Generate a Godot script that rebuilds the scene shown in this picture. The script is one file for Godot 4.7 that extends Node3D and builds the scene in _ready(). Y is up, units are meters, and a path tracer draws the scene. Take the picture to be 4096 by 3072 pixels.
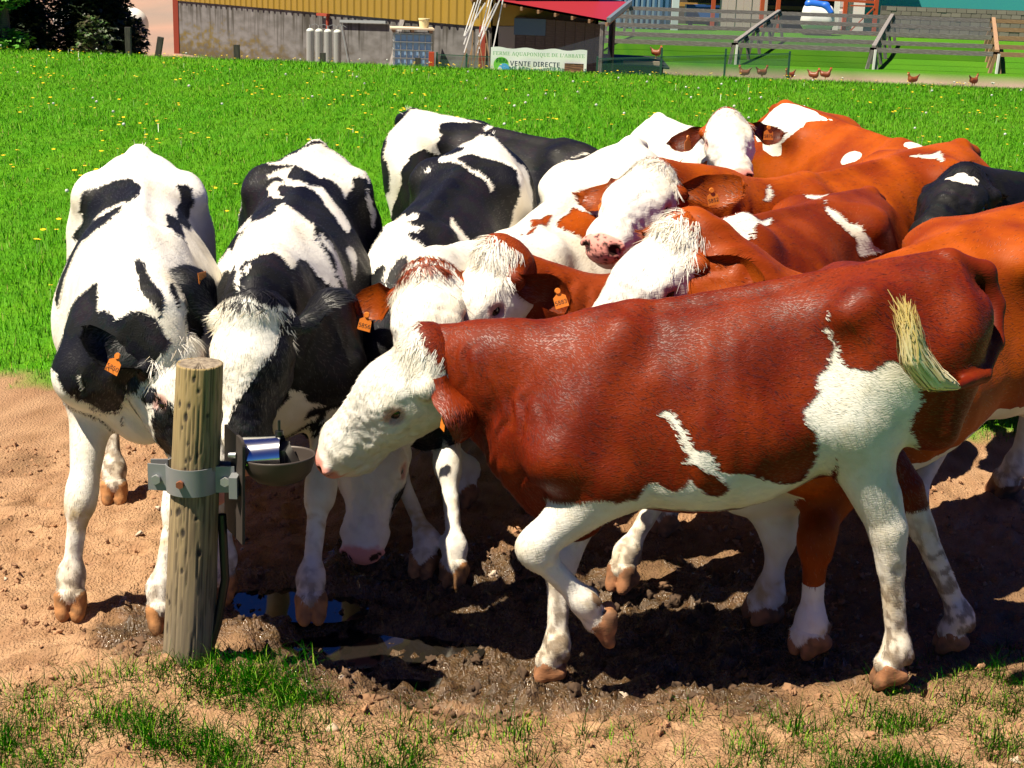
extends Node3D

func _ready() -> void:
	var cam := Camera3D.new()
	cam.name = "camera"
	cam.position = Vector3(0, 1.95, 0)
	cam.rotation = Vector3(deg_to_rad(-16.0), 0, deg_to_rad(2.0))
	cam.fov = rad_to_deg(2.0 * atan(384.0 / 1450.0))
	cam.near = 0.05
	cam.far = 600.0
	add_child(cam)
	var sky_mat := ProceduralSkyMaterial.new()
	sky_mat.sky_top_color = Color(0.05, 0.16, 0.46)
	sky_mat.sky_horizon_color = Color(0.30, 0.50, 0.80)
	sky_mat.sky_curve = 0.18
	sky_mat.ground_horizon_color = Color(0.2, 0.25, 0.2)
	sky_mat.ground_bottom_color = Color(0.06, 0.08, 0.04)
	var sky := Sky.new()
	sky.sky_material = sky_mat
	var env := Environment.new()
	env.background_mode = Environment.BG_SKY
	env.sky = sky
	env.background_energy_multiplier = 0.55
	env.tonemap_mode = Environment.TONE_MAPPER_LINEAR
	env.tonemap_exposure = 2.1
	env.sdfgi_enabled = true
	env.ssao_enabled = true
	env.ssil_enabled = true
	var we := WorldEnvironment.new()
	we.name = "environment"
	we.environment = env
	add_child(we)
	var sun := DirectionalLight3D.new()
	sun.name = "sun"
	sun.light_energy = 1.6
	sun.light_color = Color(1.0, 0.95, 0.86)
	sun.light_angular_distance = 0.5
	sun.shadow_enabled = true
	var to_sun := Vector3(-0.41, 0.86, 0.22).normalized()
	sun.basis = Basis.looking_at(-to_sun, Vector3.UP)
	add_child(sun)
	build_all()

func coat_material() -> StandardMaterial3D:
	var m := StandardMaterial3D.new()
	m.vertex_color_use_as_albedo = true
	m.roughness = 0.58
	m.metallic_specular = 0.27
	var nt := NoiseTexture2D.new()
	nt.width = 512; nt.height = 512; nt.seamless = true
	var fn := FastNoiseLite.new()
	fn.seed = 3; fn.frequency = 0.03; fn.fractal_octaves = 3
	nt.noise = fn
	m.heightmap_enabled = true
	m.heightmap_texture = nt
	m.heightmap_scale = 0.08
	m.uv1_triplanar = true
	m.uv1_scale = Vector3(2.4, 9.0, 9.0)
	return m

func build_all() -> void:
	var cows := []
	for e in herd():
		var c := Cow.new()
		# feet left open stand under the body
		var wi: Vector3 = e.withers
		var t: Vector3 = e.tail
		var flat := Vector3(wi.x - t.x, 0, wi.z - t.z).normalized()
		var right := flat.cross(Vector3.UP)
		var sc: float = (wi - t).length() / 1.10
		for i in 4:
			if e.feet[i] == null:
				var r := RandomNumberGenerator.new()
				r.seed = e.seed * 4 + i
				var p := t + flat * ((0.34 if i > 1 else 1.22) * sc + r.randf_range(-0.08, 0.08)) + right * (-0.14 if i % 2 == 0 else 0.14) * sc
				e.feet[i] = Vector3(p.x, ground_y(p.x, p.z), p.z)
		c.setup(e)
		cows.append(c)
	var threads := []
	for c in cows:
		var th := Thread.new()
		th.start(c.make)
		threads.append(th)
	for th in threads:
		th.wait_to_finish()
	ground()
	var mat := coat_material()
	for c in cows:
		var node := Node3D.new()
		node.name = "cow"
		node.transform = Transform3D(c.basis_.scaled(Vector3.ONE * c.s), c.origin + c.basis_ * Vector3(0.6, 0, 0) * c.s)
		node.set_meta("label", c.d.label)
		node.set_meta("category", "cow")
		node.set_meta("group", "cattle crowding round the drinking bowl")
		add_child(node, true)
		var arr := []
		arr.resize(Mesh.ARRAY_MAX)
		arr[Mesh.ARRAY_VERTEX] = c.out_v
		arr[Mesh.ARRAY_NORMAL] = c.out_n
		arr[Mesh.ARRAY_COLOR] = c.out_c
		arr[Mesh.ARRAY_TEX_UV] = c.out_uv
		arr[Mesh.ARRAY_TEX_UV2] = c.out_uv2
		arr[Mesh.ARRAY_INDEX] = c.out_i
		var mesh := ArrayMesh.new()
		mesh.add_surface_from_arrays(Mesh.PRIMITIVE_TRIANGLES, arr)
		mesh.surface_set_material(0, mat)
		var mi := MeshInstance3D.new()
		mi.name = "body"
		mi.mesh = mesh
		node.add_child(mi, true)
		dress_cow(c, node)
	farmyard()
	drinker()

func strands_node(called: String, st: Dictionary, mat: Material, parent: Node3D) -> void:
	if st.i.is_empty():
		return
	var arr := []
	arr.resize(Mesh.ARRAY_MAX)
	arr[Mesh.ARRAY_VERTEX] = st.v
	arr[Mesh.ARRAY_NORMAL] = st.n
	arr[Mesh.ARRAY_COLOR] = st.c
	arr[Mesh.ARRAY_INDEX] = st.i
	var mesh := ArrayMesh.new()
	mesh.add_surface_from_arrays(Mesh.PRIMITIVE_TRIANGLES, arr)
	mesh.surface_set_material(0, mat)
	part(called, mesh, parent).set_meta("kind", "stuff")

func part(called: String, mesh: Mesh, parent: Node3D, t := Transform3D()) -> MeshInstance3D:
	var mi := MeshInstance3D.new()
	mi.name = called
	mi.mesh = mesh
	mi.transform = t
	parent.add_child(mi, true)
	return mi

var hair_mat: StandardMaterial3D
var eye_mat: StandardMaterial3D
var tag_mat: StandardMaterial3D
var ink_mat: StandardMaterial3D
var eye_mesh: SphereMesh

func plain(c: Color, rough := 0.8, metal := 0.0) -> StandardMaterial3D:
	var m := StandardMaterial3D.new()
	m.albedo_color = c.linear_to_srgb()
	m.roughness = rough
	m.metallic = metal
	return m

func dress_cow(c: Cow, node: Node3D) -> void:
	if hair_mat == null:
		hair_mat = plain(Color(1, 1, 1), 0.5)
		hair_mat.vertex_color_use_as_albedo = true
		eye_mat = plain(Color(0.012, 0.007, 0.005), 0.08)
		tag_mat = plain(Color(0.62, 0.17, 0.015), 0.5)
		ink_mat = plain(Color(0.02, 0.012, 0.01), 0.7)
		eye_mesh = SphereMesh.new()
		eye_mesh.radius = 0.0215
		eye_mesh.height = 0.043
		eye_mesh.radial_segments = 20
		eye_mesh.rings = 12
		eye_mesh.material = eye_mat
	var back := Vector3(0.6, 0, 0)
	if c.d.get("head_detail", true):
		for g in [-1.0, 1.0]:
			part("eye", eye_mesh, node, Transform3D(Basis().scaled(Vector3.ONE * c.hs), c.head(Vector3(0.158, -0.074, 0.097 * g)) - back))
	for called in c.made:
		strands_node(called, c.made[called], hair_mat, node)
	if c.d.has("switch"):
		strands_node("tail_switch", c.switch_mesh(c.d.switch, 1000), hair_mat, node)
	if c.d.has("tail_tuft"):
		strands_node("tail_tuft", c.tuft(Vector3(0.0, 1.195, 0), Vector3(-0.4, 1, 0), 16, 0.042, 0.7, c.d.tail_tuft), hair_mat, node)
	for e in c.d.get("tags", []):
		ear_tag(c, node, e)

func ear_tag(c: Cow, node: Node3D, e: Dictionary) -> void:
	var fr: Array = c.d["ear_frame_" + e.ear]
	var inv: Basis = c.basis_.inverse()
	var face: Vector3 = (inv * (e.face as Vector3)).normalized()
	var up: Vector3 = inv * (e.get("up", Vector3.UP) as Vector3)
	up = (up - face * up.dot(face)).normalized()
	var at: Vector3 = fr[0] + inv * (e.get("shift", Vector3.ZERO) as Vector3)
	var k := 0.74 / c.s
	var st := SurfaceTool.new()
	st.begin(Mesh.PRIMITIVE_TRIANGLES)
	# outline with a narrow neck and cut corners, 55 x 70 mm
	var o := PackedVector2Array([Vector2(-0.010, 0.0), Vector2(-0.010, -0.014), Vector2(-0.027, -0.026), Vector2(-0.029, -0.072), Vector2(0.029, -0.072), Vector2(0.027, -0.026), Vector2(0.010, -0.014), Vector2(0.010, 0.0), Vector2(0.005, 0.008), Vector2(-0.005, 0.008)])
	var tri := Geometry2D.triangulate_polygon(o)
	for sd in [1.0, -1.0]:
		st.set_normal(Vector3(0, 0, sd))
		for i in range(0, tri.size(), 3):
			for j in ([0, 1, 2] if sd < 0 else [0, 2, 1]):
				var p := o[tri[i + j]]
				st.add_vertex(Vector3(p.x, p.y, 0.001 * sd))
	for i in o.size():
		var p := o[i]
		var q := o[(i + 1) % o.size()]
		var n := Vector3((q - p).y, -(q - p).x, 0).normalized()
		st.set_normal(n)
		for v in [Vector3(p.x, p.y, 0.001), Vector3(q.x, q.y, 0.001), Vector3(p.x, p.y, -0.001), Vector3(q.x, q.y, 0.001), Vector3(q.x, q.y, -0.001), Vector3(p.x, p.y, -0.001)]:
			st.add_vertex(v)
	var mesh := st.commit()
	mesh.surface_set_material(0, tag_mat)
	var tb := Basis(up.cross(face), up, face).scaled(Vector3.ONE * k)
	var t := part("ear_tag", mesh, node, Transform3D(tb, at - Vector3(0.6, 0, 0)))
	var but := CylinderMesh.new()
	but.top_radius = 0.011; but.bottom_radius = 0.013; but.height = 0.006; but.radial_segments = 14; but.rings = 1
	but.material = tag_mat
	part("button", but, t, Transform3D(Basis(Vector3.RIGHT, PI / 2), Vector3(0, -0.001, 0.004)))
	if e.has("text"):
		var tm := TextMesh.new()
		var sf := SystemFont.new()
		sf.font_names = PackedStringArray(["Droid Sans"])
		tm.font = sf
		tm.text = e.text
		tm.font_size = 64
		tm.pixel_size = 0.00038
		tm.depth = 0.0006
		tm.material = ink_mat
		part("tag_number", tm, t, Transform3D(Basis(), Vector3(0, -0.050, 0.0014)))

const BLACK := Color(0.006, 0.0066, 0.009)
const BLACK2 := Color(0.013, 0.012, 0.013)
const RED := Color(0.160, 0.018, 0.002)
const RED2 := Color(0.10, 0.009, 0.0014)
const ORANGE := Color(0.33, 0.060, 0.004)
const ORANGE2 := Color(0.19, 0.026, 0.003)

func ground_y(x: float, z: float) -> float:
	var y := 0.0
	y -= 0.13 * exp(-pow((x - 0.1) / 0.85, 2.0) - pow((z + 4.05) / 0.42, 2.0))
	y += minf(maxf(-4.3 - z, 0.0) * 0.03, 0.10)
	y += 0.07 * smoothstep(-3.62, -3.2, z)
	y += 0.075 * exp(-pow((x + 0.88) / 0.26, 2.0) - pow((z + 3.70) / 0.17, 2.0)) + 0.05 * exp(-pow((x + 0.58) / 0.2, 2.0) - pow((z + 3.50) / 0.14, 2.0))
	return y

func herd() -> Array:
	var V := func(x, y, z): return Vector3(x, y, z)
	var holstein := {"coat": BLACK, "coat2": BLACK2, "base": [-1.0, -1.0], "hoof": Color(0.42, 0.20, 0.08), "leg_low": [0.6, 0.6, 0.6, 0.6]}
	var reds := {"coat": ORANGE, "coat2": ORANGE2, "base": [1.0, -1.0], "hoof": Color(0.30, 0.14, 0.07), "leg_low": [0.5, 0.5, 0.5, 0.5], "horn": false}
	var list := []
	var add := func(kind: Dictionary, e: Dictionary):
		var c := kind.duplicate()
		c.merge(e, true)
		c.seed = 11 + list.size() * 13
		list.append(c)
	# A
	add.call(reds, {"coat": RED,
		"coat2": RED2,
		"tail": V.call(1.222, 1.239, -3.950),
		"sag": 0.015,
		"withers": V.call(0.281, 1.052, -3.940),
		"poll": V.call(-0.269, 0.941, -4.000),
		"nose": V.call(-0.645, 0.534, -4.080),
		"hs": 1.2,
		"up_hint": V.call(-0.8, 0.5, 0.25),
		"ear_l": {"size": 0.92, "root": Vector3(-0.005, -0.085, 0.105), "dir": Vector3(0.5, -0.8, 0.45), "open": Vector3(0.5, 0.2, -0.6)},
		"feet": [[V.call(0.072, 0.405, -3.740), V.call(0.225, 0.237, -3.770), V.call(0.306, 0.108, -3.790)], V.call(0.107, -0.110, -3.969), V.call(1.077, -0.000, -3.793), V.call(1.325, 0.000, -4.043)],
		"belly": 0.07,
		"brisket": 0.13,
		"leg_top": 0.72,
		"cell": 0.01,
		"leg_w": 1.12,
		"ear_r": {"dir": Vector3(0.5, -0.8, 0.4)},
		"head_cell": 0.0065,
		"leg_low": [0.68, 0.5, 0.33, 0.33],
		"tail_path": [V.call(1.302, 1.178, -3.980), V.call(1.340, 1.089, -3.970), V.call(1.332, 0.999, -3.900), V.call(1.278, 0.932, -3.800), V.call(1.169, 0.930, -3.680)],
		"switch": [V.call(1.175, 0.930, -3.680), V.call(1.081, 0.969, -3.620), V.call(1.027, 1.028, -3.600), V.call(1.008, 1.101, -3.600), V.call(0.986, 1.164, -3.610)],
		"fringe": 3,
		"hair": {"n": 1500, "len": 0.046},
		"tags": [{"ear": "l", "face": Vector3(-0.9, 0.1, 0.3), "shift": Vector3(-0.01, 0.0, 0.03)}],
		"fur": 110000,
		"label": "large dark red and white cow walking left in the foreground, tail swishing",
		"patches": [
			[0, false, PackedVector2Array([Vector2(0.563, -0.203), Vector2(0.556, -0.218), Vector2(0.564, -0.251), Vector2(0.563, -0.290), Vector2(0.553, -0.355), Vector2(0.527, -0.409), Vector2(0.474, -0.430), Vector2(0.418, -0.409), Vector2(0.375, -0.433), Vector2(0.342, -0.490), Vector2(0.325, -0.578), Vector2(0.354, -0.621), Vector2(0.373, -0.685), Vector2(0.341, -0.734), Vector2(0.285, -0.998), Vector2(0.435, -0.805), Vector2(0.483, -0.726), Vector2(0.520, -0.686), Vector2(0.582, -0.745), Vector2(0.716, -0.818), Vector2(0.824, -0.832), Vector2(1.009, -0.772), Vector2(1.229, -0.781), Vector2(1.250, -0.772), Vector2(1.250, -0.707), Vector2(1.205, -0.676), Vector2(1.160, -0.674), Vector2(1.117, -0.688), Vector2(1.080, -0.668), Vector2(1.071, -0.630), Vector2(1.079, -0.620), Vector2(1.064, -0.594), Vector2(1.087, -0.556), Vector2(1.098, -0.516), Vector2(1.128, -0.465), Vector2(1.105, -0.457), Vector2(1.076, -0.494), Vector2(1.050, -0.544), Vector2(1.030, -0.575), Vector2(0.998, -0.592), Vector2(0.969, -0.631), Vector2(0.900, -0.648), Vector2(0.853, -0.679), Vector2(0.794, -0.724), Vector2(0.714, -0.753), Vector2(0.670, -0.696), Vector2(0.660, -0.661), Vector2(0.659, -0.625), Vector2(0.688, -0.587), Vector2(0.693, -0.543), Vector2(0.648, -0.507), Vector2(0.635, -0.444), Vector2(0.598, -0.412), Vector2(0.570, -0.355), Vector2(0.574, -0.298), Vector2(0.589, -0.246), Vector2(0.564, -0.251)])],
			[0, true, PackedVector2Array([Vector2(1.079, -0.632), Vector2(1.049, -0.616), Vector2(0.999, -0.631), Vector2(0.966, -0.667), Vector2(0.961, -0.684), Vector2(1.002, -0.700), Vector2(1.049, -0.677), Vector2(1.069, -0.659)])],
			[13, false, PackedVector2Array([Vector2(0.493, 0.843), Vector2(0.202, 0.773), Vector2(0.218, 0.649), Vector2(0.231, 0.547), Vector2(0.240, 0.466), Vector2(0.247, 0.393), Vector2(0.254, 0.334), Vector2(0.245, 0.273), Vector2(0.274, 0.099), Vector2(0.493, 0.135), Vector2(0.497, 0.583)])],
			[13, true, PackedVector2Array([Vector2(0.257, 0.342), Vector2(0.234, 0.338), Vector2(0.209, 0.304), Vector2(0.216, 0.261), Vector2(0.251, 0.282)])],
			[0, false, PackedVector2Array([Vector2(0.300, 0.800), Vector2(1.250, 0.780), Vector2(1.250, 0.990), Vector2(0.300, 0.990)])],
			[1, true, PackedVector2Array([Vector2(-0.250, -0.450), Vector2(-0.020, -0.450), Vector2(-0.030, 0.000), Vector2(-0.020, 0.450), Vector2(-0.250, 0.450)])]]})
	# B
	add.call(holstein, {"tail": V.call(-1.414, 1.261, -5.400),
		"withers": V.call(-1.161, 1.148, -4.400),
		"poll": V.call(-0.957, 0.891, -4.075),
		"nose": V.call(-0.760, 0.478, -3.873),
		"up_hint": V.call(0.800, 0.500, 0.350),
		"ear_r": {"size": 1.1, "dir": Vector3(-0.75, -0.1, 0.75), "open": Vector3(0.1, 1.0, 0.1)},
		"feet": [V.call(-1.017, 0.000, -3.970), V.call(-1.321, 0.000, -4.032), null, V.call(-1.438, 0.020, -4.951)],
		"cell": 0.012,
		"head_cell": 0.0075,
		"leg_low": [0.6, 0.6, 0.6, 0.6],
		"fringe": 3,
		"tail_tuft": Color(0.8, 0.7, 0.6),
		"tags": [{"ear": "r", "text": "5850", "face": Vector3(-0.25, 0.2, 0.9), "up": Vector3(0.35, 0.9, 0), "shift": Vector3(0.0, -0.02, 0.03)}],
		"fur": 34000,
		"leg_w": 0.98,
		"label": "leftmost black and white cow with white rump, head lowered behind the wooden post",
		"patches": [
			[0, true, PackedVector2Array([Vector2(0.546, 0.189), Vector2(0.556, 0.137), Vector2(0.559, 0.073), Vector2(0.591, 0.033), Vector2(0.723, 0.006), Vector2(0.795, -0.006), Vector2(0.855, 0.015), Vector2(0.844, 0.046), Vector2(0.868, 0.065), Vector2(0.928, 0.094), Vector2(0.964, 0.132), Vector2(0.977, 0.200), Vector2(0.953, 0.270), Vector2(1.013, 0.329), Vector2(1.052, 0.398), Vector2(1.048, 0.468), Vector2(1.051, 0.496), Vector2(0.958, 0.450), Vector2(0.884, 0.360), Vector2(0.517, 0.418), Vector2(0.572, 0.322), Vector2(0.564, 0.291), Vector2(0.544, 0.272), Vector2(0.548, 0.237)])],
			[0, false, PackedVector2Array([Vector2(0.785, 0.203), Vector2(0.785, 0.154), Vector2(0.801, 0.102), Vector2(0.815, 0.054), Vector2(0.856, 0.039), Vector2(0.832, 0.087), Vector2(0.846, 0.134), Vector2(0.821, 0.193)])],
			[0, true, PackedVector2Array([Vector2(0.554, -0.139), Vector2(0.537, -0.177), Vector2(0.565, -0.210), Vector2(0.573, -0.240), Vector2(0.739, -0.224), Vector2(0.893, -0.202), Vector2(0.929, -0.171), Vector2(0.893, -0.149), Vector2(0.773, -0.145), Vector2(0.611, -0.166)])],
			[0, true, PackedVector2Array([Vector2(0.904, -0.087), Vector2(0.892, -0.133), Vector2(0.965, -0.170), Vector2(1.181, -0.174), Vector2(1.192, -0.148), Vector2(1.179, -0.107), Vector2(0.964, -0.094)])],
			[3, true, PackedVector2Array([Vector2(0.109, 0.021), Vector2(0.118, -0.010), Vector2(0.202, -0.030), Vector2(0.255, -0.054), Vector2(0.292, -0.059), Vector2(0.347, -0.054), Vector2(0.322, -0.039), Vector2(0.295, -0.018), Vector2(0.256, -0.006), Vector2(0.187, 0.006)])],
			[3, true, PackedVector2Array([Vector2(0.206, -0.089), Vector2(0.227, -0.102), Vector2(0.272, -0.109), Vector2(0.314, -0.115), Vector2(0.325, -0.119), Vector2(0.302, -0.102), Vector2(0.264, -0.086)])],
			[3, true, PackedVector2Array([Vector2(0.201, -0.155), Vector2(0.196, -0.177), Vector2(0.239, -0.184), Vector2(0.315, -0.185), Vector2(0.373, -0.146), Vector2(0.373, -0.130), Vector2(0.306, -0.134)])],
			[3, true, PackedVector2Array([Vector2(0.145, 0.129), Vector2(0.213, 0.121), Vector2(0.263, 0.119), Vector2(0.271, 0.098), Vector2(0.322, 0.081), Vector2(0.330, 0.060), Vector2(0.326, 0.021), Vector2(0.341, -0.016), Vector2(0.370, -0.053), Vector2(0.407, -0.070), Vector2(0.425, -0.082), Vector2(0.493, -0.018), Vector2(0.505, 0.037), Vector2(0.534, 0.083), Vector2(0.491, 0.191), Vector2(0.488, 0.204), Vector2(0.468, 0.235), Vector2(0.399, 0.267), Vector2(0.365, 0.275), Vector2(0.299, 0.254), Vector2(0.220, 0.239), Vector2(0.171, 0.217), Vector2(0.152, 0.178)])],
			[3, false, PackedVector2Array([Vector2(0.427, 0.187), Vector2(0.449, 0.180), Vector2(0.483, 0.180), Vector2(0.464, 0.185)])],
			[1, true, PackedVector2Array([Vector2(-0.003, 0.146), Vector2(0.033, 0.120), Vector2(0.082, 0.130), Vector2(0.083, 0.174), Vector2(0.094, 0.192), Vector2(0.092, 0.233), Vector2(0.079, 0.246), Vector2(0.051, 0.238), Vector2(-0.200, 0.000)])],
			[1, true, PackedVector2Array([Vector2(0.103, 0.184), Vector2(0.113, 0.138), Vector2(0.139, 0.146), Vector2(0.153, 0.173), Vector2(0.128, 0.193)])],
			[1, true, PackedVector2Array([Vector2(0.180, 0.175), Vector2(0.165, 0.151), Vector2(0.186, 0.112), Vector2(0.324, 0.195), Vector2(0.279, 0.273), Vector2(0.238, 0.225)])],
			[1, true, PackedVector2Array([Vector2(-0.200, 0.000), Vector2(0.073, 0.243), Vector2(0.096, 0.248), Vector2(0.140, 0.249), Vector2(0.185, 0.245), Vector2(0.154, 0.248), Vector2(0.094, 0.245)])],
			[3, true, PackedVector2Array([Vector2(0.487, 0.139), Vector2(0.506, 0.104), Vector2(0.534, 0.081), Vector2(0.564, 0.074), Vector2(0.553, 0.067), Vector2(0.518, 0.103), Vector2(0.508, 0.143)])],
			[1, true, PackedVector2Array([Vector2(-0.250, -0.450), Vector2(-0.030, -0.450), Vector2(0.060, -0.160), Vector2(-0.010, -0.080), Vector2(-0.020, 0.000), Vector2(-0.020, 0.100), Vector2(0.050, 0.160), Vector2(-0.030, 0.450), Vector2(-0.250, 0.450)])],
			[0, false, PackedVector2Array([Vector2(0.250, 0.740), Vector2(1.250, 0.700), Vector2(1.250, 0.990), Vector2(0.250, 0.990)])],
			[0, false, PackedVector2Array([Vector2(0.250, -0.740), Vector2(0.250, -0.990), Vector2(1.250, -0.990), Vector2(1.250, -0.700)])]]})
	# C
	add.call(holstein, {"base": [1.0, -1.0],
		"tail": V.call(-0.794, 1.265, -5.700),
		"withers": V.call(-0.749, 1.147, -4.620),
		"poll": V.call(-0.750, 1.016, -4.080),
		"nose": V.call(-0.767, 0.619, -3.920),
		"up_hint": V.call(0.08, 0.3, 1.0),
		"ear_l": {"dir": Vector3(-0.5, -0.25, 1.0), "open": Vector3(0.75, -0.5, 0.0)},
		"ear_r": {"dir": Vector3(-0.7, -0.25, 0.8), "open": Vector3(0.75, -0.5, 0.0)},
		"feet": [V.call(-0.599, -0.030, -4.131), V.call(-0.903, -0.000, -4.194), null, null],
		"cell": 0.012,
		"head_cell": 0.0075,
		"fringe": 3,
		"tail_tuft": Color(0.8, 0.78, 0.72),
		"hair": {"n": 1500, "len": 0.043, "back": BLACK2},
		"tags": [{"ear": "r", "face": Vector3(0.95, 0.1, 0.35), "up": Vector3(-0.1, -1, 0), "shift": Vector3(0.03, 0.03, 0.02)}, {"ear": "l", "face": Vector3(-0.75, 0.65, 0.1), "up": Vector3(-0.6, -0.8, 0), "shift": Vector3(-0.02, 0.0, 0.01)}],
		"fur": 34000,
		"leg_w": 0.98,
		"label": "black and white cow with broad white blaze, second from the left, at the drinking bowl",
		"patches": [
			[0, false, PackedVector2Array([Vector2(0.447, 0.142), Vector2(0.471, 0.067), Vector2(0.555, 0.015), Vector2(0.597, -0.051), Vector2(0.580, -0.097), Vector2(0.616, -0.150), Vector2(0.629, -0.180), Vector2(0.556, -0.193), Vector2(0.514, -0.172), Vector2(0.492, -0.191), Vector2(0.495, -0.230), Vector2(0.435, -0.190), Vector2(0.262, -0.150), Vector2(0.214, -0.096), Vector2(0.166, -0.027), Vector2(0.202, 0.011), Vector2(0.274, 0.056), Vector2(0.322, 0.106)])],
			[0, false, PackedVector2Array([Vector2(-0.200, -0.300), Vector2(0.120, -0.250), Vector2(0.120, 0.250), Vector2(-0.200, 0.300)])],
			[0, false, PackedVector2Array([Vector2(0.548, 0.166), Vector2(0.507, 0.103), Vector2(0.501, 0.061), Vector2(0.567, 0.057), Vector2(0.616, 0.058), Vector2(0.735, -0.006), Vector2(0.675, -0.057), Vector2(0.735, -0.126), Vector2(0.797, -0.183), Vector2(0.846, -0.241), Vector2(0.930, -0.236), Vector2(0.925, -0.175), Vector2(0.858, -0.116), Vector2(0.761, -0.059), Vector2(0.795, -0.006), Vector2(0.748, 0.041), Vector2(0.591, 0.090), Vector2(0.559, 0.130)])],
			[0, false, PackedVector2Array([Vector2(0.612, 0.142), Vector2(0.603, 0.111), Vector2(0.711, 0.043), Vector2(0.664, 0.090), Vector2(0.748, 0.087), Vector2(0.868, 0.039), Vector2(0.760, 0.126), Vector2(0.665, 0.143)])],
			[0, false, PackedVector2Array([Vector2(0.928, 0.056), Vector2(1.059, -0.002), Vector2(1.133, -0.049), Vector2(1.337, -0.098), Vector2(1.359, -0.149), Vector2(1.374, -0.208), Vector2(1.372, -0.306), Vector2(1.401, -0.365), Vector2(1.433, -0.300), Vector2(1.481, -0.243), Vector2(1.492, -0.197), Vector2(1.552, -0.142), Vector2(1.658, -0.182), Vector2(1.663, -0.103), Vector2(1.671, -0.040), Vector2(1.697, 0.013), Vector2(1.697, 0.095), Vector2(1.697, 0.160), Vector2(1.342, 0.295), Vector2(0.981, 0.430), Vector2(1.015, 0.308), Vector2(1.335, 0.147), Vector2(1.156, 0.090), Vector2(1.143, 0.042)])],
			[0, false, PackedVector2Array([Vector2(1.333, -0.122), Vector2(1.313, -0.152), Vector2(1.294, -0.203), Vector2(1.252, -0.256), Vector2(1.331, -0.358), Vector2(1.356, -0.309), Vector2(1.343, -0.239), Vector2(1.354, -0.168)])],
			[0, false, PackedVector2Array([Vector2(1.014, -0.249), Vector2(1.015, -0.288), Vector2(1.079, -0.327), Vector2(1.145, -0.357), Vector2(1.120, -0.303), Vector2(1.086, -0.260)])],
			[0, false, PackedVector2Array([Vector2(0.845, 0.202), Vector2(0.893, 0.182), Vector2(1.180, 0.149), Vector2(0.930, 0.259), Vector2(0.867, 0.252)])],
			[0, false, PackedVector2Array([Vector2(0.943, 0.329), Vector2(0.943, 0.320), Vector2(0.956, 0.371), Vector2(0.951, 0.350)])],
			[0, false, PackedVector2Array([Vector2(0.510, 0.286), Vector2(0.428, 0.382), Vector2(0.429, 0.405)])],
			[0, false, PackedVector2Array([Vector2(0.537, -0.230), Vector2(0.513, -0.277), Vector2(0.468, -0.336), Vector2(0.508, -0.384), Vector2(0.515, -0.314), Vector2(0.544, -0.272)])],
			[0, false, PackedVector2Array([Vector2(1.562, -0.850), Vector2(1.532, -0.824), Vector2(1.497, -0.827), Vector2(1.455, -0.806), Vector2(1.402, -0.788), Vector2(1.456, -0.838), Vector2(1.423, -0.854), Vector2(1.366, -0.812), Vector2(1.373, -0.811), Vector2(1.421, -0.979), Vector2(1.512, -0.938), Vector2(1.533, -0.899)])],
			[1, true, PackedVector2Array([Vector2(-0.200, 0.000), Vector2(-0.021, 0.109), Vector2(-0.012, 0.018), Vector2(-0.002, -0.017), Vector2(0.002, -0.061), Vector2(-0.063, -0.087), Vector2(-0.065, 0.045), Vector2(-0.200, 0.000)])],
			[1, true, PackedVector2Array([Vector2(-0.250, -0.450), Vector2(-0.010, -0.450), Vector2(0.000, -0.120), Vector2(-0.010, 0.000), Vector2(-0.000, 0.120), Vector2(0.030, 0.200), Vector2(0.200, 0.200), Vector2(0.400, 0.220), Vector2(0.400, 0.400), Vector2(-0.250, 0.450)])],
			[1, true, PackedVector2Array([Vector2(0.020, -0.110), Vector2(0.070, -0.090), Vector2(0.120, -0.065), Vector2(0.180, -0.035), Vector2(0.230, -0.010), Vector2(0.280, 0.020), Vector2(0.330, 0.050), Vector2(0.400, 0.060), Vector2(0.430, 0.000), Vector2(0.430, -0.500), Vector2(-0.100, -0.500)])],
			[0, false, PackedVector2Array([Vector2(0.250, 0.740), Vector2(1.250, 0.700), Vector2(1.250, 0.990), Vector2(0.250, 0.990)])],
			[0, false, PackedVector2Array([Vector2(0.250, -0.740), Vector2(0.250, -0.990), Vector2(1.250, -0.990), Vector2(1.250, -0.700)])]]})
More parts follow.
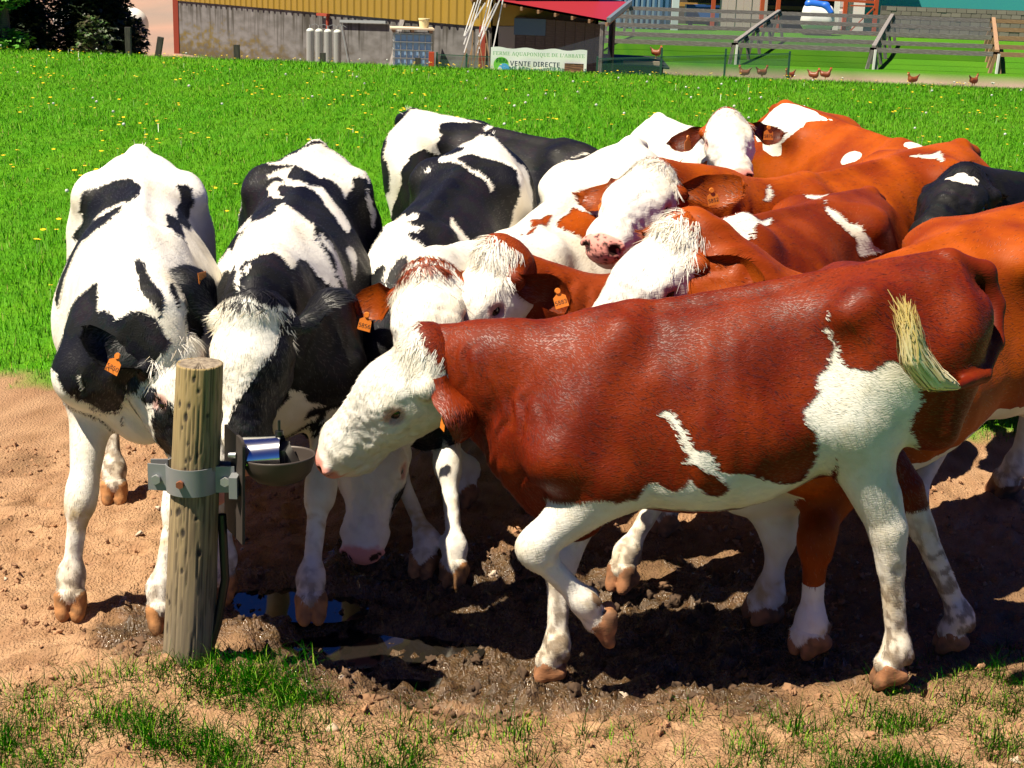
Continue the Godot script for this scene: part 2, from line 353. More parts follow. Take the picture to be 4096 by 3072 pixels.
	# D
	add.call(holstein, {"base": [1.0, -1.0],
		"tail": V.call(-0.134, 1.282, -6.050),
		"withers": V.call(-0.355, 1.081, -5.050),
		"poll": V.call(-0.467, 0.517, -4.600),
		"nose": V.call(-0.486, 0.116, -4.350),
		"feet": [V.call(-0.178, -0.040, -4.452), V.call(-0.289, -0.030, -4.496), null, null],
		"fringe": 2,
		"tail_tuft": Color(0.8, 0.78, 0.72),
		"fur": 26000,
		"leg_w": 0.98,
		"label": "black and white cow whose lowered white face shows under the walking cow's chin",
		"patches": [
			[0, false, PackedVector2Array([Vector2(0.255, 0.103), Vector2(0.195, 0.086), Vector2(0.151, 0.043), Vector2(0.168, -0.010), Vector2(0.136, -0.049), Vector2(0.219, -0.100), Vector2(0.236, -0.163), Vector2(0.169, -0.238), Vector2(0.191, -0.304), Vector2(0.303, -0.356), Vector2(0.413, -0.377), Vector2(0.471, -0.445), Vector2(0.680, -0.428), Vector2(0.594, -0.368), Vector2(0.534, -0.286), Vector2(0.512, -0.228), Vector2(0.463, -0.196), Vector2(0.457, -0.164), Vector2(0.436, -0.123), Vector2(0.422, -0.079), Vector2(0.422, -0.021), Vector2(0.436, 0.035), Vector2(0.470, 0.042), Vector2(0.548, -0.021), Vector2(0.563, -0.081), Vector2(0.591, -0.138), Vector2(0.617, -0.168), Vector2(0.648, -0.167), Vector2(0.618, -0.134), Vector2(0.591, -0.068), Vector2(0.562, -0.007), Vector2(0.484, 0.071), Vector2(0.492, 0.121), Vector2(0.396, 0.116), Vector2(0.373, 0.068), Vector2(0.311, 0.055)])],
			[0, false, PackedVector2Array([Vector2(0.540, 0.176), Vector2(0.527, 0.146), Vector2(0.549, 0.144)])],
			[0, false, PackedVector2Array([Vector2(1.136, 0.033), Vector2(1.206, -0.003), Vector2(1.237, 0.020), Vector2(1.250, -0.007), Vector2(1.250, -0.039), Vector2(1.270, -0.073), Vector2(1.289, -0.094), Vector2(1.333, -0.078), Vector2(1.359, -0.047), Vector2(1.343, -0.023), Vector2(1.352, 0.007), Vector2(1.407, 0.021), Vector2(1.480, 0.021), Vector2(1.438, 0.041), Vector2(1.386, 0.053), Vector2(1.388, 0.101), Vector2(1.376, 0.173), Vector2(1.379, 0.238), Vector2(1.286, 0.285), Vector2(1.250, 0.212), Vector2(1.236, 0.181), Vector2(1.236, 0.172), Vector2(1.199, 0.126), Vector2(0.901, 0.219)])],
			[0, false, PackedVector2Array([Vector2(1.021, -0.095), Vector2(1.039, -0.125), Vector2(1.068, -0.169), Vector2(1.075, -0.210), Vector2(1.119, -0.262), Vector2(1.168, -0.314), Vector2(1.210, -0.311), Vector2(1.145, -0.271), Vector2(1.143, -0.225), Vector2(1.173, -0.186), Vector2(1.145, -0.133)])],
			[0, false, PackedVector2Array([Vector2(1.250, -0.159), Vector2(1.236, -0.181), Vector2(1.223, -0.240), Vector2(1.238, -0.275), Vector2(1.250, -0.257), Vector2(1.250, -0.204), Vector2(1.250, -0.159)])],
			[0, false, PackedVector2Array([Vector2(0.943, -0.254), Vector2(0.937, -0.282), Vector2(0.944, -0.295), Vector2(0.948, -0.274)])],
			[1, true, PackedVector2Array([Vector2(0.242, -0.150), Vector2(0.188, -0.171), Vector2(0.226, -0.196), Vector2(0.285, -0.195), Vector2(0.339, -0.193), Vector2(0.299, -0.172), Vector2(0.258, -0.155)])],
			[1, true, PackedVector2Array([Vector2(-0.250, -0.450), Vector2(0.030, -0.450), Vector2(0.000, 0.000), Vector2(0.030, 0.450), Vector2(-0.250, 0.450)])],
			[0, false, PackedVector2Array([Vector2(0.250, 0.740), Vector2(1.250, 0.700), Vector2(1.250, 0.990), Vector2(0.250, 0.990)])],
			[0, false, PackedVector2Array([Vector2(0.250, -0.740), Vector2(0.250, -0.990), Vector2(1.250, -0.990), Vector2(1.250, -0.700)])]]})
	# E
	add.call(holstein, {"base": [1.0, -1.0],
		"tail": V.call(-0.541, 1.268, -7.100),
		"withers": V.call(0.225, 1.220, -6.400),
		"poll": V.call(0.62, 0.85, -5.95),
		"nose": V.call(0.75, 0.45, -5.75),
		"feet": [null, null, null, null],
		"cell": 0.017,
		"head_cell": 0.012,
		"fringe": 2,
		"tail_tuft": Color(0.8, 0.78, 0.72),
		"head_detail": false,
		"fur": 12000,
		"leg_w": 0.98,
		"label": "black and white cow standing sideways behind, farthest back on the left side",
		"patches": [
			[0, false, PackedVector2Array([Vector2(0.114, 0.216), Vector2(0.122, 0.171), Vector2(0.124, 0.115), Vector2(0.136, 0.049), Vector2(0.194, -0.008), Vector2(0.312, -0.008), Vector2(0.407, -0.008), Vector2(0.543, -0.009), Vector2(0.663, -0.009), Vector2(0.764, -0.009), Vector2(0.935, 0.009), Vector2(0.799, -0.009), Vector2(0.716, -0.006), Vector2(0.697, 0.026), Vector2(0.682, 0.067), Vector2(0.644, -0.007), Vector2(0.608, 0.001), Vector2(0.510, 0.043), Vector2(0.459, 0.078), Vector2(0.476, 0.142), Vector2(0.522, 0.197), Vector2(0.537, 0.182), Vector2(0.540, 0.210), Vector2(0.540, 0.276), Vector2(0.539, 0.285), Vector2(0.398, 0.329), Vector2(0.381, 0.365), Vector2(0.347, 0.419), Vector2(0.358, 0.498), Vector2(0.250, 0.653), Vector2(0.209, 0.725), Vector2(0.173, 0.654), Vector2(0.228, 0.570), Vector2(0.238, 0.476), Vector2(0.205, 0.399), Vector2(0.162, 0.387), Vector2(0.143, 0.293), Vector2(0.117, 0.186), Vector2(0.114, 0.216), Vector2(0.078, 0.227)])],
			[0, false, PackedVector2Array([Vector2(1.262, 0.161), Vector2(1.276, 0.121), Vector2(1.305, 0.064), Vector2(1.331, 0.018), Vector2(1.322, 0.059), Vector2(1.290, 0.108), Vector2(1.297, 0.167), Vector2(1.322, 0.254), Vector2(1.334, 0.398), Vector2(1.270, 0.463), Vector2(1.222, 0.459), Vector2(1.262, 0.358), Vector2(1.257, 0.290), Vector2(1.270, 0.225)])],
			[1, true, PackedVector2Array([Vector2(-0.250, -0.500), Vector2(0.500, -0.500), Vector2(0.500, -0.100), Vector2(-0.050, -0.050), Vector2(-0.050, 0.050), Vector2(0.500, 0.100), Vector2(0.500, 0.500), Vector2(-0.250, 0.500)])],
			[0, false, PackedVector2Array([Vector2(0.250, 0.740), Vector2(1.250, 0.700), Vector2(1.250, 0.990), Vector2(0.250, 0.990)])],
			[0, false, PackedVector2Array([Vector2(0.250, -0.740), Vector2(0.250, -0.990), Vector2(1.250, -0.990), Vector2(1.250, -0.700)])]]})
	# F
	add.call(reds, {"tail": V.call(0.482, 1.271, -6.200),
		"withers": V.call(0.021, 1.043, -5.150),
		"poll": V.call(-0.287, 1.056, -4.483),
		"ear_l": {"dir": Vector3(-0.7, -0.7, 0.35)},
		"hs": 0.92,
		"nose": V.call(-0.280, 0.711, -4.122),
		"up_hint": V.call(-0.250, 0.400, 1.000),
		"feet": [null, null, null, null],
		"head_cell": 0.007,
		"base": [-1.0, -1.0],
		"fringe": 2,
		"hair": {"n": 1800, "len": 0.057, "back": ORANGE2},
		"tags": [{"ear": "r", "text": "5856", "face": Vector3(-0.15, 0.1, 1.0), "up": Vector3(0.2, 1, 0), "shift": Vector3(-0.01, -0.03, 0.05)}],
		"fur": 22000,
		"leg_w": 0.98,
		"label": "white-faced cow wearing tag 5856 on its brown ear, just behind the walking cow's poll",
		"patches": [
			[0, true, PackedVector2Array([Vector2(1.029, -0.055), Vector2(0.969, -0.058), Vector2(0.885, -0.051), Vector2(0.859, -0.084), Vector2(0.829, -0.130), Vector2(0.844, -0.180), Vector2(0.897, -0.200), Vector2(0.998, -0.194), Vector2(1.025, -0.126), Vector2(1.039, -0.092)])],
			[0, true, PackedVector2Array([Vector2(1.396, -0.024), Vector2(1.096, -0.007), Vector2(1.010, -0.025), Vector2(1.095, -0.035), Vector2(1.370, -0.037)])],
			[0, true, PackedVector2Array([Vector2(1.933, 0.190), Vector2(1.933, -0.079), Vector2(1.933, -0.200), Vector2(1.933, -0.266), Vector2(1.867, -0.224), Vector2(1.865, -0.291), Vector2(1.928, -0.407), Vector2(1.933, -1.297)])],
			[1, true, PackedVector2Array([Vector2(-0.250, -0.450), Vector2(-0.005, -0.450), Vector2(-0.010, 0.000), Vector2(-0.005, 0.450), Vector2(-0.250, 0.450)])],
			[1, true, PackedVector2Array([Vector2(-0.100, 0.100), Vector2(0.030, 0.110), Vector2(0.080, 0.150), Vector2(0.070, 0.220), Vector2(0.030, 0.300), Vector2(-0.100, 0.300)])],
			[1, true, PackedVector2Array([Vector2(-0.100, -0.100), Vector2(-0.100, -0.300), Vector2(0.030, -0.300), Vector2(0.070, -0.220), Vector2(0.080, -0.150), Vector2(0.030, -0.110)])]]})
	# G
	add.call(reds, {"tail": V.call(1.988, 1.268, -6.550),
		"withers": V.call(1.105, 1.182, -5.800),
		"poll": V.call(0.496, 1.280, -5.354),
		"nose": V.call(0.283, 1.111, -4.934),
		"up_hint": V.call(-0.400, 0.450, 0.800),
		"hs": 0.98,
		"feet": [null, null, null, null],
		"head_cell": 0.0085,
		"fringe": 2,
		"ear_l": {"dir": Vector3(-0.25, 0.2, 1.0), "size": 1.15, "open": Vector3(0.6, 0.5, 0.0)},
		"freckle": 1.0,
		"hair": {"n": 1500, "len": 0.057},
		"tags": [{"ear": "l", "text": "5852", "face": Vector3(0.1, 0.1, 1.0), "up": Vector3(-0.25, 1, 0), "shift": Vector3(0.0, 0.0, 0.05)}, {"ear": "r", "text": "5884", "face": Vector3(-0.2, 0.3, 1.0), "up": Vector3(-0.2, 1, 0), "shift": Vector3(0.02, -0.03, 0.04)}],
		"fur": 22000,
		"leg_w": 0.98,
		"label": "white-faced cow with pink speckled muzzle and raised head looking left, tag 5852",
		"patches": [
			[0, false, PackedVector2Array([Vector2(0.530, -0.037), Vector2(0.446, -0.072), Vector2(0.373, -0.050), Vector2(0.493, -0.161), Vector2(0.485, -0.120), Vector2(0.520, -0.065)])],
			[0, false, PackedVector2Array([Vector2(1.516, -0.069), Vector2(1.524, -0.145), Vector2(1.571, -0.185), Vector2(1.554, -0.138)])],
			[0, false, PackedVector2Array([Vector2(0.250, 0.740), Vector2(1.250, 0.700), Vector2(1.250, 0.990), Vector2(0.250, 0.990)])],
			[0, false, PackedVector2Array([Vector2(0.250, -0.740), Vector2(0.250, -0.990), Vector2(1.250, -0.990), Vector2(1.250, -0.700)])],
			[1, true, PackedVector2Array([Vector2(-0.250, -0.450), Vector2(-0.005, -0.450), Vector2(-0.010, 0.000), Vector2(-0.005, 0.450), Vector2(-0.250, 0.450)])],
			[1, true, PackedVector2Array([Vector2(-0.100, 0.100), Vector2(0.030, 0.110), Vector2(0.080, 0.150), Vector2(0.070, 0.220), Vector2(0.030, 0.300), Vector2(-0.100, 0.300)])],
			[1, true, PackedVector2Array([Vector2(-0.100, -0.100), Vector2(-0.100, -0.300), Vector2(0.030, -0.300), Vector2(0.070, -0.220), Vector2(0.080, -0.150), Vector2(0.030, -0.110)])]]})
	# H
	add.call(reds, {"coat": Color(0.21, 0.032, 0.004),
		"coat2": Color(0.12, 0.014, 0.002),
		"neck_at": Vector3(0.06, -0.165, 0),
		"sag": 0.16,
		"tail": V.call(1.402, 1.150, -5.750),
		"withers": V.call(0.742, 1.153, -4.900),
		"poll": V.call(-0.079, 1.120, -4.508),
		"nose": V.call(-0.311, 0.694, -4.385),
		"up_hint": V.call(-0.750, 0.600, 0.420),
		"feet": [V.call(0.364, 0.000, -4.390), null, null, null],
		"head_cell": 0.007,
		"ear_l": {"dir": Vector3(0.1, -0.6, 0.9), "open": Vector3(0.5, 0.6, 0.5)},
		"fringe": 2,
		"hair": {"n": 1900, "len": 0.066},
		"tags": [{"ear": "l", "text": "5883", "face": Vector3(0.1, 0.3, 1.0), "up": Vector3(-0.3, 1, 0), "shift": Vector3(0.06, 0.02, 0.03)}],
		"fur": 22000,
		"leg_w": 0.98,
		"label": "cow with long white forelock, dark red neck and white patch on its shoulder, tag 5883",
		"patches": [
			[0, false, PackedVector2Array([Vector2(1.250, 0.007), Vector2(1.150, 0.017), Vector2(1.117, -0.007), Vector2(1.091, -0.025), Vector2(0.996, -0.039), Vector2(1.206, -0.075), Vector2(1.250, -0.095), Vector2(1.250, -0.166), Vector2(1.250, -0.132), Vector2(1.266, -0.088), Vector2(1.300, -0.060)])],
			[0, false, PackedVector2Array([Vector2(0.465, 0.195), Vector2(0.433, 0.144), Vector2(0.436, 0.092), Vector2(0.436, 0.035), Vector2(0.520, 0.021), Vector2(0.603, -0.053), Vector2(0.591, -0.138), Vector2(0.571, -0.216), Vector2(0.538, -0.288), Vector2(0.501, -0.331), Vector2(0.608, -0.305), Vector2(0.607, -0.237), Vector2(0.632, -0.180), Vector2(0.647, -0.101), Vector2(0.555, 0.014), Vector2(0.443, 0.137)])],
			[0, false, PackedVector2Array([Vector2(0.250, 0.740), Vector2(1.250, 0.700), Vector2(1.250, 0.990), Vector2(0.250, 0.990)])],
			[0, false, PackedVector2Array([Vector2(0.250, -0.740), Vector2(0.250, -0.990), Vector2(1.250, -0.990), Vector2(1.250, -0.700)])],
			[1, true, PackedVector2Array([Vector2(-0.250, -0.450), Vector2(-0.005, -0.450), Vector2(-0.010, 0.000), Vector2(-0.005, 0.450), Vector2(-0.250, 0.450)])],
			[1, true, PackedVector2Array([Vector2(-0.100, 0.100), Vector2(0.030, 0.110), Vector2(0.080, 0.150), Vector2(0.070, 0.220), Vector2(0.030, 0.300), Vector2(-0.100, 0.300)])],
			[1, true, PackedVector2Array([Vector2(-0.100, -0.100), Vector2(-0.100, -0.300), Vector2(0.030, -0.300), Vector2(0.070, -0.220), Vector2(0.080, -0.150), Vector2(0.030, -0.110)])]]})
	# I
	add.call(reds, {"tail": V.call(1.85, 1.23, -5.08),
		"withers": V.call(0.92, 1.06, -4.37),
		"poll": V.call(0.490, 1.244, -4.340),
		"nose": V.call(0.158, 0.896, -4.203),
		"up_hint": V.call(-0.600, 0.750, 0.400),
		"feet": [[V.call(0.921, 0.351, -4.020), V.call(0.923, 0.090, -4.000), V.call(0.893, -0.000, -3.973)], [V.call(0.857, 0.290, -4.220), V.call(0.834, 0.086, -4.220), V.call(0.781, 0.000, -4.212)], [V.call(1.991, 0.410, -5.300), V.call(1.958, 0.169, -5.320), V.call(1.903, 0.020, -5.371)], null],
		"head_cell": 0.0065,
		"leg_low": [0.47, 0.75, 0.7, 0.75],
		"leg_top": 0.75,
		"hair": {"n": 1900, "len": 0.062},
		"fur": 20000,
		"leg_w": 0.98,
		"label": "white-faced cow peering over the walking cow's back, its orange flank at right edge",
		"patches": [
			[0, false, PackedVector2Array([Vector2(0.250, 0.740), Vector2(1.250, 0.700), Vector2(1.250, 0.990), Vector2(0.250, 0.990)])],
			[0, false, PackedVector2Array([Vector2(0.250, -0.740), Vector2(0.250, -0.990), Vector2(1.250, -0.990), Vector2(1.250, -0.700)])],
			[1, true, PackedVector2Array([Vector2(-0.250, -0.450), Vector2(-0.005, -0.450), Vector2(-0.010, 0.000), Vector2(-0.005, 0.450), Vector2(-0.250, 0.450)])],
			[1, true, PackedVector2Array([Vector2(-0.100, 0.100), Vector2(0.030, 0.110), Vector2(0.080, 0.150), Vector2(0.070, 0.220), Vector2(0.030, 0.300), Vector2(-0.100, 0.300)])],
			[1, true, PackedVector2Array([Vector2(-0.100, -0.100), Vector2(-0.100, -0.300), Vector2(0.030, -0.300), Vector2(0.070, -0.220), Vector2(0.080, -0.150), Vector2(0.030, -0.110)])]]})
	# K
	add.call(reds, {"ear_color": Color(0.10, 0.016, 0.004),
		"base": [-1.0, -1.0],
		"tail": V.call(0.703, 1.246, -7.600),
		"withers": V.call(0.870, 1.159, -6.750),
		"poll": V.call(0.876, 1.392, -6.311),
		"nose": V.call(0.897, 1.168, -5.865),
		"up_hint": V.call(-0.050, 0.350, 1.000),
		"hs": 1.05,
		"feet": [null, null, null, null],
		"cell": 0.017,
		"head_cell": 0.0095,
		"hair": {"n": 900, "len": 0.046},
		"tags": [{"ear": "r", "face": Vector3(0.7, 0.1, 0.7), "shift": Vector3(0.0, 0.0, 0.04)}, {"ear": "l", "text": "5875", "face": Vector3(0.2, 0.1, 1.0), "shift": Vector3(0.0, 0.02, 0.05)}],
		"fur": 10000,
		"leg_w": 0.98,
		"label": "white-faced cow looking at the camera between two dark brown ears, white rump behind",
		"patches": [
			[0, true, PackedVector2Array([Vector2(1.107, 0.190), Vector2(1.137, 0.141), Vector2(1.793, 0.546), Vector2(1.725, 0.717), Vector2(1.479, 0.406), Vector2(1.176, 0.263)])],
			[0, true, PackedVector2Array([Vector2(0.420, 0.325), Vector2(0.565, 0.243), Vector2(0.529, 0.326), Vector2(0.471, 0.386)])],
			[1, true, PackedVector2Array([Vector2(-0.250, -0.450), Vector2(-0.005, -0.450), Vector2(-0.010, 0.000), Vector2(-0.005, 0.450), Vector2(-0.250, 0.450)])],
			[1, true, PackedVector2Array([Vector2(-0.100, 0.100), Vector2(0.030, 0.110), Vector2(0.080, 0.150), Vector2(0.070, 0.220), Vector2(0.030, 0.300), Vector2(-0.100, 0.300)])],
			[1, true, PackedVector2Array([Vector2(-0.100, -0.100), Vector2(-0.100, -0.300), Vector2(0.030, -0.300), Vector2(0.070, -0.220), Vector2(0.080, -0.150), Vector2(0.030, -0.110)])]]})
	# L
	add.call(reds, {"tail": V.call(1.484, 1.264, -8.400),
		"withers": V.call(1.929, 1.171, -7.300),
		"poll": V.call(2.08, 0.72, -7.02),
		"nose": V.call(2.1, 0.32, -6.98),
		"feet": [null, null, null, null],
		"cell": 0.017,
		"head_cell": 0.012,
		"head_detail": false,
		"fur": 10000,
		"leg_w": 0.98,
		"label": "orange and white cow with white rump, farthest back on the right side",
		"patches": [
			[0, false, PackedVector2Array([Vector2(0.120, 0.280), Vector2(0.177, 0.173), Vector2(0.142, 0.047), Vector2(0.228, 0.008), Vector2(0.381, 0.008), Vector2(0.527, 0.029), Vector2(0.629, 0.009), Vector2(0.554, 0.061), Vector2(0.531, 0.133), Vector2(0.551, 0.193), Vector2(0.540, 0.256), Vector2(0.507, 0.301), Vector2(0.480, 0.376), Vector2(0.176, 0.295)])],
			[0, false, PackedVector2Array([Vector2(0.954, 0.235), Vector2(0.975, 0.165), Vector2(1.038, 0.163), Vector2(1.043, 0.219), Vector2(0.990, 0.263)])],
			[0, false, PackedVector2Array([Vector2(0.935, 0.009), Vector2(1.020, -0.008), Vector2(1.155, 0.008), Vector2(1.020, -0.008)])],
			[0, false, PackedVector2Array([Vector2(1.201, 0.008), Vector2(1.245, -0.050), Vector2(1.263, 0.028), Vector2(1.250, 0.056)])],
			[0, false, PackedVector2Array([Vector2(0.250, 0.740), Vector2(1.250, 0.700), Vector2(1.250, 0.990), Vector2(0.250, 0.990)])],
			[0, false, PackedVector2Array([Vector2(0.250, -0.740), Vector2(0.250, -0.990), Vector2(1.250, -0.990), Vector2(1.250, -0.700)])],
			[1, true, PackedVector2Array([Vector2(-0.250, -0.450), Vector2(-0.005, -0.450), Vector2(-0.010, 0.000), Vector2(-0.005, 0.450), Vector2(-0.250, 0.450)])],
			[1, true, PackedVector2Array([Vector2(-0.100, 0.100), Vector2(0.030, 0.110), Vector2(0.080, 0.150), Vector2(0.070, 0.220), Vector2(0.030, 0.300), Vector2(-0.100, 0.300)])],
			[1, true, PackedVector2Array([Vector2(-0.100, -0.100), Vector2(-0.100, -0.300), Vector2(0.030, -0.300), Vector2(0.070, -0.220), Vector2(0.080, -0.150), Vector2(0.030, -0.110)])]]})
	# M
	add.call(holstein, {"tail": V.call(3.55, 1.25, -6.7),
		"withers": V.call(2.45, 1.14, -6.15),
		"hs": 0.95,
		"poll": V.call(1.771, 1.252, -5.779),
		"nose": V.call(1.526, 1.099, -5.370),
		"ear_l": {"dir": Vector3(-0.3, -0.8, 0.4)},
		"ear_r": {"dir": Vector3(-0.3, -0.8, 0.4)},
		"up_hint": V.call(-0.450, 0.600, 0.700),
		"feet": [null, null, null, null],
		"cell": 0.017,
		"head_cell": 0.0085,
		"base": [1.0, 1.0],
		"hair": {"n": 900, "len": 0.039, "col": BLACK2},
		"fur": 8000,
		"leg_w": 0.98,
		"label": "black cow with a small white star on its forehead at the right edge",
		"patches": [
			[1, false, PackedVector2Array([Vector2(0.141, 0.024), Vector2(0.081, 0.011), Vector2(0.057, -0.002), Vector2(0.064, -0.033), Vector2(0.050, -0.068), Vector2(0.106, -0.069), Vector2(0.148, -0.037), Vector2(0.163, -0.006)])]]})
	return list

# ---------------------------------------------------------------- setting
var lumps := FastNoiseLite.new()
var grit := FastNoiseLite.new()
var prints := PackedVector3Array()

func soft(a: float, b: float, x: float) -> float:
	return smoothstep(a, b, x)

# height of the lie of the land without the small relief
func land_y(x: float, z: float) -> float:
	var y := ground_y(x, z)
	# the meadow runs level to its far edge, then drops to the farmyard
	var edge := -28.2 + x * 0.05
	y -= (1.75 - 0.45 * soft(1.0, 4.0, x)) * soft(edge + 1.0, edge - 11.0, z) + 0.35 * (1.0 - 0.6 * soft(1.0, 4.0, x)) * soft(edge - 9.0, edge - 22.0, z)
	y += 0.6 * soft(-57.0, -74.0, z) * soft(0.5, 5.0, x)
	if z < -84.0:
		y += (-84.0 - z) * 0.03
	return y

func dirt_mask(x: float, z: float) -> float:       # 1 bare earth, 0 grass
	var n := lumps.get_noise_2d(x * 1.1, z * 1.1) * 0.5 + lumps.get_noise_2d(x * 4.0 + 50, z * 4.0) * 0.22
	var far := soft(-6.5, -5.9, z + n * 0.9 + absf(x) * 0.02)
	var near_edge := -3.02 - 0.10 * clampf(x, -2.0, 0.6) - 0.42 * soft(0.5, 1.9, x) + 0.10 * soft(-0.6, -1.4, x) * 0.0
	var near := soft(near_edge + 0.24, near_edge - 0.12, z + n * 0.34)
	return far * near * soft(5.2, 4.2, absf(x - 0.6))

func wet_mask(x: float, z: float) -> float:
	var n := lumps.get_noise_2d(x * 2.3 + 9, z * 2.3) * 0.45 + lumps.get_noise_2d(x * 9.0, z * 9.0) * 0.15
	var d := sqrt(pow((x - 0.0) / 0.95, 2.0) + pow((z + 4.12) / 0.52, 2.0))
	var e := sqrt(pow((x + 1.05) / 0.22, 2.0) + pow((z + 3.98) / 0.12, 2.0))
	return maxf(soft(1.45, 0.8, d + n), soft(1.3, 0.5, e + n))

func relief(x: float, z: float, dirt: float, wet: float) -> float:
	if dirt < 0.02:
		return 0.0
	var y := grit.get_noise_2d(x * 9.0, z * 9.0) * 0.014 + grit.get_noise_2d(x * 38.0, z * 38.0) * 0.010
	var clod := maxf(grit.get_noise_2d(x * 17.0 + 31, z * 17.0), 0.0)
	y += clod * clod * 0.06 * (0.35 + wet * 1.2)
	y += lumps.get_noise_2d(x * 5.0 + 7, z * 5.0) * (0.010 + 0.022 * wet)
	for p in prints:
		var d := Vector2(x - p.x, z - p.y).length() / p.z
		if d < 1.6:
			y += -0.035 * exp(-d * d * 3.0) + 0.014 * exp(-pow((d - 1.0) * 3.5, 2.0))
	for e in POOLS:
		var q := Vector2((x - e[0]) / e[2], (z - e[1]) / e[3]).length()
		y = lerpf(y, -0.036 + y * 0.42, smoothstep(1.15, 0.5, q + grit.get_noise_2d(x * 6.0, z * 6.0) * 0.35))
	# churned ridge of mud on the near side of the wallow
	y += 0.07 * exp(-pow((x - 0.12) / 0.26, 2.0) - pow((z + 3.74) / 0.10, 2.0)) * (0.6 + grit.get_noise_2d(x * 14, z * 14))
	y += 0.05 * exp(-pow((x + 0.52) / 0.14, 2.0) - pow((z + 3.66) / 0.12, 2.0))
	return y * dirt

func full_y(x: float, z: float) -> float:
	var d := dirt_mask(x, z)
	return land_y(x, z) + relief(x, z, d, wet_mask(x, z) if d > 0.02 else 0.0)

func spaced(a: float, b: float, fine_a: float, fine_b: float, step: float) -> PackedFloat32Array:
	var o := PackedFloat32Array()
	var s := 30.0
	var x := fine_a
	var st := step
	var left := []
	while x > a:
		st *= 1.12
		x -= st
		left.push_front(maxf(x, a))
	for v in left:
		o.append(v)
	x = fine_a
	while x < fine_b:
		o.append(x)
		x += step
	st = step
	while x < b:
		o.append(x)
		st *= 1.12
		x += st
	o.append(b)
	return o

func noise_tex(freq: float, sd: int, size := 512, octaves := 4) -> NoiseTexture2D:
	var nt := NoiseTexture2D.new()
	nt.width = size; nt.height = size; nt.seamless = true
	var fn := FastNoiseLite.new()
	fn.seed = sd; fn.frequency = freq; fn.fractal_octaves = octaves
	nt.noise = fn
	return nt

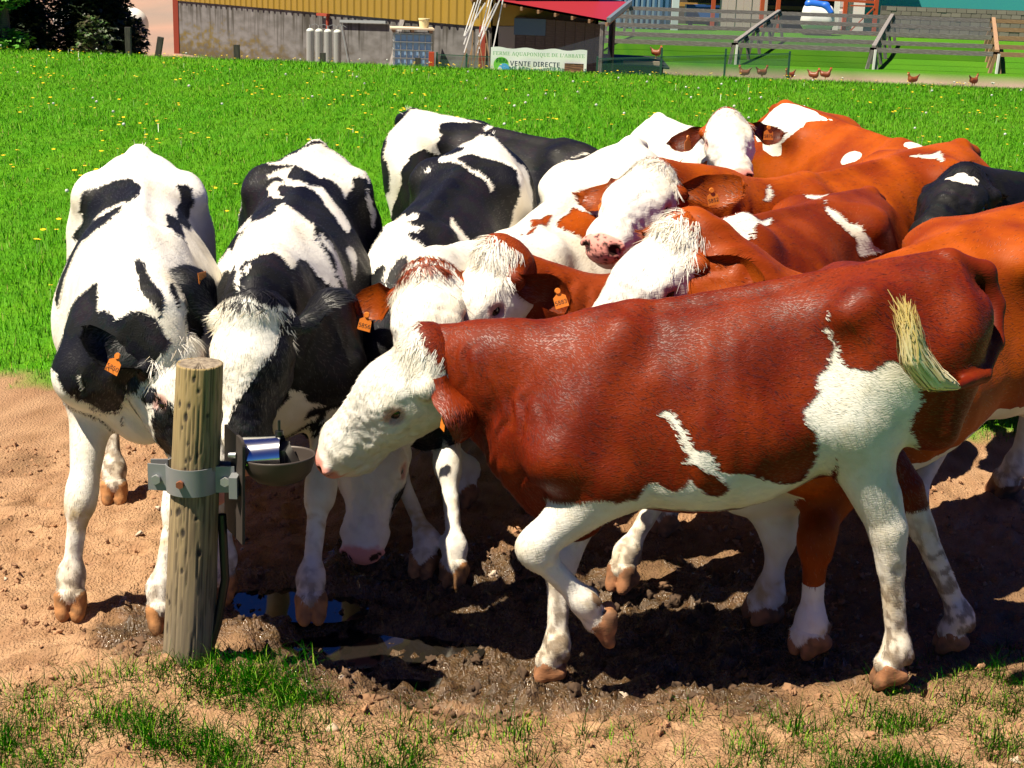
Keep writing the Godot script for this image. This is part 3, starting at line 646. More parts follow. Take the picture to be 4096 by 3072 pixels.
func ground() -> void:
	lumps.seed = 5; lumps.frequency = 1.0; lumps.fractal_octaves = 3
	grit.seed = 8; grit.frequency = 1.0; grit.fractal_octaves = 3
	var r := RandomNumberGenerator.new()
	r.seed = 4
	for i in 90:
		prints.append(Vector3(r.randf_range(-2.0, 2.4), r.randf_range(-5.2, -3.3), r.randf_range(0.04, 0.075)))
	var xs := spaced(-170.0, 170.0, -1.75, 2.1, 0.017)
	var zs := spaced(-330.0, 20.0, -5.0, -2.9, 0.017)
	var nx := xs.size()
	var nz := zs.size()
	var v := PackedVector3Array()
	var c := PackedColorArray()
	var wets := PackedFloat32Array()
	v.resize(nx * nz); c.resize(nx * nz); wets.resize(nx * nz)
	var rows := func(j: int):
		var z := zs[j]
		for i in nx:
			var x := xs[i]
			var d := dirt_mask(x, z)
			var w := wet_mask(x, z) if d > 0.02 else 0.0
			v[j * nx + i] = Vector3(x, land_y(x, z) + relief(x, z, d, w), z)
			wets[j * nx + i] = w * d
			var n := lumps.get_noise_2d(x * 6.0, z * 6.0)
			var n2 := grit.get_noise_2d(x * 22.0, z * 22.0)
			var dry := Color(0.40, 0.245, 0.140).lerp(Color(0.25, 0.138, 0.073), clampf(0.42 + n * 0.8 + n2 * 0.5, 0, 1))
			var dung := soft(0.25, 0.5, lumps.get_noise_2d(x * 2.6 + 80, z * 2.6 + n2 * 0.1))
			dry = dry.lerp(Color(0.12, 0.065, 0.032), dung * 0.55)
			var mud := Color(0.050, 0.028, 0.014).lerp(Color(0.10, 0.06, 0.030), clampf(0.5 + n2 * 1.4, 0, 1))
			var damp := soft(1.25, 0.55, sqrt(pow((x - 0.75) / 1.5, 2.0) + pow((z + 4.35) / 0.62, 2.0)) + n * 0.5)
			dry = dry.lerp(Color(0.115, 0.066, 0.036).lerp(Color(0.19, 0.115, 0.062), clampf(0.5 + n2, 0, 1)), damp * 0.85)
			var soil := dry.lerp(mud, w)
			var turf := Color(0.055, 0.22, 0.006).lerp(Color(0.10, 0.28, 0.012), clampf(0.5 + n * 1.2, 0, 1))
			if z < -40.0:
				turf = turf.lerp(Color(0.045, 0.13, 0.012), 0.5)
			# trodden gravel of the hen run and the pink earth of the yard and slope
			var yard := soft(-38.0, -40.0, z + n * 1.5) * soft(-72.0, -69.0, z)
			var gravel := Color(0.34, 0.27, 0.20).lerp(Color(0.24, 0.18, 0.13), clampf(0.5 + n2, 0, 1))
			turf = turf.lerp(gravel, yard * (1.0 if x < 3.0 else soft(-55.0, -53.5, z + n)))
			turf = turf.lerp(Color(0.38, 0.235, 0.175).lerp(Color(0.26, 0.20, 0.165), clampf(0.35 + lumps.get_noise_2d(x * 0.12, z * 0.22) * 1.8 + n2 * 0.3, 0, 1)), soft(-46.0, -50.0, z) * soft(-8.0, -11.0, x))
			c[j * nx + i] = turf.lerp(soil, soft(0.15, 0.55, d))
	var threads := []
	for k in 4:
		var th := Thread.new()
		th.start(func():
			for j in range(k, nz, 4):
				rows.call(j))
		threads.append(th)
	for th in threads:
		th.wait_to_finish()
	var nrm := PackedVector3Array()
	nrm.resize(nx * nz)
	var dry_i := PackedInt32Array()
	var wet_i := PackedInt32Array()
	for j in nz - 1:
		for i in nx - 1:
			var a := j * nx + i
			var t := [a, a + 1, a + nx, a + 1, a + nx + 1, a + nx]
			var f := (v[a + nx] - v[a]).cross(v[a + 1] - v[a])
			for k in t:
				nrm[k] += f / maxf(f.length(), 1e-9)
			if wets[a] > 0.5:
				wet_i.append_array(t)
			else:
				dry_i.append_array(t)
	for i in nrm.size():
		nrm[i] = nrm[i].normalized()
	var mesh := ArrayMesh.new()
	for k in 2:
		var arr := []
		arr.resize(Mesh.ARRAY_MAX)
		arr[Mesh.ARRAY_VERTEX] = v; arr[Mesh.ARRAY_NORMAL] = nrm; arr[Mesh.ARRAY_COLOR] = c
		arr[Mesh.ARRAY_INDEX] = wet_i if k else dry_i
		mesh.add_surface_from_arrays(Mesh.PRIMITIVE_TRIANGLES, arr)
		var m := StandardMaterial3D.new()
		m.vertex_color_use_as_albedo = true
		m.roughness = 0.32 if k else 0.95
		m.metallic_specular = 0.5 if k else 0.2
		m.heightmap_enabled = true
		m.heightmap_texture = noise_tex(0.05, 21 + k)
		m.heightmap_scale = 1.1
		m.uv1_triplanar = true
		m.uv1_world_triplanar = true
		m.uv1_scale = Vector3(3, 3, 3)
		if k:
			var nt := noise_tex(0.02, 33)
			var ramp := Gradient.new()
			ramp.set_color(0, Color(0.08, 0.08, 0.08)); ramp.set_color(1, Color(0.8, 0.8, 0.8))
			ramp.set_offset(0, 0.42); ramp.set_offset(1, 0.62)
			nt.color_ramp = ramp
			m.roughness = 1.0
			m.roughness_texture = nt
		mesh.surface_set_material(k, m)
	var mi := MeshInstance3D.new()
	mi.name = "ground"
	mi.mesh = mesh
	mi.set_meta("kind", "structure")
	add_child(mi)
	puddles()
	grass()

const POOLS := [[-0.74, -4.33, 0.24, 0.14], [-0.54, -4.08, 0.24, 0.13], [-0.24, -4.18, 0.18, 0.09], [-0.28, -3.88, 0.12, 0.06]]

func puddles() -> void:
	var wm := plain(Color(0.012, 0.010, 0.008), 0.03)
	wm.metallic_specular = 0.6
	for pool in POOLS:
		var e: Array = [pool[0], pool[1], pool[2] * 1.25, pool[3] * 1.25, land_y(pool[0], pool[1]) - 0.019]
		var st := SurfaceTool.new()
		st.begin(Mesh.PRIMITIVE_TRIANGLES)
		st.set_normal(Vector3.UP)
		for i in 28:
			var p := []
			for k in [i, i + 1]:
				var a: float = k % 28 * TAU / 28
				var rr := 1.0 + 0.15 * sin(a * 3.0 + e[0] * 9.0)
				p.append(Vector3(e[0] + cos(a) * e[2] * rr, e[4], e[1] + sin(a) * e[3] * rr))
			st.add_vertex(Vector3(e[0], e[4], e[1])); st.add_vertex(p[0]); st.add_vertex(p[1])
		var mi := MeshInstance3D.new()
		mi.name = "puddle"
		mi.mesh = st.commit()
		mi.mesh.surface_set_material(0, wm)
		mi.set_meta("kind", "structure")
		add_child(mi, true)

# ---------------------------------------------------------------- grass
func clump(blades: int, r: float, h: float, w: float, sd: int, seg := 3, lean := 0.55) -> ArrayMesh:
	var rg := RandomNumberGenerator.new()
	rg.seed = sd
	var v := PackedVector3Array()
	var n := PackedVector3Array()
	var c := PackedColorArray()
	var idx := PackedInt32Array()
	for k in blades:
		var a := rg.randf() * TAU
		var p := Vector3(cos(a), 0, sin(a)) * r * sqrt(rg.randf())
		var d := rg.randf() * TAU
		var out := Vector3(cos(d), 0, sin(d))
		var sdv := Vector3(-sin(d), 0, cos(d))
		var hh := h * rg.randf_range(0.45, 1.15)
		var ln := lean * rg.randf_range(0.2, 1.3)
		var ww := w * rg.randf_range(0.7, 1.2)
		var tone := rg.randf()
		var col := Color(0.10, 0.41, 0.007).lerp(Color(0.22, 0.57, 0.018), tone)
		if rg.randf() < 0.06:
			col = Color(0.34, 0.30, 0.10)
		var first := v.size()
		for i in seg + 1:
			var u := i / float(seg)
			var q := p + Vector3(0, hh * (u - 0.25 * ln * u * u), 0) + out * hh * ln * u * u
			var wd := ww * (1.0 - u * 0.92) * 0.5
			var nn := (out * -0.6 * (1.0 - ln * u) + Vector3(0, 1.0 + u, 0)).normalized()
			for g in [-1.0, 1.0]:
				v.append(q + sdv * wd * g)
				n.append((nn + sdv * g * 0.35).normalized())
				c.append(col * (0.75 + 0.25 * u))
		for i in seg:
			var b := first + i * 2
			idx.append_array([b, b + 1, b + 2, b + 1, b + 3, b + 2])
	var arr := []
	arr.resize(Mesh.ARRAY_MAX)
	arr[Mesh.ARRAY_VERTEX] = v; arr[Mesh.ARRAY_NORMAL] = n; arr[Mesh.ARRAY_COLOR] = c; arr[Mesh.ARRAY_INDEX] = idx
	var m := ArrayMesh.new()
	m.add_surface_from_arrays(Mesh.PRIMITIVE_TRIANGLES, arr)
	return m

func scatter(called: String, mesh: Mesh, at: Array, label: String, category: String) -> void:
	var mm := MultiMesh.new()
	mm.transform_format = MultiMesh.TRANSFORM_3D
	mm.use_colors = true
	mm.mesh = mesh
	mm.instance_count = at.size()
	for i in at.size():
		mm.set_instance_transform(i, at[i][0])
		mm.set_instance_color(i, at[i][1])
	var o := MultiMeshInstance3D.new()
	o.name = called
	o.multimesh = mm
	o.set_meta("kind", "stuff")
	o.set_meta("label", label)
	o.set_meta("category", category)
	add_child(o, true)

func grass() -> void:
	var gm := StandardMaterial3D.new()
	gm.vertex_color_use_as_albedo = true
	gm.roughness = 0.45
	gm.metallic_specular = 0.25
	gm.backlight_enabled = true
	gm.backlight = Color(0.16, 0.60, 0.03)
	var rg := RandomNumberGenerator.new()
	rg.seed = 77
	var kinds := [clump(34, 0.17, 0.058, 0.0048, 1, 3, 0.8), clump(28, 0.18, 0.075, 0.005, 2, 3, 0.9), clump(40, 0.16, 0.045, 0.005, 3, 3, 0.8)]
	var lists := [[], [], []]
	# meadow behind the cattle, thinning in number and growing in size with distance
	var z := -5.2
	while z > -39.0:
		var far := (-z - 5.0) / 25.0
		var step := lerpf(0.095, 0.22, clampf(far, 0, 1))
		var half := -z * 0.46 + 2.4
		var x := -half
		while x < half:
			var px := x + rg.randf_range(-0.5, 0.5) * step
			var pz := z + rg.randf_range(-0.5, 0.5) * step
			var d := dirt_mask(px, pz)
			var keep := rg.randf() > d * 1.25
			if keep:
				var n := lumps.get_noise_2d(px * 0.35, pz * 0.35)
				var n2 := lumps.get_noise_2d(px * 1.4 + 20, pz * 1.4)
				var s := lerpf(0.75, 1.6, clampf(far, 0, 1)) * (1.0 + n2 * 0.5) * (1.0 - d * 0.6)
				var hs := lerpf(0.9, 1.15, clampf(far, 0, 1)) * (1.0 + n * 0.5 + n2 * 0.35) * (1.0 - d * 0.5)
				var b := Basis(Vector3.UP, rg.randf() * TAU).scaled(Vector3(s, hs, s))
				var tint := Color(1, 1, 1).lerp(Color(0.75, 0.92, 0.8), clampf(0.5 + n * 1.6, 0, 1)).lerp(Color(1.35, 1.1, 0.9), clampf(n2 * 1.2, 0, 1) * 0.6)
				lists[rg.randi() % 3].append([Transform3D(b, Vector3(px, full_y(px, pz) - 0.006, pz)), tint])
			x += step
		z -= step
	# the near bank: long loose blades in patches, bare earth showing between
	var near_kinds := [clump(15, 0.06, 0.085, 0.0038, 11, 4, 1.1), clump(11, 0.06, 0.125, 0.0034, 12, 4, 1.0), clump(20, 0.07, 0.05, 0.0036, 13, 3, 1.2)]
	var near_lists := [[], [], []]
	var put_near := func(px: float, pz: float, low: float, high: float):
		var s := rg.randf_range(0.6, 1.1)
		var b := Basis(Vector3.UP, rg.randf() * TAU).scaled(Vector3(s, rg.randf_range(low, high), s))
		near_lists[rg.randi() % 3].append([Transform3D(b, Vector3(px, full_y(px, pz) - 0.004, pz)), Color(1.25, 0.85, 1.4).lerp(Color(2.0, 0.95, 3.0), pow(rg.randf(), 4.0))])
	for k in 27000:
		var px := rg.randf_range(-2.8, 2.9)
		var pz := rg.randf_range(-4.2, -2.6)
		var d := dirt_mask(px, pz)
		var patchy := lumps.get_noise_2d(px * 3.0 + 14, pz * 3.0) * 0.8 + lumps.get_noise_2d(px * 10.0, pz * 10.0 + 5) * 0.4
		var x_mid := 0.1
		var front := soft(-3.75, -3.1, pz - 0.1 + 0.22 * soft(0.4, 1.6, px))
		if rg.randf() < (1.0 - d) * 0.75 * clampf(0.6 + patchy, 0.05, 1.0) + front * 0.62 * soft(-0.1, 0.4, patchy) * (0.35 + 0.65 * soft(0.25, 0.9, absf(x_mid - px))) + 0.004 * front + 0.34 * soft(-3.40, -3.12, pz) * clampf(0.3 + patchy, 0.0, 1.0) * (0.4 + 0.6 * soft(0.3, 0.9, absf(px - 0.1))):
			put_near.call(px, pz, 0.45, 1.15)
	# tufts by the post and stragglers on the bare earth
	for e in [[-0.70, -3.55, 0.16, 46], [-0.58, -3.47, 0.12, 26], [-0.86, -3.62, 0.10, 12], [-1.02, -3.58, 0.12, 10], [-0.72, -3.78, 0.07, 8], [1.35, -3.72, 0.2, 20], [1.5, -3.85, 0.2, 24], [-1.25, -3.5, 0.2, 14], [1.15, -3.6, 0.15, 10], [0.75, -3.45, 0.3, 12], [-0.2, -3.3, 0.4, 14]]:
		for k in e[3] * 2:
			put_near.call(e[0] + rg.randfn(0, 0.6) * e[2], e[1] + rg.randfn(0, 0.45) * e[2], 0.35, 0.95)
	for k in 3:
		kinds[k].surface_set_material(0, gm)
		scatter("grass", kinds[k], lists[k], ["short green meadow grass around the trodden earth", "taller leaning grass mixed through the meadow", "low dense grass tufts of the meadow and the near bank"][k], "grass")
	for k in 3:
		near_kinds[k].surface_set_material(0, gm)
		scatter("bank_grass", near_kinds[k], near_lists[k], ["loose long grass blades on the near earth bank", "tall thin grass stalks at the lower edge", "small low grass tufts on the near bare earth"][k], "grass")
	flowers(rg)

func flowers(rg: RandomNumberGenerator) -> void:
	# buttercup: five round petals in a cup on a thin stem
	var st := SurfaceTool.new()
	st.begin(Mesh.PRIMITIVE_TRIANGLES)
	var petal := func(tool: SurfaceTool, col: Color, r: float, h: float, count: int):
		tool.set_color(col)
		for k in count:
			var a := k * TAU / count
			var b := a + TAU / count * 0.92
			var m := (a + b) * 0.5
			tool.set_normal(Vector3(0, 1, 0))
			tool.add_vertex(Vector3(0, h, 0)); tool.add_vertex(Vector3(cos(a) * r, h + r * 0.25, sin(a) * r)); tool.add_vertex(Vector3(cos(m) * r * 1.25, h + r * 0.4, sin(m) * r * 1.25))
			tool.add_vertex(Vector3(0, h, 0)); tool.add_vertex(Vector3(cos(m) * r * 1.25, h + r * 0.4, sin(m) * r * 1.25)); tool.add_vertex(Vector3(cos(b) * r, h + r * 0.25, sin(b) * r))
	var stem := func(tool: SurfaceTool, h: float):
		tool.set_color(Color(0.06, 0.15, 0.015))
		tool.set_normal(Vector3(0, 0.5, 0.86))
		for k in 3:
			var a := k * TAU / 3
			var b := (k + 1) * TAU / 3
			var w := 0.0016
			for q in [Vector3(cos(a) * w, 0, sin(a) * w), Vector3(cos(b) * w, 0, sin(b) * w), Vector3(cos(a) * w, h, sin(a) * w), Vector3(cos(b) * w, 0, sin(b) * w), Vector3(cos(b) * w, h, sin(b) * w), Vector3(cos(a) * w, h, sin(a) * w)]:
				tool.add_vertex(q)
	petal.call(st, Color(0.82, 0.56, 0.008), 0.0135, 0.13, 5)
	stem.call(st, 0.13)
	var mat := plain(Color(1, 1, 1), 0.35)
	mat.vertex_color_use_as_albedo = true
	st.set_material(mat)
	var cup := st.commit()
	var at := []
	for k in 7000:
		var z := -5.8 - 30.0 * pow(rg.randf(), 0.85)
		var x := rg.randf_range(-1, 1) * (-z * 0.38 + 0.5)
		if lumps.get_noise_2d(x * 0.5 + 70, z * 0.5) + 0.8 * lumps.get_noise_2d(x * 1.6, z * 1.6 + 40) < rg.randf_range(0.1, 0.5) or dirt_mask(x, z) > 0.1:
			continue
		var s := rg.randf_range(0.8, 1.25)
		at.append([Transform3D(Basis(Vector3.UP, rg.randf() * TAU).rotated(Vector3.RIGHT, rg.randf_range(-0.3, 0.4)).scaled(Vector3(s * 1.15, s * 0.75, s * 1.15)), Vector3(x, full_y(x, z), z)), Color.WHITE])
	scatter("buttercups", cup, at, "small yellow buttercups scattered through the green meadow", "flowers")
	# dandelion clock: a ball of fine white spokes on a stem
	var sd := SurfaceTool.new()
	sd.begin(Mesh.PRIMITIVE_TRIANGLES)
	stem.call(sd, 0.11)
	sd.set_color(Color(0.72, 0.72, 0.68))
	for k in 90:
		var y := 1.0 - 2.0 * (k + 0.5) / 90.0
		var a := k * 2.39996
		var d := Vector3(cos(a) * sqrt(1 - y * y), y, sin(a) * sqrt(1 - y * y))
		var sdv := d.cross(Vector3(0.3, 0.9, 0.2)).normalized()
		var up := d.cross(sdv)
		sd.set_normal(d)
		var tip := Vector3(0, 0.125, 0) + d * 0.018
		for q in [[sdv, up], [up, -sdv]]:
			sd.add_vertex(tip + q[0] * 0.0065); sd.add_vertex(tip + q[1] * 0.0065); sd.add_vertex(tip - q[0] * 0.0065 + q[1] * 0.0)
	sd.generate_normals()
	sd.set_material(mat)
	var clock := sd.commit()
	var at2 := []
	for k in 130:
		var z := -6.0 - 28.0 * pow(rg.randf(), 0.75)
		var x := rg.randf_range(-1, 1) * (-z * 0.38 + 0.5)
		if dirt_mask(x, z) > 0.1:
			continue
		at2.append([Transform3D(Basis(Vector3.UP, rg.randf() * TAU).scaled(Vector3.ONE * rg.randf_range(0.75, 1.0)), Vector3(x, full_y(x, z), z)), Color.WHITE])
	scatter("dandelion_clocks", clock, at2, "white dandelion clocks dotted over the green meadow", "flowers")

# ---------------------------------------------------------------- farmyard beyond the meadow
func thing(called: String, label: String, category: String, at := Vector3.ZERO, turn := 0.0, group := "") -> Node3D:
	var o := Node3D.new()
	o.name = called
	o.position = at
	o.rotation.y = turn
	tag(o, label, category, group)
	add_child(o, true)
	return o

func tag(o: Node3D, label: String, category: String, group := "") -> void:
	o.set_meta("label", label)
	o.set_meta("category", category)
	if group:
		o.set_meta("group", group)

func boxm(size: Vector3, m: Material) -> BoxMesh:
	var b := BoxMesh.new()
	b.size = size
	b.material = m
	return b

func cyl(r: float, h: float, m: Material, r2 := -1.0, seg := 16) -> CylinderMesh:
	var c := CylinderMesh.new()
	c.bottom_radius = r
	c.top_radius = r if r2 < 0 else r2
	c.height = h
	c.radial_segments = seg
	c.rings = 1
	c.material = m
	return c

# a squared timber or bar from p to q
func bar(p: Vector3, q: Vector3, w: float, h: float, m: Material) -> Array:
	var d := q - p
	var x := d.normalized()
	var up := Vector3.UP if absf(x.y) < 0.95 else Vector3(0, 0, 1)
	var z := x.cross(up).normalized()
	return [boxm(Vector3(d.length(), h, w), m), Transform3D(Basis(x, z.cross(x), z), (p + q) * 0.5)]

func put_bar(called: String, parent: Node3D, p: Vector3, q: Vector3, w: float, h: float, m: Material) -> MeshInstance3D:
	var b := bar(p, q, w, h, m)
	return part(called, b[0], parent, b[1])

func quad_sheet(pts: Array, m: Material, thick := 0.0) -> ArrayMesh:
	var st := SurfaceTool.new()
	st.begin(Mesh.PRIMITIVE_TRIANGLES)
	var n: Vector3 = (pts[2] - pts[0]).cross(pts[1] - pts[0]).normalized()
	var face := func(a, b, c, d, nn):
		st.set_normal(nn)
		for q in [[a, Vector2(0, 0)], [b, Vector2(1, 0)], [c, Vector2(1, 1)], [a, Vector2(0, 0)], [c, Vector2(1, 1)], [d, Vector2(0, 1)]]:
			st.set_uv(q[1])
			st.add_vertex(q[0])
	face.call(pts[0], pts[1], pts[2], pts[3], n)
	if thick > 0.0:
		var o := -n * thick
		face.call(pts[3] + o, pts[2] + o, pts[1] + o, pts[0] + o, -n)
		for i in 4:
			var a: Vector3 = pts[i]
			var b: Vector3 = pts[(i + 1) % 4]
			face.call(b, a, a + o, b + o, ((b - a).cross(n)).normalized())
	st.set_material(m)
	return st.commit()

func wall_texture() -> ImageTexture:
	var w := 1024
	var h := 128
	var im := Image.create(w, h, false, Image.FORMAT_RGB8)
	var a := FastNoiseLite.new()
	a.seed = 3; a.frequency = 0.02; a.fractal_octaves = 4
	var b := FastNoiseLite.new()
	b.seed = 9; b.frequency = 0.05; b.fractal_octaves = 3
	for x in w:
		var drip := clampf(a.get_noise_2d(x * 2.6, 5.0) * 1.6 + 0.35, 0, 1)
		var len_ := clampf(0.25 + b.get_noise_2d(x * 1.3, 70.0) * 0.9, 0.05, 1.0)
		for y in h:
			var v := y / float(h)
			var n := a.get_noise_2d(x, y * 2.0)
			var c := Color(0.27, 0.265, 0.265).lerp(Color(0.17, 0.165, 0.16), clampf(0.5 + n, 0, 1))
			c = c.lerp(Color(0.065, 0.06, 0.048), drip * smoothstep(len_ + 0.25, len_ - 0.1, v) * smoothstep(0.0, 0.06, v))
			var moss := smoothstep(0.35, 0.75, v + n * 0.5 - absf(x / float(w) - 0.12) * 0.8)
			c = c.lerp(Color(0.24, 0.17, 0.015), moss * clampf(0.55 + b.get_noise_2d(x, y * 1.5) * 1.6, 0, 1) * smoothstep(0.9, 0.1, x / float(w)))
			c = c.lerp(Color(0.11, 0.085, 0.05), smoothstep(0.55, 1.0, v + n * 0.3) * 0.7)
			im.set_pixel(x, y, (c * 0.58).linear_to_srgb())
	return ImageTexture.create_from_image(im)

func farmyard() -> void:
	var gy := -2.0
	var grey_wood := wood_mat(Color(0.24, 0.225, 0.215), Color(0.145, 0.13, 0.12))
	var new_wood := wood_mat(Color(0.36, 0.22, 0.12), Color(0.26, 0.15, 0.08))
	var rust := plain(Color(0.30, 0.045, 0.02), 0.7)
	var steel := plain(Color(0.35, 0.36, 0.36), 0.45, 0.6)
	var white := plain(Color(0.78, 0.78, 0.76), 0.5)
	# ---- long shed: stained concrete base, yellow ribbed cladding
	var L := Vector3(-14.52, gy, -62.6)
	var R := Vector3(-1.0, gy, -46.0)
	var u := (R - L).normalized()
	var n := Vector3(-u.z, 0, u.x)
	var shed := thing("farm_shed", "long shed with yellow ribbed cladding above a stained concrete wall", "shed", L)
	var wall := StandardMaterial3D.new()
	wall.albedo_texture = wall_texture()
	wall.roughness = 0.95
	var run := (R - L).length()
	var X := u * run
	var up := Vector3(0, 2.2, 0)
	part("wall", quad_sheet([up, X + up, X, Vector3.ZERO], wall, 0.25), shed)
	part("end_wall", quad_sheet([X + up - n * 0.26, X + up - n * 4.4, X - n * 4.4, X - n * 0.26], plain(Color(0.26, 0.24, 0.21), 0.95), 0.2), shed)
	var yellow := plain(Color(0.27, 0.175, 0.02), 0.45)
	var st := SurfaceTool.new()
	st.begin(Mesh.PRIMITIVE_TRIANGLES)
	var ribs := int(run / 0.42)
	var lo := 2.17
	var hi := 5.2
	for i in ribs:
		var x0 := run * i / ribs
		var p := run / ribs
		var prof := [[0.0, 0.05], [p * 0.62, 0.05], [p * 0.72, 0.10], [p * 0.90, 0.10], [p, 0.05]]
		for k in prof.size() - 1:
			var a: Vector3 = u * (x0 + prof[k][0]) + n * prof[k][1]
			var b: Vector3 = u * (x0 + prof[k + 1][0]) + n * prof[k + 1][1]
			var nn: Vector3 = (b - a).cross(Vector3.UP).normalized()
			if nn.dot(n) < 0: nn = -nn
			st.set_normal(nn)
			var ya := Vector3(0, lo, 0)
			var yb := Vector3(0, hi, 0)
			for q in [a + yb, b + yb, b + ya, a + yb, b + ya, a + ya]:
				st.add_vertex(q)
	st.set_material(yellow)
	part("cladding", st.commit(), shed)
	part("roof", quad_sheet([Vector3(0, hi + 0.9, 0) - n * 4.4, X + Vector3(0, hi + 0.9, 0) - n * 4.4, X + n * 0.4 + Vector3(0, hi, 0), n * 0.4 + Vector3(0, hi, 0)], plain(Color(0.25, 0.24, 0.24), 0.8), 0.1), shed)
	part("back_wall", quad_sheet([X + Vector3(0, hi + 0.8, 0) - n * 4.4, Vector3(0, hi + 0.8, 0) - n * 4.4, -n * 4.4, X - n * 4.4], yellow, 0.1), shed)
	part("end_cladding", quad_sheet([X + Vector3(0, hi, 0) - n * 0.02, X + Vector3(0, hi + 0.8, 0) - n * 4.4, X + Vector3(0, lo + 0.05, 0) - n * 4.4, X + Vector3(0, lo + 0.05, 0) - n * 0.02], yellow, 0.08), shed)
	part("corner_post", boxm(Vector3(0.22, 5.0, 0.22), rust), shed, Transform3D(Basis(), Vector3(0, 2.5, 0) - u * 0.12 + n * 0.05))
	part("corner_post", boxm(Vector3(0.2, 2.2, 0.2), rust), shed, Transform3D(Basis(), X * 0.985 + Vector3(0, 1.1, 0) + n * 0.12))
	part("downpipe", cyl(0.06, 2.1, rust), shed, Transform3D(Basis(), X * 0.56 + Vector3(0, 1.08, 0) + n * 0.10))
	part("pipe_bracket", boxm(Vector3(0.7, 0.09, 0.14), rust), shed, Transform3D(Basis(u, Vector3.UP, u.cross(Vector3.UP)), X * 0.55 + Vector3(0, 2.12, 0) + n * 0.16))
	var tube := plain(Color(0.24, 0.27, 0.28), 0.5)
	put_bar("wall_pipe", shed, X * 0.60 + Vector3(0, 1.95, 0) + n * 0.1, X * 0.735 + Vector3(0, 2.05, 0) + n * 0.1, 0.08, 0.09, tube)
	put_bar("wall_pipe", shed, X * 0.60 + Vector3(0, 1.95, 0) + n * 0.1, X * 0.625 + Vector3(0, 0.5, 0) + n * 0.1, 0.025, 0.025, tube)
	# bundle of pale poles hung at the corner
	var poles := thing("pole_bundle", "loose bundle of pale poles hanging at the shed corner", "poles", R)
	for i in 9:
		var a := Vector3(-0.55 + i * 0.11, 2.9 + i % 3 * 0.1, 0.25 + i % 2 * 0.08)
		put_bar("pole", poles, a, a + Vector3(-0.3 - 0.10 * (i % 4), -1.0 - 0.35 * (i % 3), 0.1), 0.035, 0.035, white)
	# ---- lean-to with the red roof
	var lean := thing("lean_to", "open lean-to with bright red sheet roof and dark board walls", "shed", Vector3(2.46, gy, -45.0))
	var A := Vector3(0, 2.54, 0)
	var B := Vector3(0.91, 3.0, -4.0)
	var C := Vector3(-3.17, 2.97, -1.0)
	var e := (C - A) * 1.35
	part("roof", quad_sheet([B + e, B, A, A + e], plain(Color(0.27, 0.012, 0.022), 0.5), 0.07), lean)
	put_bar("gutter", lean, A + Vector3(0.06, 0.0, 0), B + Vector3(0.06, 0.0, 0), 0.12, 0.14, plain(Color(0.22, 0.27, 0.30), 0.4, 0.5))
	for i in 9:
		put_bar("rafter", lean, A + e * (i / 8.3) + Vector3(0, -0.13, 0.03), B + e * (i / 8.3) + Vector3(0, -0.13, 0), 0.07, 0.10, new_wood)
	var boards := wood_mat(Color(0.10, 0.08, 0.07), Color(0.065, 0.052, 0.045))
	for i in 11:
		part("board", boxm(Vector3(0.30, 2.35 + 0.035 * (10 - i), 0.03), boards), lean, Transform3D(Basis(), Vector3(-3.2 + i * 0.31, 1.18, -1.6 + 0.004 * (i % 3))))
	part("side_wall", boxm(Vector3(0.06, 2.5, 2.6), boards), lean, Transform3D(Basis(), Vector3(0.35, 1.25, -2.9)))
	part("blue_panel", boxm(Vector3(1.4, 0.5, 0.02), plain(Color(0.06, 0.11, 0.17), 0.5)), lean, Transform3D(Basis(), Vector3(-2.5, 2.2, -1.56)))
	put_bar("post", lean, Vector3(-0.12, 0, -0.2), Vector3(-0.12, 2.4, -0.2), 0.1, 0.1, grey_wood)
	# ---- four gas cylinders
	var gas := plain(Color(0.33, 0.35, 0.34), 0.35, 0.2)
	var gx := [-7.40, -7.08, -6.76, -6.42]
	for i in 4:
		var where: String = ["leftmost of the four grey gas cylinders by the concrete wall", "second from left of four grey gas cylinders by the wall", "third from left of four grey gas cylinders by the wall", "rightmost of the four grey gas cylinders, beside the pipe shadow"][i]
		var g := thing("gas_cylinder", where, "gas cylinder", Vector3(gx[i], gy, -51.5 + 0.1 * i), 0, "gas cylinders against the shed wall")
		part("tank", cyl(0.135, 1.62, gas), g, Transform3D(Basis(), Vector3(0, 0.81, 0)))
		var dome := SphereMesh.new()
		dome.radius = 0.135; dome.height = 0.2; dome.radial_segments = 16; dome.rings = 8
		dome.material = plain(Color(0.55, 0.60, 0.56), 0.35)
		part("shoulder", dome, g, Transform3D(Basis(), Vector3(0, 1.62, 0)))
		part("valve", cyl(0.03, 0.14, steel), g, Transform3D(Basis(), Vector3(0, 1.76, 0)))
		put_bar("hose", g, Vector3(0, 1.81, 0), Vector3(0.17, 1.87, -0.02), 0.02, 0.02, tube)
		put_bar("hose", g, Vector3(0.17, 1.87, -0.02), Vector3(0.3, 1.8, -0.03), 0.02, 0.02, tube)
	# ---- water tank in a cage, board and bucket on it
	var ibc := thing("caged_tank", "blue-white plastic tank in a steel cage by the shed wall", "water tank", Vector3(-3.54, gy + 0.2, -47.2), 0.12)
	part("pallet", boxm(Vector3(1.2, 0.14, 1.0), grey_wood), ibc, Transform3D(Basis(), Vector3(0, 0.55, 0)))
	part("stand", boxm(Vector3(1.15, 0.7, 0.95), plain(Color(0.3, 0.29, 0.27), 0.95)), ibc, Transform3D(Basis(), Vector3(0, 0.13, 0)))
	var shell := plain(Color(0.24, 0.40, 0.62), 0.35)
	part("container", boxm(Vector3(1.12, 1.0, 0.92), shell), ibc, Transform3D(Basis(), Vector3(0, 1.13, 0)))
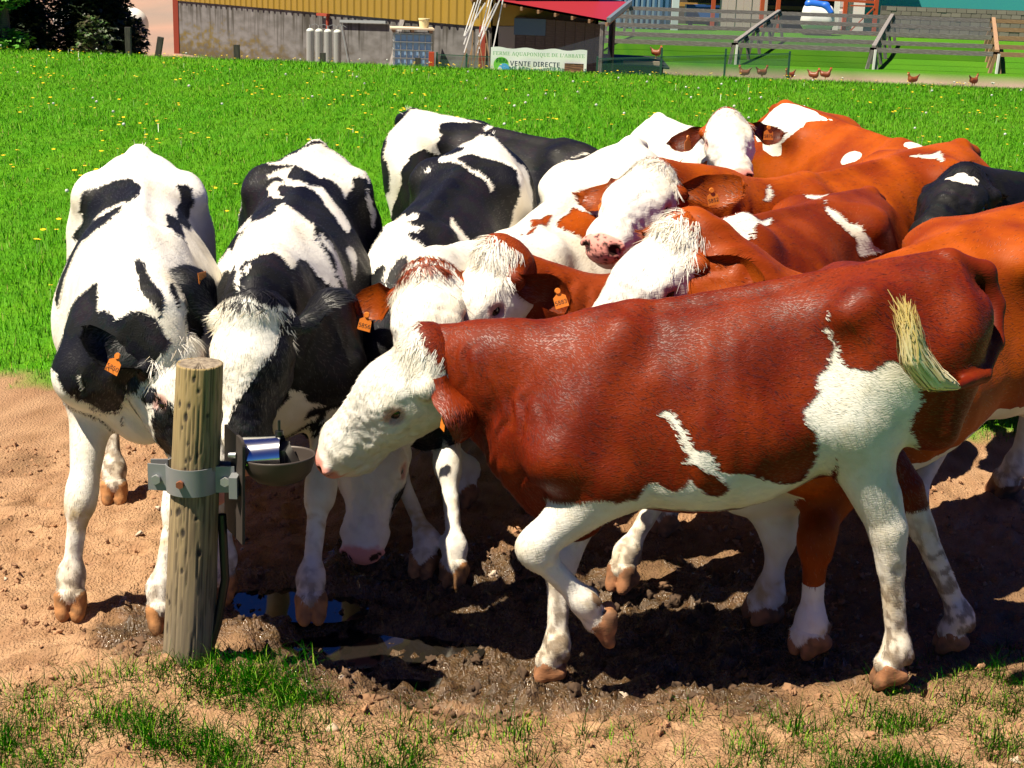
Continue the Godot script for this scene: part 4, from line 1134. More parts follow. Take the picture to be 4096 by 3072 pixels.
	for i in 7:
		for s in [-1.0, 1.0]:
			put_bar("cage_bar", ibc, Vector3(-0.58 + i * 0.193, 0.62, 0.485 * s), Vector3(-0.58 + i * 0.193, 1.68, 0.485 * s), 0.028, 0.028, steel)
	for i in 5:
		for s in [-1.0, 1.0]:
			put_bar("cage_bar", ibc, Vector3(-0.6, 0.66 + i * 0.25, 0.505 * s), Vector3(0.6, 0.66 + i * 0.25, 0.505 * s), 0.022, 0.03, steel)
			put_bar("cage_bar", ibc, Vector3(0.6 * s, 0.66 + i * 0.25, -0.5), Vector3(0.6 * s, 0.66 + i * 0.25, 0.5), 0.022, 0.03, steel)
	var lid := thing("wooden_board", "pale wooden board lying on the caged plastic tank", "board", Vector3(-3.56, gy + 1.90, -47.2), 0.12)
	part("panel", boxm(Vector3(1.36, 0.05, 1.15), plain(Color(0.62, 0.50, 0.36), 0.8)), lid, Transform3D(Basis(), Vector3(0, 0.11, 0)))
	for i in 3:
		part("batten", boxm(Vector3(0.1, 0.085, 1.1), new_wood), lid, Transform3D(Basis(), Vector3(-0.58 + i * 0.58, 0.043, 0)))
	var bucket := thing("bucket", "cream plastic bucket standing on the board above the tank", "bucket", Vector3(-3.17, gy + 2.035, -47.1))
	var cream := plain(Color(0.70, 0.62, 0.36), 0.45)
	part("pail", cyl(0.14, 0.27, cream, 0.17), bucket, Transform3D(Basis(), Vector3(0, 0.135, 0)))
	part("rim", cyl(0.185, 0.04, cream), bucket, Transform3D(Basis(), Vector3(0, 0.275, 0)))
	var plank := thing("leaning_plank", "grey plank leaning against the shed wall beside the caged tank", "plank", Vector3(-4.4, gy, -47.3))
	put_bar("board", plank, Vector3(0, 0, 0.1), Vector3(0.42, 2.2, -1.3), 0.16, 0.05, grey_wood)
	# ---- fence along the far edge of the meadow
	var net := plain(Color(0.030, 0.10, 0.075), 0.8)
	net.albedo_color.a = 0.42
	net.transparency = BaseMaterial3D.TRANSPARENCY_ALPHA
	var dark_net := plain(Color(0.035, 0.045, 0.055), 0.8)
	dark_net.albedo_color.a = 0.38
	dark_net.transparency = BaseMaterial3D.TRANSPARENCY_ALPHA
	var posts := [[-9.59, 1.55, "tall dark fence post in front of the white tank", 0.0], [-9.06, 1.2, "tilted fence post between the white tank and the shed", 0.22], [-6.96, 1.1, "short dark post before the yellow mossy wall", 0.0], [-4.87, 1.0, "dark post standing in front of the gas cylinders", 0.0], [-2.56, 0.98, "grey post in front of the caged tank", 0.0]]
	for p in posts:
		var o := thing("fence_post", p[2], "fence post", Vector3(p[0], full_y(p[0], -36.0) - 0.1, -36.0), 0, "weathered posts along the meadow edge")
		put_bar("stake", o, Vector3.ZERO, Vector3(p[3] * p[1], 1.62 if p[1] > 1.3 else p[1] + 0.22, 0), 0.13, 0.13, wood_mat(Color(0.06, 0.055, 0.045), Color(0.035, 0.03, 0.028)))
	var red_post := thing("red_post", "red painted post at the start of the green wire fence", "post", Vector3(-2.23, full_y(-2.23, -36.0) - 0.1, -36.0))
	put_bar("stake", red_post, Vector3.ZERO, Vector3(0, 1.35, 0), 0.13, 0.13, plain(Color(0.50, 0.05, 0.015), 0.6))
	var wire := thing("wire_fence", "low green wire fence running from red post past banner to hen run", "fence", Vector3(-2.1, 0, -36.05))
	var green_steel := plain(Color(0.02, 0.07, 0.05), 0.5)
	for i in 9:
		var x := i * 0.72 if i < 5 else 3.9 + (i - 5) * 1.55
		var base_y := full_y(-2.1 + x, -36.0)
		put_bar("post", wire, Vector3(x, base_y, 0), Vector3(x, base_y + 1.25, 0), 0.045, 0.045, green_steel)
	for s in 2:
		var xa: float = [0.0, 3.9][s]
		var xb: float = [2.88, 8.55][s]
		var ya := full_y(-2.1 + xa, -36.0)
		var yb := full_y(-2.1 + xb, -36.0)
		part("mesh", quad_sheet([Vector3(xa, ya + 1.2, 0), Vector3(xb, yb + 1.2, 0), Vector3(xb, yb, 0), Vector3(xa, ya, 0)], net), wire)
		put_bar("wire", wire, Vector3(xa, ya + 1.2, 0.02), Vector3(xb, yb + 1.2, 0.02), 0.015, 0.015, green_steel)
	var sticks := thing("bean_sticks", "thin pale sticks leaning together behind the green wire fence", "sticks", Vector3(-1.6, gy + 0.45, -37.5))
	for i in 8:
		put_bar("stick", sticks, Vector3(-0.25 + i * 0.17, 0, 0), Vector3(0.15 + (i % 3) * 0.12 + i * 0.05, 1.5 + 0.15 * (i % 4), -0.2), 0.028, 0.028, new_wood)
	banner()
	hen_run(gy, grey_wood, new_wood, dark_net)
	back_yard(rust, white, grey_wood)
	left_side()

func wood_mat(a: Color, b: Color) -> StandardMaterial3D:
	var m := StandardMaterial3D.new()
	var nt := noise_tex(0.02, 51, 256)
	var g := Gradient.new()
	g.set_color(0, b.linear_to_srgb())
	g.set_color(1, a.linear_to_srgb())
	g.set_offset(0, 0.3); g.set_offset(1, 0.7)
	nt.color_ramp = g
	m.albedo_texture = nt
	m.roughness = 0.9
	m.uv1_triplanar = true
	m.uv1_scale = Vector3(0.6, 6, 6)
	return m

func banner() -> void:
	var y := full_y(0.4, -35.8)
	var top := 1.17
	var o := thing("farm_banner", "white farm shop banner with green lettering and round logo on fence", "banner", Vector3(0.37, y + 0.24, -35.8), -0.03)
	var w := 1.16
	var cloth := plain(Color(0.78, 0.78, 0.77), 0.7)
	var st := SurfaceTool.new()
	st.begin(Mesh.PRIMITIVE_TRIANGLES)
	var pt := func(i: int, j: int): return Vector3(-w + 2 * w * i / 24.0, top - 1.25 * j / 8.0 + 0.02 * sin(i * 0.9), 0.02 * sin(i * 0.7 + j) * (j / 8.0))
	for i in 24:
		for j in 8:
			var a: Vector3 = pt.call(i, j)
			var b: Vector3 = pt.call(i + 1, j)
			var c: Vector3 = pt.call(i + 1, j + 1)
			var d: Vector3 = pt.call(i, j + 1)
			for q in [a, b, c, a, c, d]:
				st.add_vertex(q)
	st.generate_normals()
	st.set_material(cloth)
	part("sheet", st.commit(), o)
	var text := func(s: String, at: Vector3, size: float, col: Color, font: String, bold: bool):
		var tm := TextMesh.new()
		var f := SystemFont.new()
		f.font_names = PackedStringArray([font])
		f.font_weight = 700 if bold else 400
		tm.font = f
		tm.text = s
		tm.font_size = 64
		tm.pixel_size = size / 64.0
		tm.depth = 0.006
		tm.material = plain(col, 0.7)
		part("lettering", tm, o, Transform3D(Basis(), at))
	text.call("FERME AQUAPONIQUE DE L'ABBAYE", Vector3(0.0, top - 0.13, 0.10), 0.118, Color(0.22, 0.42, 0.24), "Droid Serif", true)
	text.call("VENTE DIRECTE", Vector3(-0.08, top - 0.36, 0.10), 0.165, Color(0.03, 0.05, 0.09), "Droid Sans", true)
	text.call("OEUFS PLEIN AIR", Vector3(-0.08, top - 0.58, 0.10), 0.165, Color(0.03, 0.05, 0.09), "Droid Sans", true)
	# logo: a green and a blue swirl with a small red hand
	var disc := func(called, x, yy, r, col, z):
		var c := cyl(r, 0.008, plain(col, 0.6), -1, 24)
		part(called, c, o, Transform3D(Basis(Vector3.RIGHT, PI / 2), Vector3(x, yy, z)))
	disc.call("logo_green", -0.90, top - 0.40, 0.185, Color(0.16, 0.50, 0.05), 0.05)
	disc.call("logo_blue", -0.83, top - 0.50, 0.135, Color(0.08, 0.35, 0.72), 0.062)
	disc.call("logo_white", -0.93, top - 0.50, 0.05, Color(0.75, 0.75, 0.75), 0.069)
	put_bar("logo_hand", o, Vector3(-0.88, top - 0.57, 0.076), Vector3(-0.76, top - 0.55, 0.076), 0.008, 0.08, plain(Color(0.65, 0.03, 0.02), 0.6))
	part("photo_print", boxm(Vector3(0.46, 0.42, 0.008), wood_mat(Color(0.28, 0.12, 0.07), Color(0.10, 0.045, 0.03))), o, Transform3D(Basis(), Vector3(0.86, top - 0.52, 0.055)))
	var egg := SphereMesh.new()
	egg.radius = 0.06; egg.height = 0.03; egg.radial_segments = 12; egg.rings = 6
	egg.material = plain(Color(0.55, 0.22, 0.16), 0.5)
	for i in 4:
		part("egg_print", egg, o, Transform3D(Basis(Vector3.RIGHT, PI / 2).scaled(Vector3(1, 1, 0.2)), Vector3(0.74 + i * 0.075, top - 0.57 + 0.03 * (i % 2), 0.062)))

func hen_run(gy: float, wood: Material, new_wood: Material, net: Material) -> void:
	# long rails at five heights, rising to the back, carried on leaning trestles
	var zs := [-57.0, -59.5, -62.5, -66.0, -70.0]
	var hs := [-0.60, -0.42, -0.18, 0.06, 0.33]
	var shift := func(k: int): return (zs[k] + 57.0) * -0.29
	var o := thing("hen_run", "large hen run of grey timber trestles and rails with dark netting", "hen run", Vector3(9.0, gy, -57.0))
	var stations := [1.13, 8.09, 13.38, 18.1, 23.5]
	var P := func(x: float, k: int): return Vector3(x + shift.call(k) - 9.0, hs[k] - gy, zs[k] + 57.0)
	for k in 5:
		for i in stations.size() - 1:
			put_bar("rail", o, P.call(stations[i], k) + Vector3(-0.15, 0, 0), P.call(stations[i + 1], k) + Vector3(0.1, 0, 0), 0.07, 0.17, new_wood if i == 3 else wood)
	for i in stations.size():
		var x: float = stations[i]
		for k in 4:
			put_bar("rafter", o, P.call(x, k) + Vector3(0, 0.12, 0), P.call(x, k + 1) + Vector3(0, 0.12, 0), 0.16, 0.1, new_wood if i > 2 else wood)
		for k in [0, 1, 2, 3, 4]:
			var t: Vector3 = P.call(x, k)
			for s in [-1.0, 1.0]:
				put_bar("leg", o, t + Vector3(0.06 * s, 0, 0), Vector3(t.x + 0.36 * s * (0.75 + 0.1 * k), 0, t.z + 0.1 * s), 0.12, 0.12, new_wood if i > 2 else wood)
			if k % 2 == 0:
				put_bar("cross_bar", o, Vector3(t.x - 0.26, 0.55, t.z + 0.08), Vector3(t.x + 0.26, 0.55, t.z + 0.08), 0.05, 0.1, new_wood if i > 2 else wood)
			if k == 0 and i < 4:
				put_bar("white_post", o, Vector3(t.x + 0.02, 0.12, t.z + 0.12), Vector3(t.x + 0.05, t.y + 0.02, t.z + 0.12), 0.08, 0.08, plain(Color(0.7, 0.7, 0.68), 0.6))
	for i in stations.size() - 2:
		for k in 4:
			if i == 2 and k < 2:
				continue
			part("netting", quad_sheet([P.call(stations[i], k + 1) + Vector3(0, -0.06, 0), P.call(stations[i + 1], k + 1) + Vector3(0, -0.1, 0), P.call(stations[i + 1], k) + Vector3(0, -0.06, 0), P.call(stations[i], k) + Vector3(0, -0.06, 0)], net), o)
	var sag := thing("loose_netting", "dark netting sagging from the lean-to towards the wire fence", "netting", Vector3(-1.0, gy, -44.0))
	part("sheet", quad_sheet([Vector3(-0.6, 1.15, 4.0), Vector3(3.4, 2.15, 0), Vector3(3.6, 1.45, 0.4), Vector3(-0.4, 0.95, 4.4)], net), sag)
	for i in 4:
		put_bar("prop", sag, Vector3(0.7 + i * 0.62, 0, 0.6), Vector3(0.6 + i * 0.66, 1.7, 0.6), 0.09, 0.09, wood)
	# dark tarpaulined coop and a row of pale boards below the red roof
	var coop := thing("hen_house", "low dark tarpaulined hen house behind the fence beside the banner", "hen house", Vector3(3.4, gy, -50.0))
	var tarp := plain(Color(0.012, 0.014, 0.018), 0.7)
	part("cover", quad_sheet([Vector3(-1.5, 1.25, -0.9), Vector3(1.3, 1.2, -0.9), Vector3(1.45, 0.95, 0.9), Vector3(-1.6, 1.0, 0.9)], tarp, 0.05), coop)
	part("wall", boxm(Vector3(2.7, 0.95, 1.6), tarp), coop, Transform3D(Basis(), Vector3(-0.1, 0.48, 0)))
	part("ledge", boxm(Vector3(1.2, 0.12, 0.2), plain(Color(0.40, 0.34, 0.26), 0.9)), coop, Transform3D(Basis(), Vector3(0.5, 1.08, 0.95)))
	# hens
	var spots := [[4.88, "brown hen perched at the corner of the dark hen house", -0.78, 1], [8.3, "brown hen standing upright beside the middle trestle", -1.6, 0], [9.05, "brown hen pecking close behind the meadow edge, right of middle trestle", -1.95, 1], [9.91, "brown hen with dark tail walking on the gravel", -1.9, -1], [10.9, "small brown hen half hidden by the meadow edge", -1.95, 1], [11.45, "brown hen standing by the thin green post", -1.9, 1], [14.47, "brown hen low behind the grass right of the white-topped trestle", -1.95, -1], [16.9, "brown hen under the pale timber trestle on the right", -1.75, 1]]
	for i in spots.size():
		var s = spots[i]
		var zz := -49.0 if i != 0 else -49.3
		var h := thing("hen", s[1], "hen", Vector3(s[0] * 49.0 / 55.0 if i else 4.4, s[2] if i == 0 else full_y(s[0] * 49.0 / 55.0, zz), zz - 0.5 * (i % 3)), (0.35 * (i % 4) - 0.5) + (0.0 if s[3] > 0 else PI), "brown hens in the run")
		part("body", hen_mesh(), h)
		part("comb", hen_comb(), h)

func hen_mesh() -> Mesh:
	if has_meta("hen_mesh"):
		return get_meta("hen_mesh")
	var f := Field.new()
	f.bone(Vector3(-0.09, 0.20, 0), Vector3(0.07, 0.19, 0), 0.085, 0.095, 0.05)
	f.bone(Vector3(0.10, 0.23, 0), Vector3(0.16, 0.36, 0), 0.055, 0.033, 0.05)
	f.bone(Vector3(0.16, 0.37, 0), Vector3(0.175, 0.375, 0), 0.034, 0.03, 0.02)
	f.bone(Vector3(0.19, 0.372, 0), Vector3(0.225, 0.362, 0), 0.013, 0.004, 0.01)
	f.bone(Vector3(-0.13, 0.25, 0), Vector3(-0.23, 0.36, 0), 0.05, 0.02, 0.05, 0, Vector3(0, 0, 1), 0.6)
	for g in [-1.0, 1.0]:
		f.bone(Vector3(0.0, 0.14, 0.045 * g), Vector3(0.01, 0.07, 0.045 * g), 0.035, 0.014, 0.02)
		f.bone(Vector3(0.01, 0.07, 0.045 * g), Vector3(0.0, 0.0, 0.045 * g), 0.01, 0.01, 0.01)
		f.bone(Vector3(-0.02, 0.0, 0.045 * g), Vector3(0.06, 0.0, 0.045 * g), 0.01, 0.006, 0.01)
	var m := f.mesh(0.013)
	var col := PackedColorArray()
	for p in m.v:
		var c := Color(0.17, 0.042, 0.010)
		if p.y < 0.10: c = Color(0.5, 0.33, 0.08)
		elif p.x > 0.19: c = Color(0.45, 0.3, 0.1)
		elif p.x < -0.17: c = Color(0.10, 0.03, 0.01)
		elif p.x > 0.1: c = Color(0.20, 0.06, 0.015)
		col.append(c)
	var arr := []
	arr.resize(Mesh.ARRAY_MAX)
	arr[Mesh.ARRAY_VERTEX] = m.v; arr[Mesh.ARRAY_NORMAL] = m.n; arr[Mesh.ARRAY_COLOR] = col; arr[Mesh.ARRAY_INDEX] = m.idx
	var mesh := ArrayMesh.new()
	mesh.add_surface_from_arrays(Mesh.PRIMITIVE_TRIANGLES, arr)
	mesh.surface_set_material(0, hair_mat)
	set_meta("hen_mesh", mesh)
	return mesh

func hen_comb() -> Mesh:
	if has_meta("hen_comb"):
		return get_meta("hen_comb")
	var f := Field.new()
	for i in 4:
		f.bone(Vector3(0.145 + i * 0.018, 0.40, 0), Vector3(0.14 + i * 0.02, 0.428, 0), 0.010, 0.006, 0.01, 0, Vector3(0, 0, 1), 0.6)
	f.bone(Vector3(0.195, 0.35, 0), Vector3(0.195, 0.33, 0), 0.010, 0.009, 0.01)
	f.bone(Vector3(0.155, 0.405, 0), Vector3(0.195, 0.35, 0), 0.006, 0.006, 0.01)
	var m := f.mesh(0.006)
	var arr := []
	arr.resize(Mesh.ARRAY_MAX)
	arr[Mesh.ARRAY_VERTEX] = m.v; arr[Mesh.ARRAY_NORMAL] = m.n; arr[Mesh.ARRAY_INDEX] = m.idx
	var mesh := ArrayMesh.new()
	mesh.add_surface_from_arrays(Mesh.PRIMITIVE_TRIANGLES, arr)
	mesh.surface_set_material(0, plain(Color(0.5, 0.02, 0.015), 0.5))
	set_meta("hen_comb", mesh)
	return mesh

func back_yard(rust: Material, white: Material, wood: Material) -> void:
	var gy := -0.95
	var red := plain(Color(0.45, 0.075, 0.02), 0.5)
	# blue ribbed container
	var blue := plain(Color(0.055, 0.14, 0.27), 0.5)
	var bx := thing("blue_shed", "dark blue ribbed metal shed behind the hen run", "shed", Vector3(6.0, gy, -75.0))
	part("wall", boxm(Vector3(2.6, 4.6, 3.0), blue), bx, Transform3D(Basis(), Vector3(0, 2.3, -1.6)))
	for i in 9:
		part("rib", boxm(Vector3(0.09, 4.6, 0.07), blue), bx, Transform3D(Basis(), Vector3(-1.2 + i * 0.29, 2.3, -0.065)))
	part("corner_column", boxm(Vector3(0.34, 4.6, 0.3), plain(Color(0.55, 0.62, 0.68), 0.6)), bx, Transform3D(Basis(), Vector3(1.5, 2.3, 0.1)))
	for i in 8:
		part("pale_rib", boxm(Vector3(0.10, 1.5, 0.08), plain(Color(0.20, 0.30, 0.42), 0.6)), bx, Transform3D(Basis(), Vector3(-1.3 + i * 0.28, 0.95, 0.25)))
	# open barn with blue trough, clear sheets and red steelwork
	var barn := thing("open_barn", "dark open barn with red steel gates and clear plastic sheets", "barn", Vector3(13.0, gy, -78.0))
	part("back_wall", boxm(Vector3(11.0, 5.5, 0.2), plain(Color(0.10, 0.07, 0.05), 0.95)), barn, Transform3D(Basis(), Vector3(0.2, 2.75, -5.0)))
	part("roof", boxm(Vector3(11.4, 0.2, 6.4), plain(Color(0.2, 0.2, 0.2), 0.8)), barn, Transform3D(Basis(), Vector3(0.2, 5.6, -2.4)))
	for i in 3:
		put_bar("beam", barn, Vector3(-4.5, 1.3 + i * 0.6, -4.6), Vector3(5.2, 1.3 + i * 0.6, -4.6), 0.15, 0.2, plain(Color(0.42, 0.22, 0.06), 0.8))
	var clear := plain(Color(0.50, 0.42, 0.40), 0.5)
	for i in 6:
		part("plastic_sheet", boxm(Vector3(0.40, 3.3, 0.03), clear), barn, Transform3D(Basis(), Vector3(-2.75 + i * 0.41, 2.0, 0.5 + 0.03 * (i % 2))))
	for i in 6:
		part("column", boxm(Vector3(0.2, 5.5, 0.2), red), barn, Transform3D(Basis(), Vector3([-3.3, -1.0, -0.2, 1.75, 3.3, 4.75][i], 2.75, [0.6, 2.0, 2.02, 1.5, 1.52, 2.0][i])))
	put_bar("top_rail", barn, Vector3(-1.0, 2.0, 2.0), Vector3(4.8, 1.85, 2.0), 0.1, 0.14, red)
	for i in 4:
		put_bar("gate_rail", barn, Vector3(3.45, 0.3 + i * 0.45, 2.04), Vector3(4.65, 0.3 + i * 0.45, 2.04), 0.06, 0.07, red)
	put_bar("gate_brace", barn, Vector3(3.45, 0.3, 2.1), Vector3(4.65, 1.6, 2.1), 0.05, 0.06, red)
	var trough := thing("blue_trough", "bright blue trough standing inside the dark open barn", "trough", Vector3(9.4, gy + 0.75, -78.5))
	part("basin", boxm(Vector3(2.0, 0.62, 0.8), plain(Color(0.02, 0.13, 0.42), 0.4)), trough, Transform3D(Basis(), Vector3(0, 0.31, 0)))
	part("ridge", boxm(Vector3(1.9, 0.1, 0.86), plain(Color(0.015, 0.07, 0.25), 0.5)), trough, Transform3D(Basis(), Vector3(0, 0.58, 0)))
	for i in 2:
		part("leg", boxm(Vector3(0.15, 0.75, 0.7), plain(Color(0.05, 0.05, 0.06), 0.8)), trough, Transform3D(Basis(), Vector3(-0.7 + 1.4 * i, -0.38, 0)))
	var door := thing("white_door", "white panelled door leaning by the red steelwork of the barn", "door", Vector3(16.55, gy, -76.6))
	part("panel", boxm(Vector3(1.55, 4.0, 0.08), white), door, Transform3D(Basis(), Vector3(0, 2.0, 0)))
	for i in 3:
		part("inset", boxm(Vector3(0.45, 0.9, 0.02), plain(Color(0.5, 0.52, 0.55), 0.4)), door, Transform3D(Basis(), Vector3(-0.3, 0.9 + i * 1.1, 0.052)))
	var bag := thing("bulk_bag", "white bulk bag with a bright blue sheet on top", "bulk bag", Vector3(14.65, gy + 0.35, -74.9))
	var f := Field.new()
	f.bone(Vector3(-0.35, 0.5, 0), Vector3(0.35, 0.5, 0), 0.52, 0.5, 0.05)
	f.bone(Vector3(-0.4, 1.0, 0), Vector3(0.4, 0.95, 0), 0.4, 0.38, 0.2)
	var m := f.mesh(0.08)
	var arr := []
	arr.resize(Mesh.ARRAY_MAX)
	arr[Mesh.ARRAY_VERTEX] = m.v; arr[Mesh.ARRAY_NORMAL] = m.n; arr[Mesh.ARRAY_INDEX] = m.idx
	var bm := ArrayMesh.new()
	bm.add_surface_from_arrays(Mesh.PRIMITIVE_TRIANGLES, arr)
	bm.surface_set_material(0, white)
	part("sack", bm, bag)
	part("pallet", boxm(Vector3(1.3, 0.35, 1.0), plain(Color(0.05, 0.045, 0.04), 0.9)), bag, Transform3D(Basis(), Vector3(0, -0.18, 0)))
	var g := Field.new()
	g.bone(Vector3(-0.5, 1.32, 0.1), Vector3(0.3, 1.25, 0.15), 0.24, 0.2, 0.1)
	g.bone(Vector3(0.3, 1.25, 0.2), Vector3(0.55, 0.95, 0.35), 0.2, 0.14, 0.1)
	var gm := g.mesh(0.06)
	arr[Mesh.ARRAY_VERTEX] = gm.v; arr[Mesh.ARRAY_NORMAL] = gm.n; arr[Mesh.ARRAY_INDEX] = gm.idx
	var bm2 := ArrayMesh.new()
	bm2.add_surface_from_arrays(Mesh.PRIMITIVE_TRIANGLES, arr)
	bm2.surface_set_material(0, plain(Color(0.02, 0.13, 0.62), 0.4))
	part("blue_sheet", bm2, bag)
	# grey block wall: courses of blocks, laid as one part of real blocks
	var bw := thing("block_wall", "long grey concrete block wall behind the hen run at right", "wall", Vector3(17.9, gy, -75.5), -0.02)
	part("core", boxm(Vector3(9.6, 1.7, 0.18), plain(Color(0.07, 0.065, 0.06), 0.95)), bw, Transform3D(Basis(), Vector3(4.8, 0.85, -0.02)))
	var mm := MultiMesh.new()
	mm.transform_format = MultiMesh.TRANSFORM_3D
	mm.use_colors = true
	var bmat := plain(Color(1, 1, 1), 0.95)
	bmat.vertex_color_use_as_albedo = true
	mm.mesh = boxm(Vector3(0.47, 0.195, 0.2), bmat)
	mm.instance_count = 8 * 19
	var r := RandomNumberGenerator.new()
	r.seed = 6
	for row in 8:
		for i in 19:
			var k := row * 19 + i
			mm.set_instance_transform(k, Transform3D(Basis(), Vector3(0.25 + i * 0.5 + (0.25 if row % 2 else 0.0), 0.1 + row * 0.212, r.randf_range(-0.012, 0.012))))
			var t := r.randf_range(0.75, 1.1)
			mm.set_instance_color(k, Color(0.23 * t, 0.20 * t, 0.17 * t))
	var mi := MultiMeshInstance3D.new()
	mi.name = "blocks"
	mi.multimesh = mm
	mi.set_meta("kind", "stuff")
	bw.add_child(mi)
	# turquoise sheeting and a glasshouse above the wall
	var gh := thing("greenhouse", "pale glass greenhouse with turquoise sheet showing over the block wall", "greenhouse", Vector3(22.5, gy, -79.0))
	part("sheet", boxm(Vector3(10.5, 2.25, 0.1), plain(Color(0.05, 0.36, 0.36), 0.5)), gh, Transform3D(Basis(), Vector3(0, 1.12, 0)))
	for i in 8:
		put_bar("frame", gh, Vector3(-5.1 + i * 1.45, 2.25, 0), Vector3(-5.1 + i * 1.45, 4.4, 0), 0.1, 0.1, white if i % 3 else red)
		if i < 7:
			part("pane", boxm(Vector3(1.33, 2.1, 0.03), plain(Color(0.30, 0.44, 0.42), 0.15)), gh, Transform3D(Basis(), Vector3(-4.37 + i * 1.45, 3.3, -0.02)))

# ---------------------------------------------------------------- dark trees, tank at the left
func leaf_tree(called: String, label: String, at: Vector3, blobs: Array, count: int, leaf: float, c1: Color, c2: Color, trunk_h: float, sd: int) -> void:
	var o := thing(called, label, "tree", at)
	var bark := wood_mat(Color(0.08, 0.06, 0.045), Color(0.04, 0.03, 0.025))
	part("trunk", cyl(0.22, trunk_h, bark, 0.08, 10), o, Transform3D(Basis(), Vector3(0, trunk_h / 2, 0)))
	for i in 7:
		var b: Array = blobs[i % blobs.size()]
		put_bar("limb", o, Vector3(0, trunk_h * (0.2 + 0.1 * i), 0), b[0] * 0.85, 0.07, 0.07, bark)
	var st := SurfaceTool.new()
	st.begin(Mesh.PRIMITIVE_TRIANGLES)
	for k in 3:
		var a := k * 0.9 - 0.9
		var d := Vector3(sin(a), 0.2, cos(a)) * leaf
		var s := Vector3(cos(a), 0.3 * (k - 1), -sin(a)) * leaf * 0.3
		st.set_normal(Vector3(-sin(a) * 0.2, 0.95, 0.2))
		for q in [Vector3.ZERO, d * 0.5 + s, d * 0.5 - s, d * 0.5 + s, d + Vector3(0, -0.3 * leaf, 0), d * 0.5 - s]:
			st.add_vertex(q)
	var lm := plain(Color(1, 1, 1), 0.5)
	lm.vertex_color_use_as_albedo = true
	lm.backlight_enabled = true
	lm.backlight = Color(0.08, 0.14, 0.02)
	st.set_material(lm)
	var mm := MultiMesh.new()
	mm.transform_format = MultiMesh.TRANSFORM_3D
	mm.use_colors = true
	mm.mesh = st.commit()
	mm.instance_count = count
	var r := RandomNumberGenerator.new()
	r.seed = sd
	for i in count:
		var b: Array = blobs[r.randi() % blobs.size()]
		var d := Vector3(r.randfn(), r.randfn(), r.randfn()).normalized()
		var rad: float = pow(r.randf(), 0.45)
		var p: Vector3 = b[0] + d * (b[1] as Vector3) * rad
		var basis_ := Basis(Vector3.UP, r.randf() * TAU).rotated(Vector3(r.randf() - 0.5, 0, r.randf() - 0.5).normalized(), r.randf() * 0.9)
		mm.set_instance_transform(i, Transform3D(basis_.scaled(Vector3.ONE * r.randf_range(0.6, 1.3)), p))
		mm.set_instance_color(i, c1.lerp(c2, r.randf()))
	var mi := MultiMeshInstance3D.new()
	mi.name = "crown"
	mi.multimesh = mm
	mi.set_meta("kind", "stuff")
	o.add_child(mi)

func left_side() -> void:
	var cols := [[-12.75, -44.5, 1.35], [-15.2, -44.0, 1.6], [-17.2, -43.5, 1.8]]
	for i in 3:
		var e = cols[i]
		var blobs := []
		for k in 7:
			blobs.append([Vector3(0.25 * sin(k * 2.1), 0.5 + k * 0.95, 0.2 * cos(k * 1.7)), Vector3(e[2] * (1.0 - k * 0.07), 0.95, 1.3)])
		leaf_tree("conifer_tree", ["dark dense conifer nearest the white tank at the left", "dark conifer in the middle of the row of three", "leftmost dark conifer behind the bright green shrub"][i], Vector3(e[0], -1.9, e[1]), blobs, 24000, 0.15, Color(0.006, 0.016, 0.005), Color(0.016, 0.032, 0.008), 6.0, 30 + i)
	var sh := []
	for k in 6:
		sh.append([Vector3(-0.4 + 0.5 * sin(k * 1.9), 0.6 + k * 0.5, 0.3 * cos(k * 1.3)), Vector3(0.75, 0.5, 0.6)])
	leaf_tree("leafy_shrub", "bright green leafy shrub in front of the dark conifers at far left", Vector3(-14.3, -1.7, -41.0), sh, 2600, 0.15, Color(0.05, 0.19, 0.012), Color(0.10, 0.30, 0.025), 2.6, 55)
	var sh2 := []
	for k in 4:
		sh2.append([Vector3(0.3 * sin(k * 2.0), 0.4 + k * 0.4, 0), Vector3(0.5, 0.4, 0.4)])
	leaf_tree("small_bush", "small reddish bush at the foot of the conifer by the tank", Vector3(-12.1, -1.7, -42.0), sh2, 700, 0.10, Color(0.05, 0.04, 0.015), Color(0.04, 0.11, 0.015), 1.2, 66)
	var tank := thing("gas_tank", "white horizontal cylindrical gas tank behind the fence posts", "gas tank", Vector3(-14.9, -1.95, -55.0), 0.35)
	var paint := plain(Color(0.74, 0.72, 0.66), 0.4)
	var cap := CapsuleMesh.new()
	cap.radius = 0.62; cap.height = 3.4; cap.radial_segments = 28; cap.rings = 8
	cap.material = paint
	part("vessel", cap, tank, Transform3D(Basis(Vector3(0, 0, 1), PI / 2), Vector3(-0.7, 1.42, 0)))
	for i in 2:
		part("saddle", boxm(Vector3(0.25, 0.9, 0.9), plain(Color(0.3, 0.3, 0.29), 0.9)), tank, Transform3D(Basis(), Vector3(-1.5 + i * 1.6, 0.42, 0)))
	put_bar("valve_hood", tank, Vector3(-0.9, 2.04, 0), Vector3(-0.5, 2.04, 0), 0.3, 0.14, paint)
	var log_ := thing("fallen_rail", "dark fence rail lying low between two posts at left", "rail", Vector3(-10.6, -0.9, -38.0))
	put_bar("rail", log_, Vector3(-0.6, 0.0, 0), Vector3(1.0, 0.14, 0.1), 0.14, 0.14, plain(Color(0.03, 0.03, 0.025), 0.9))

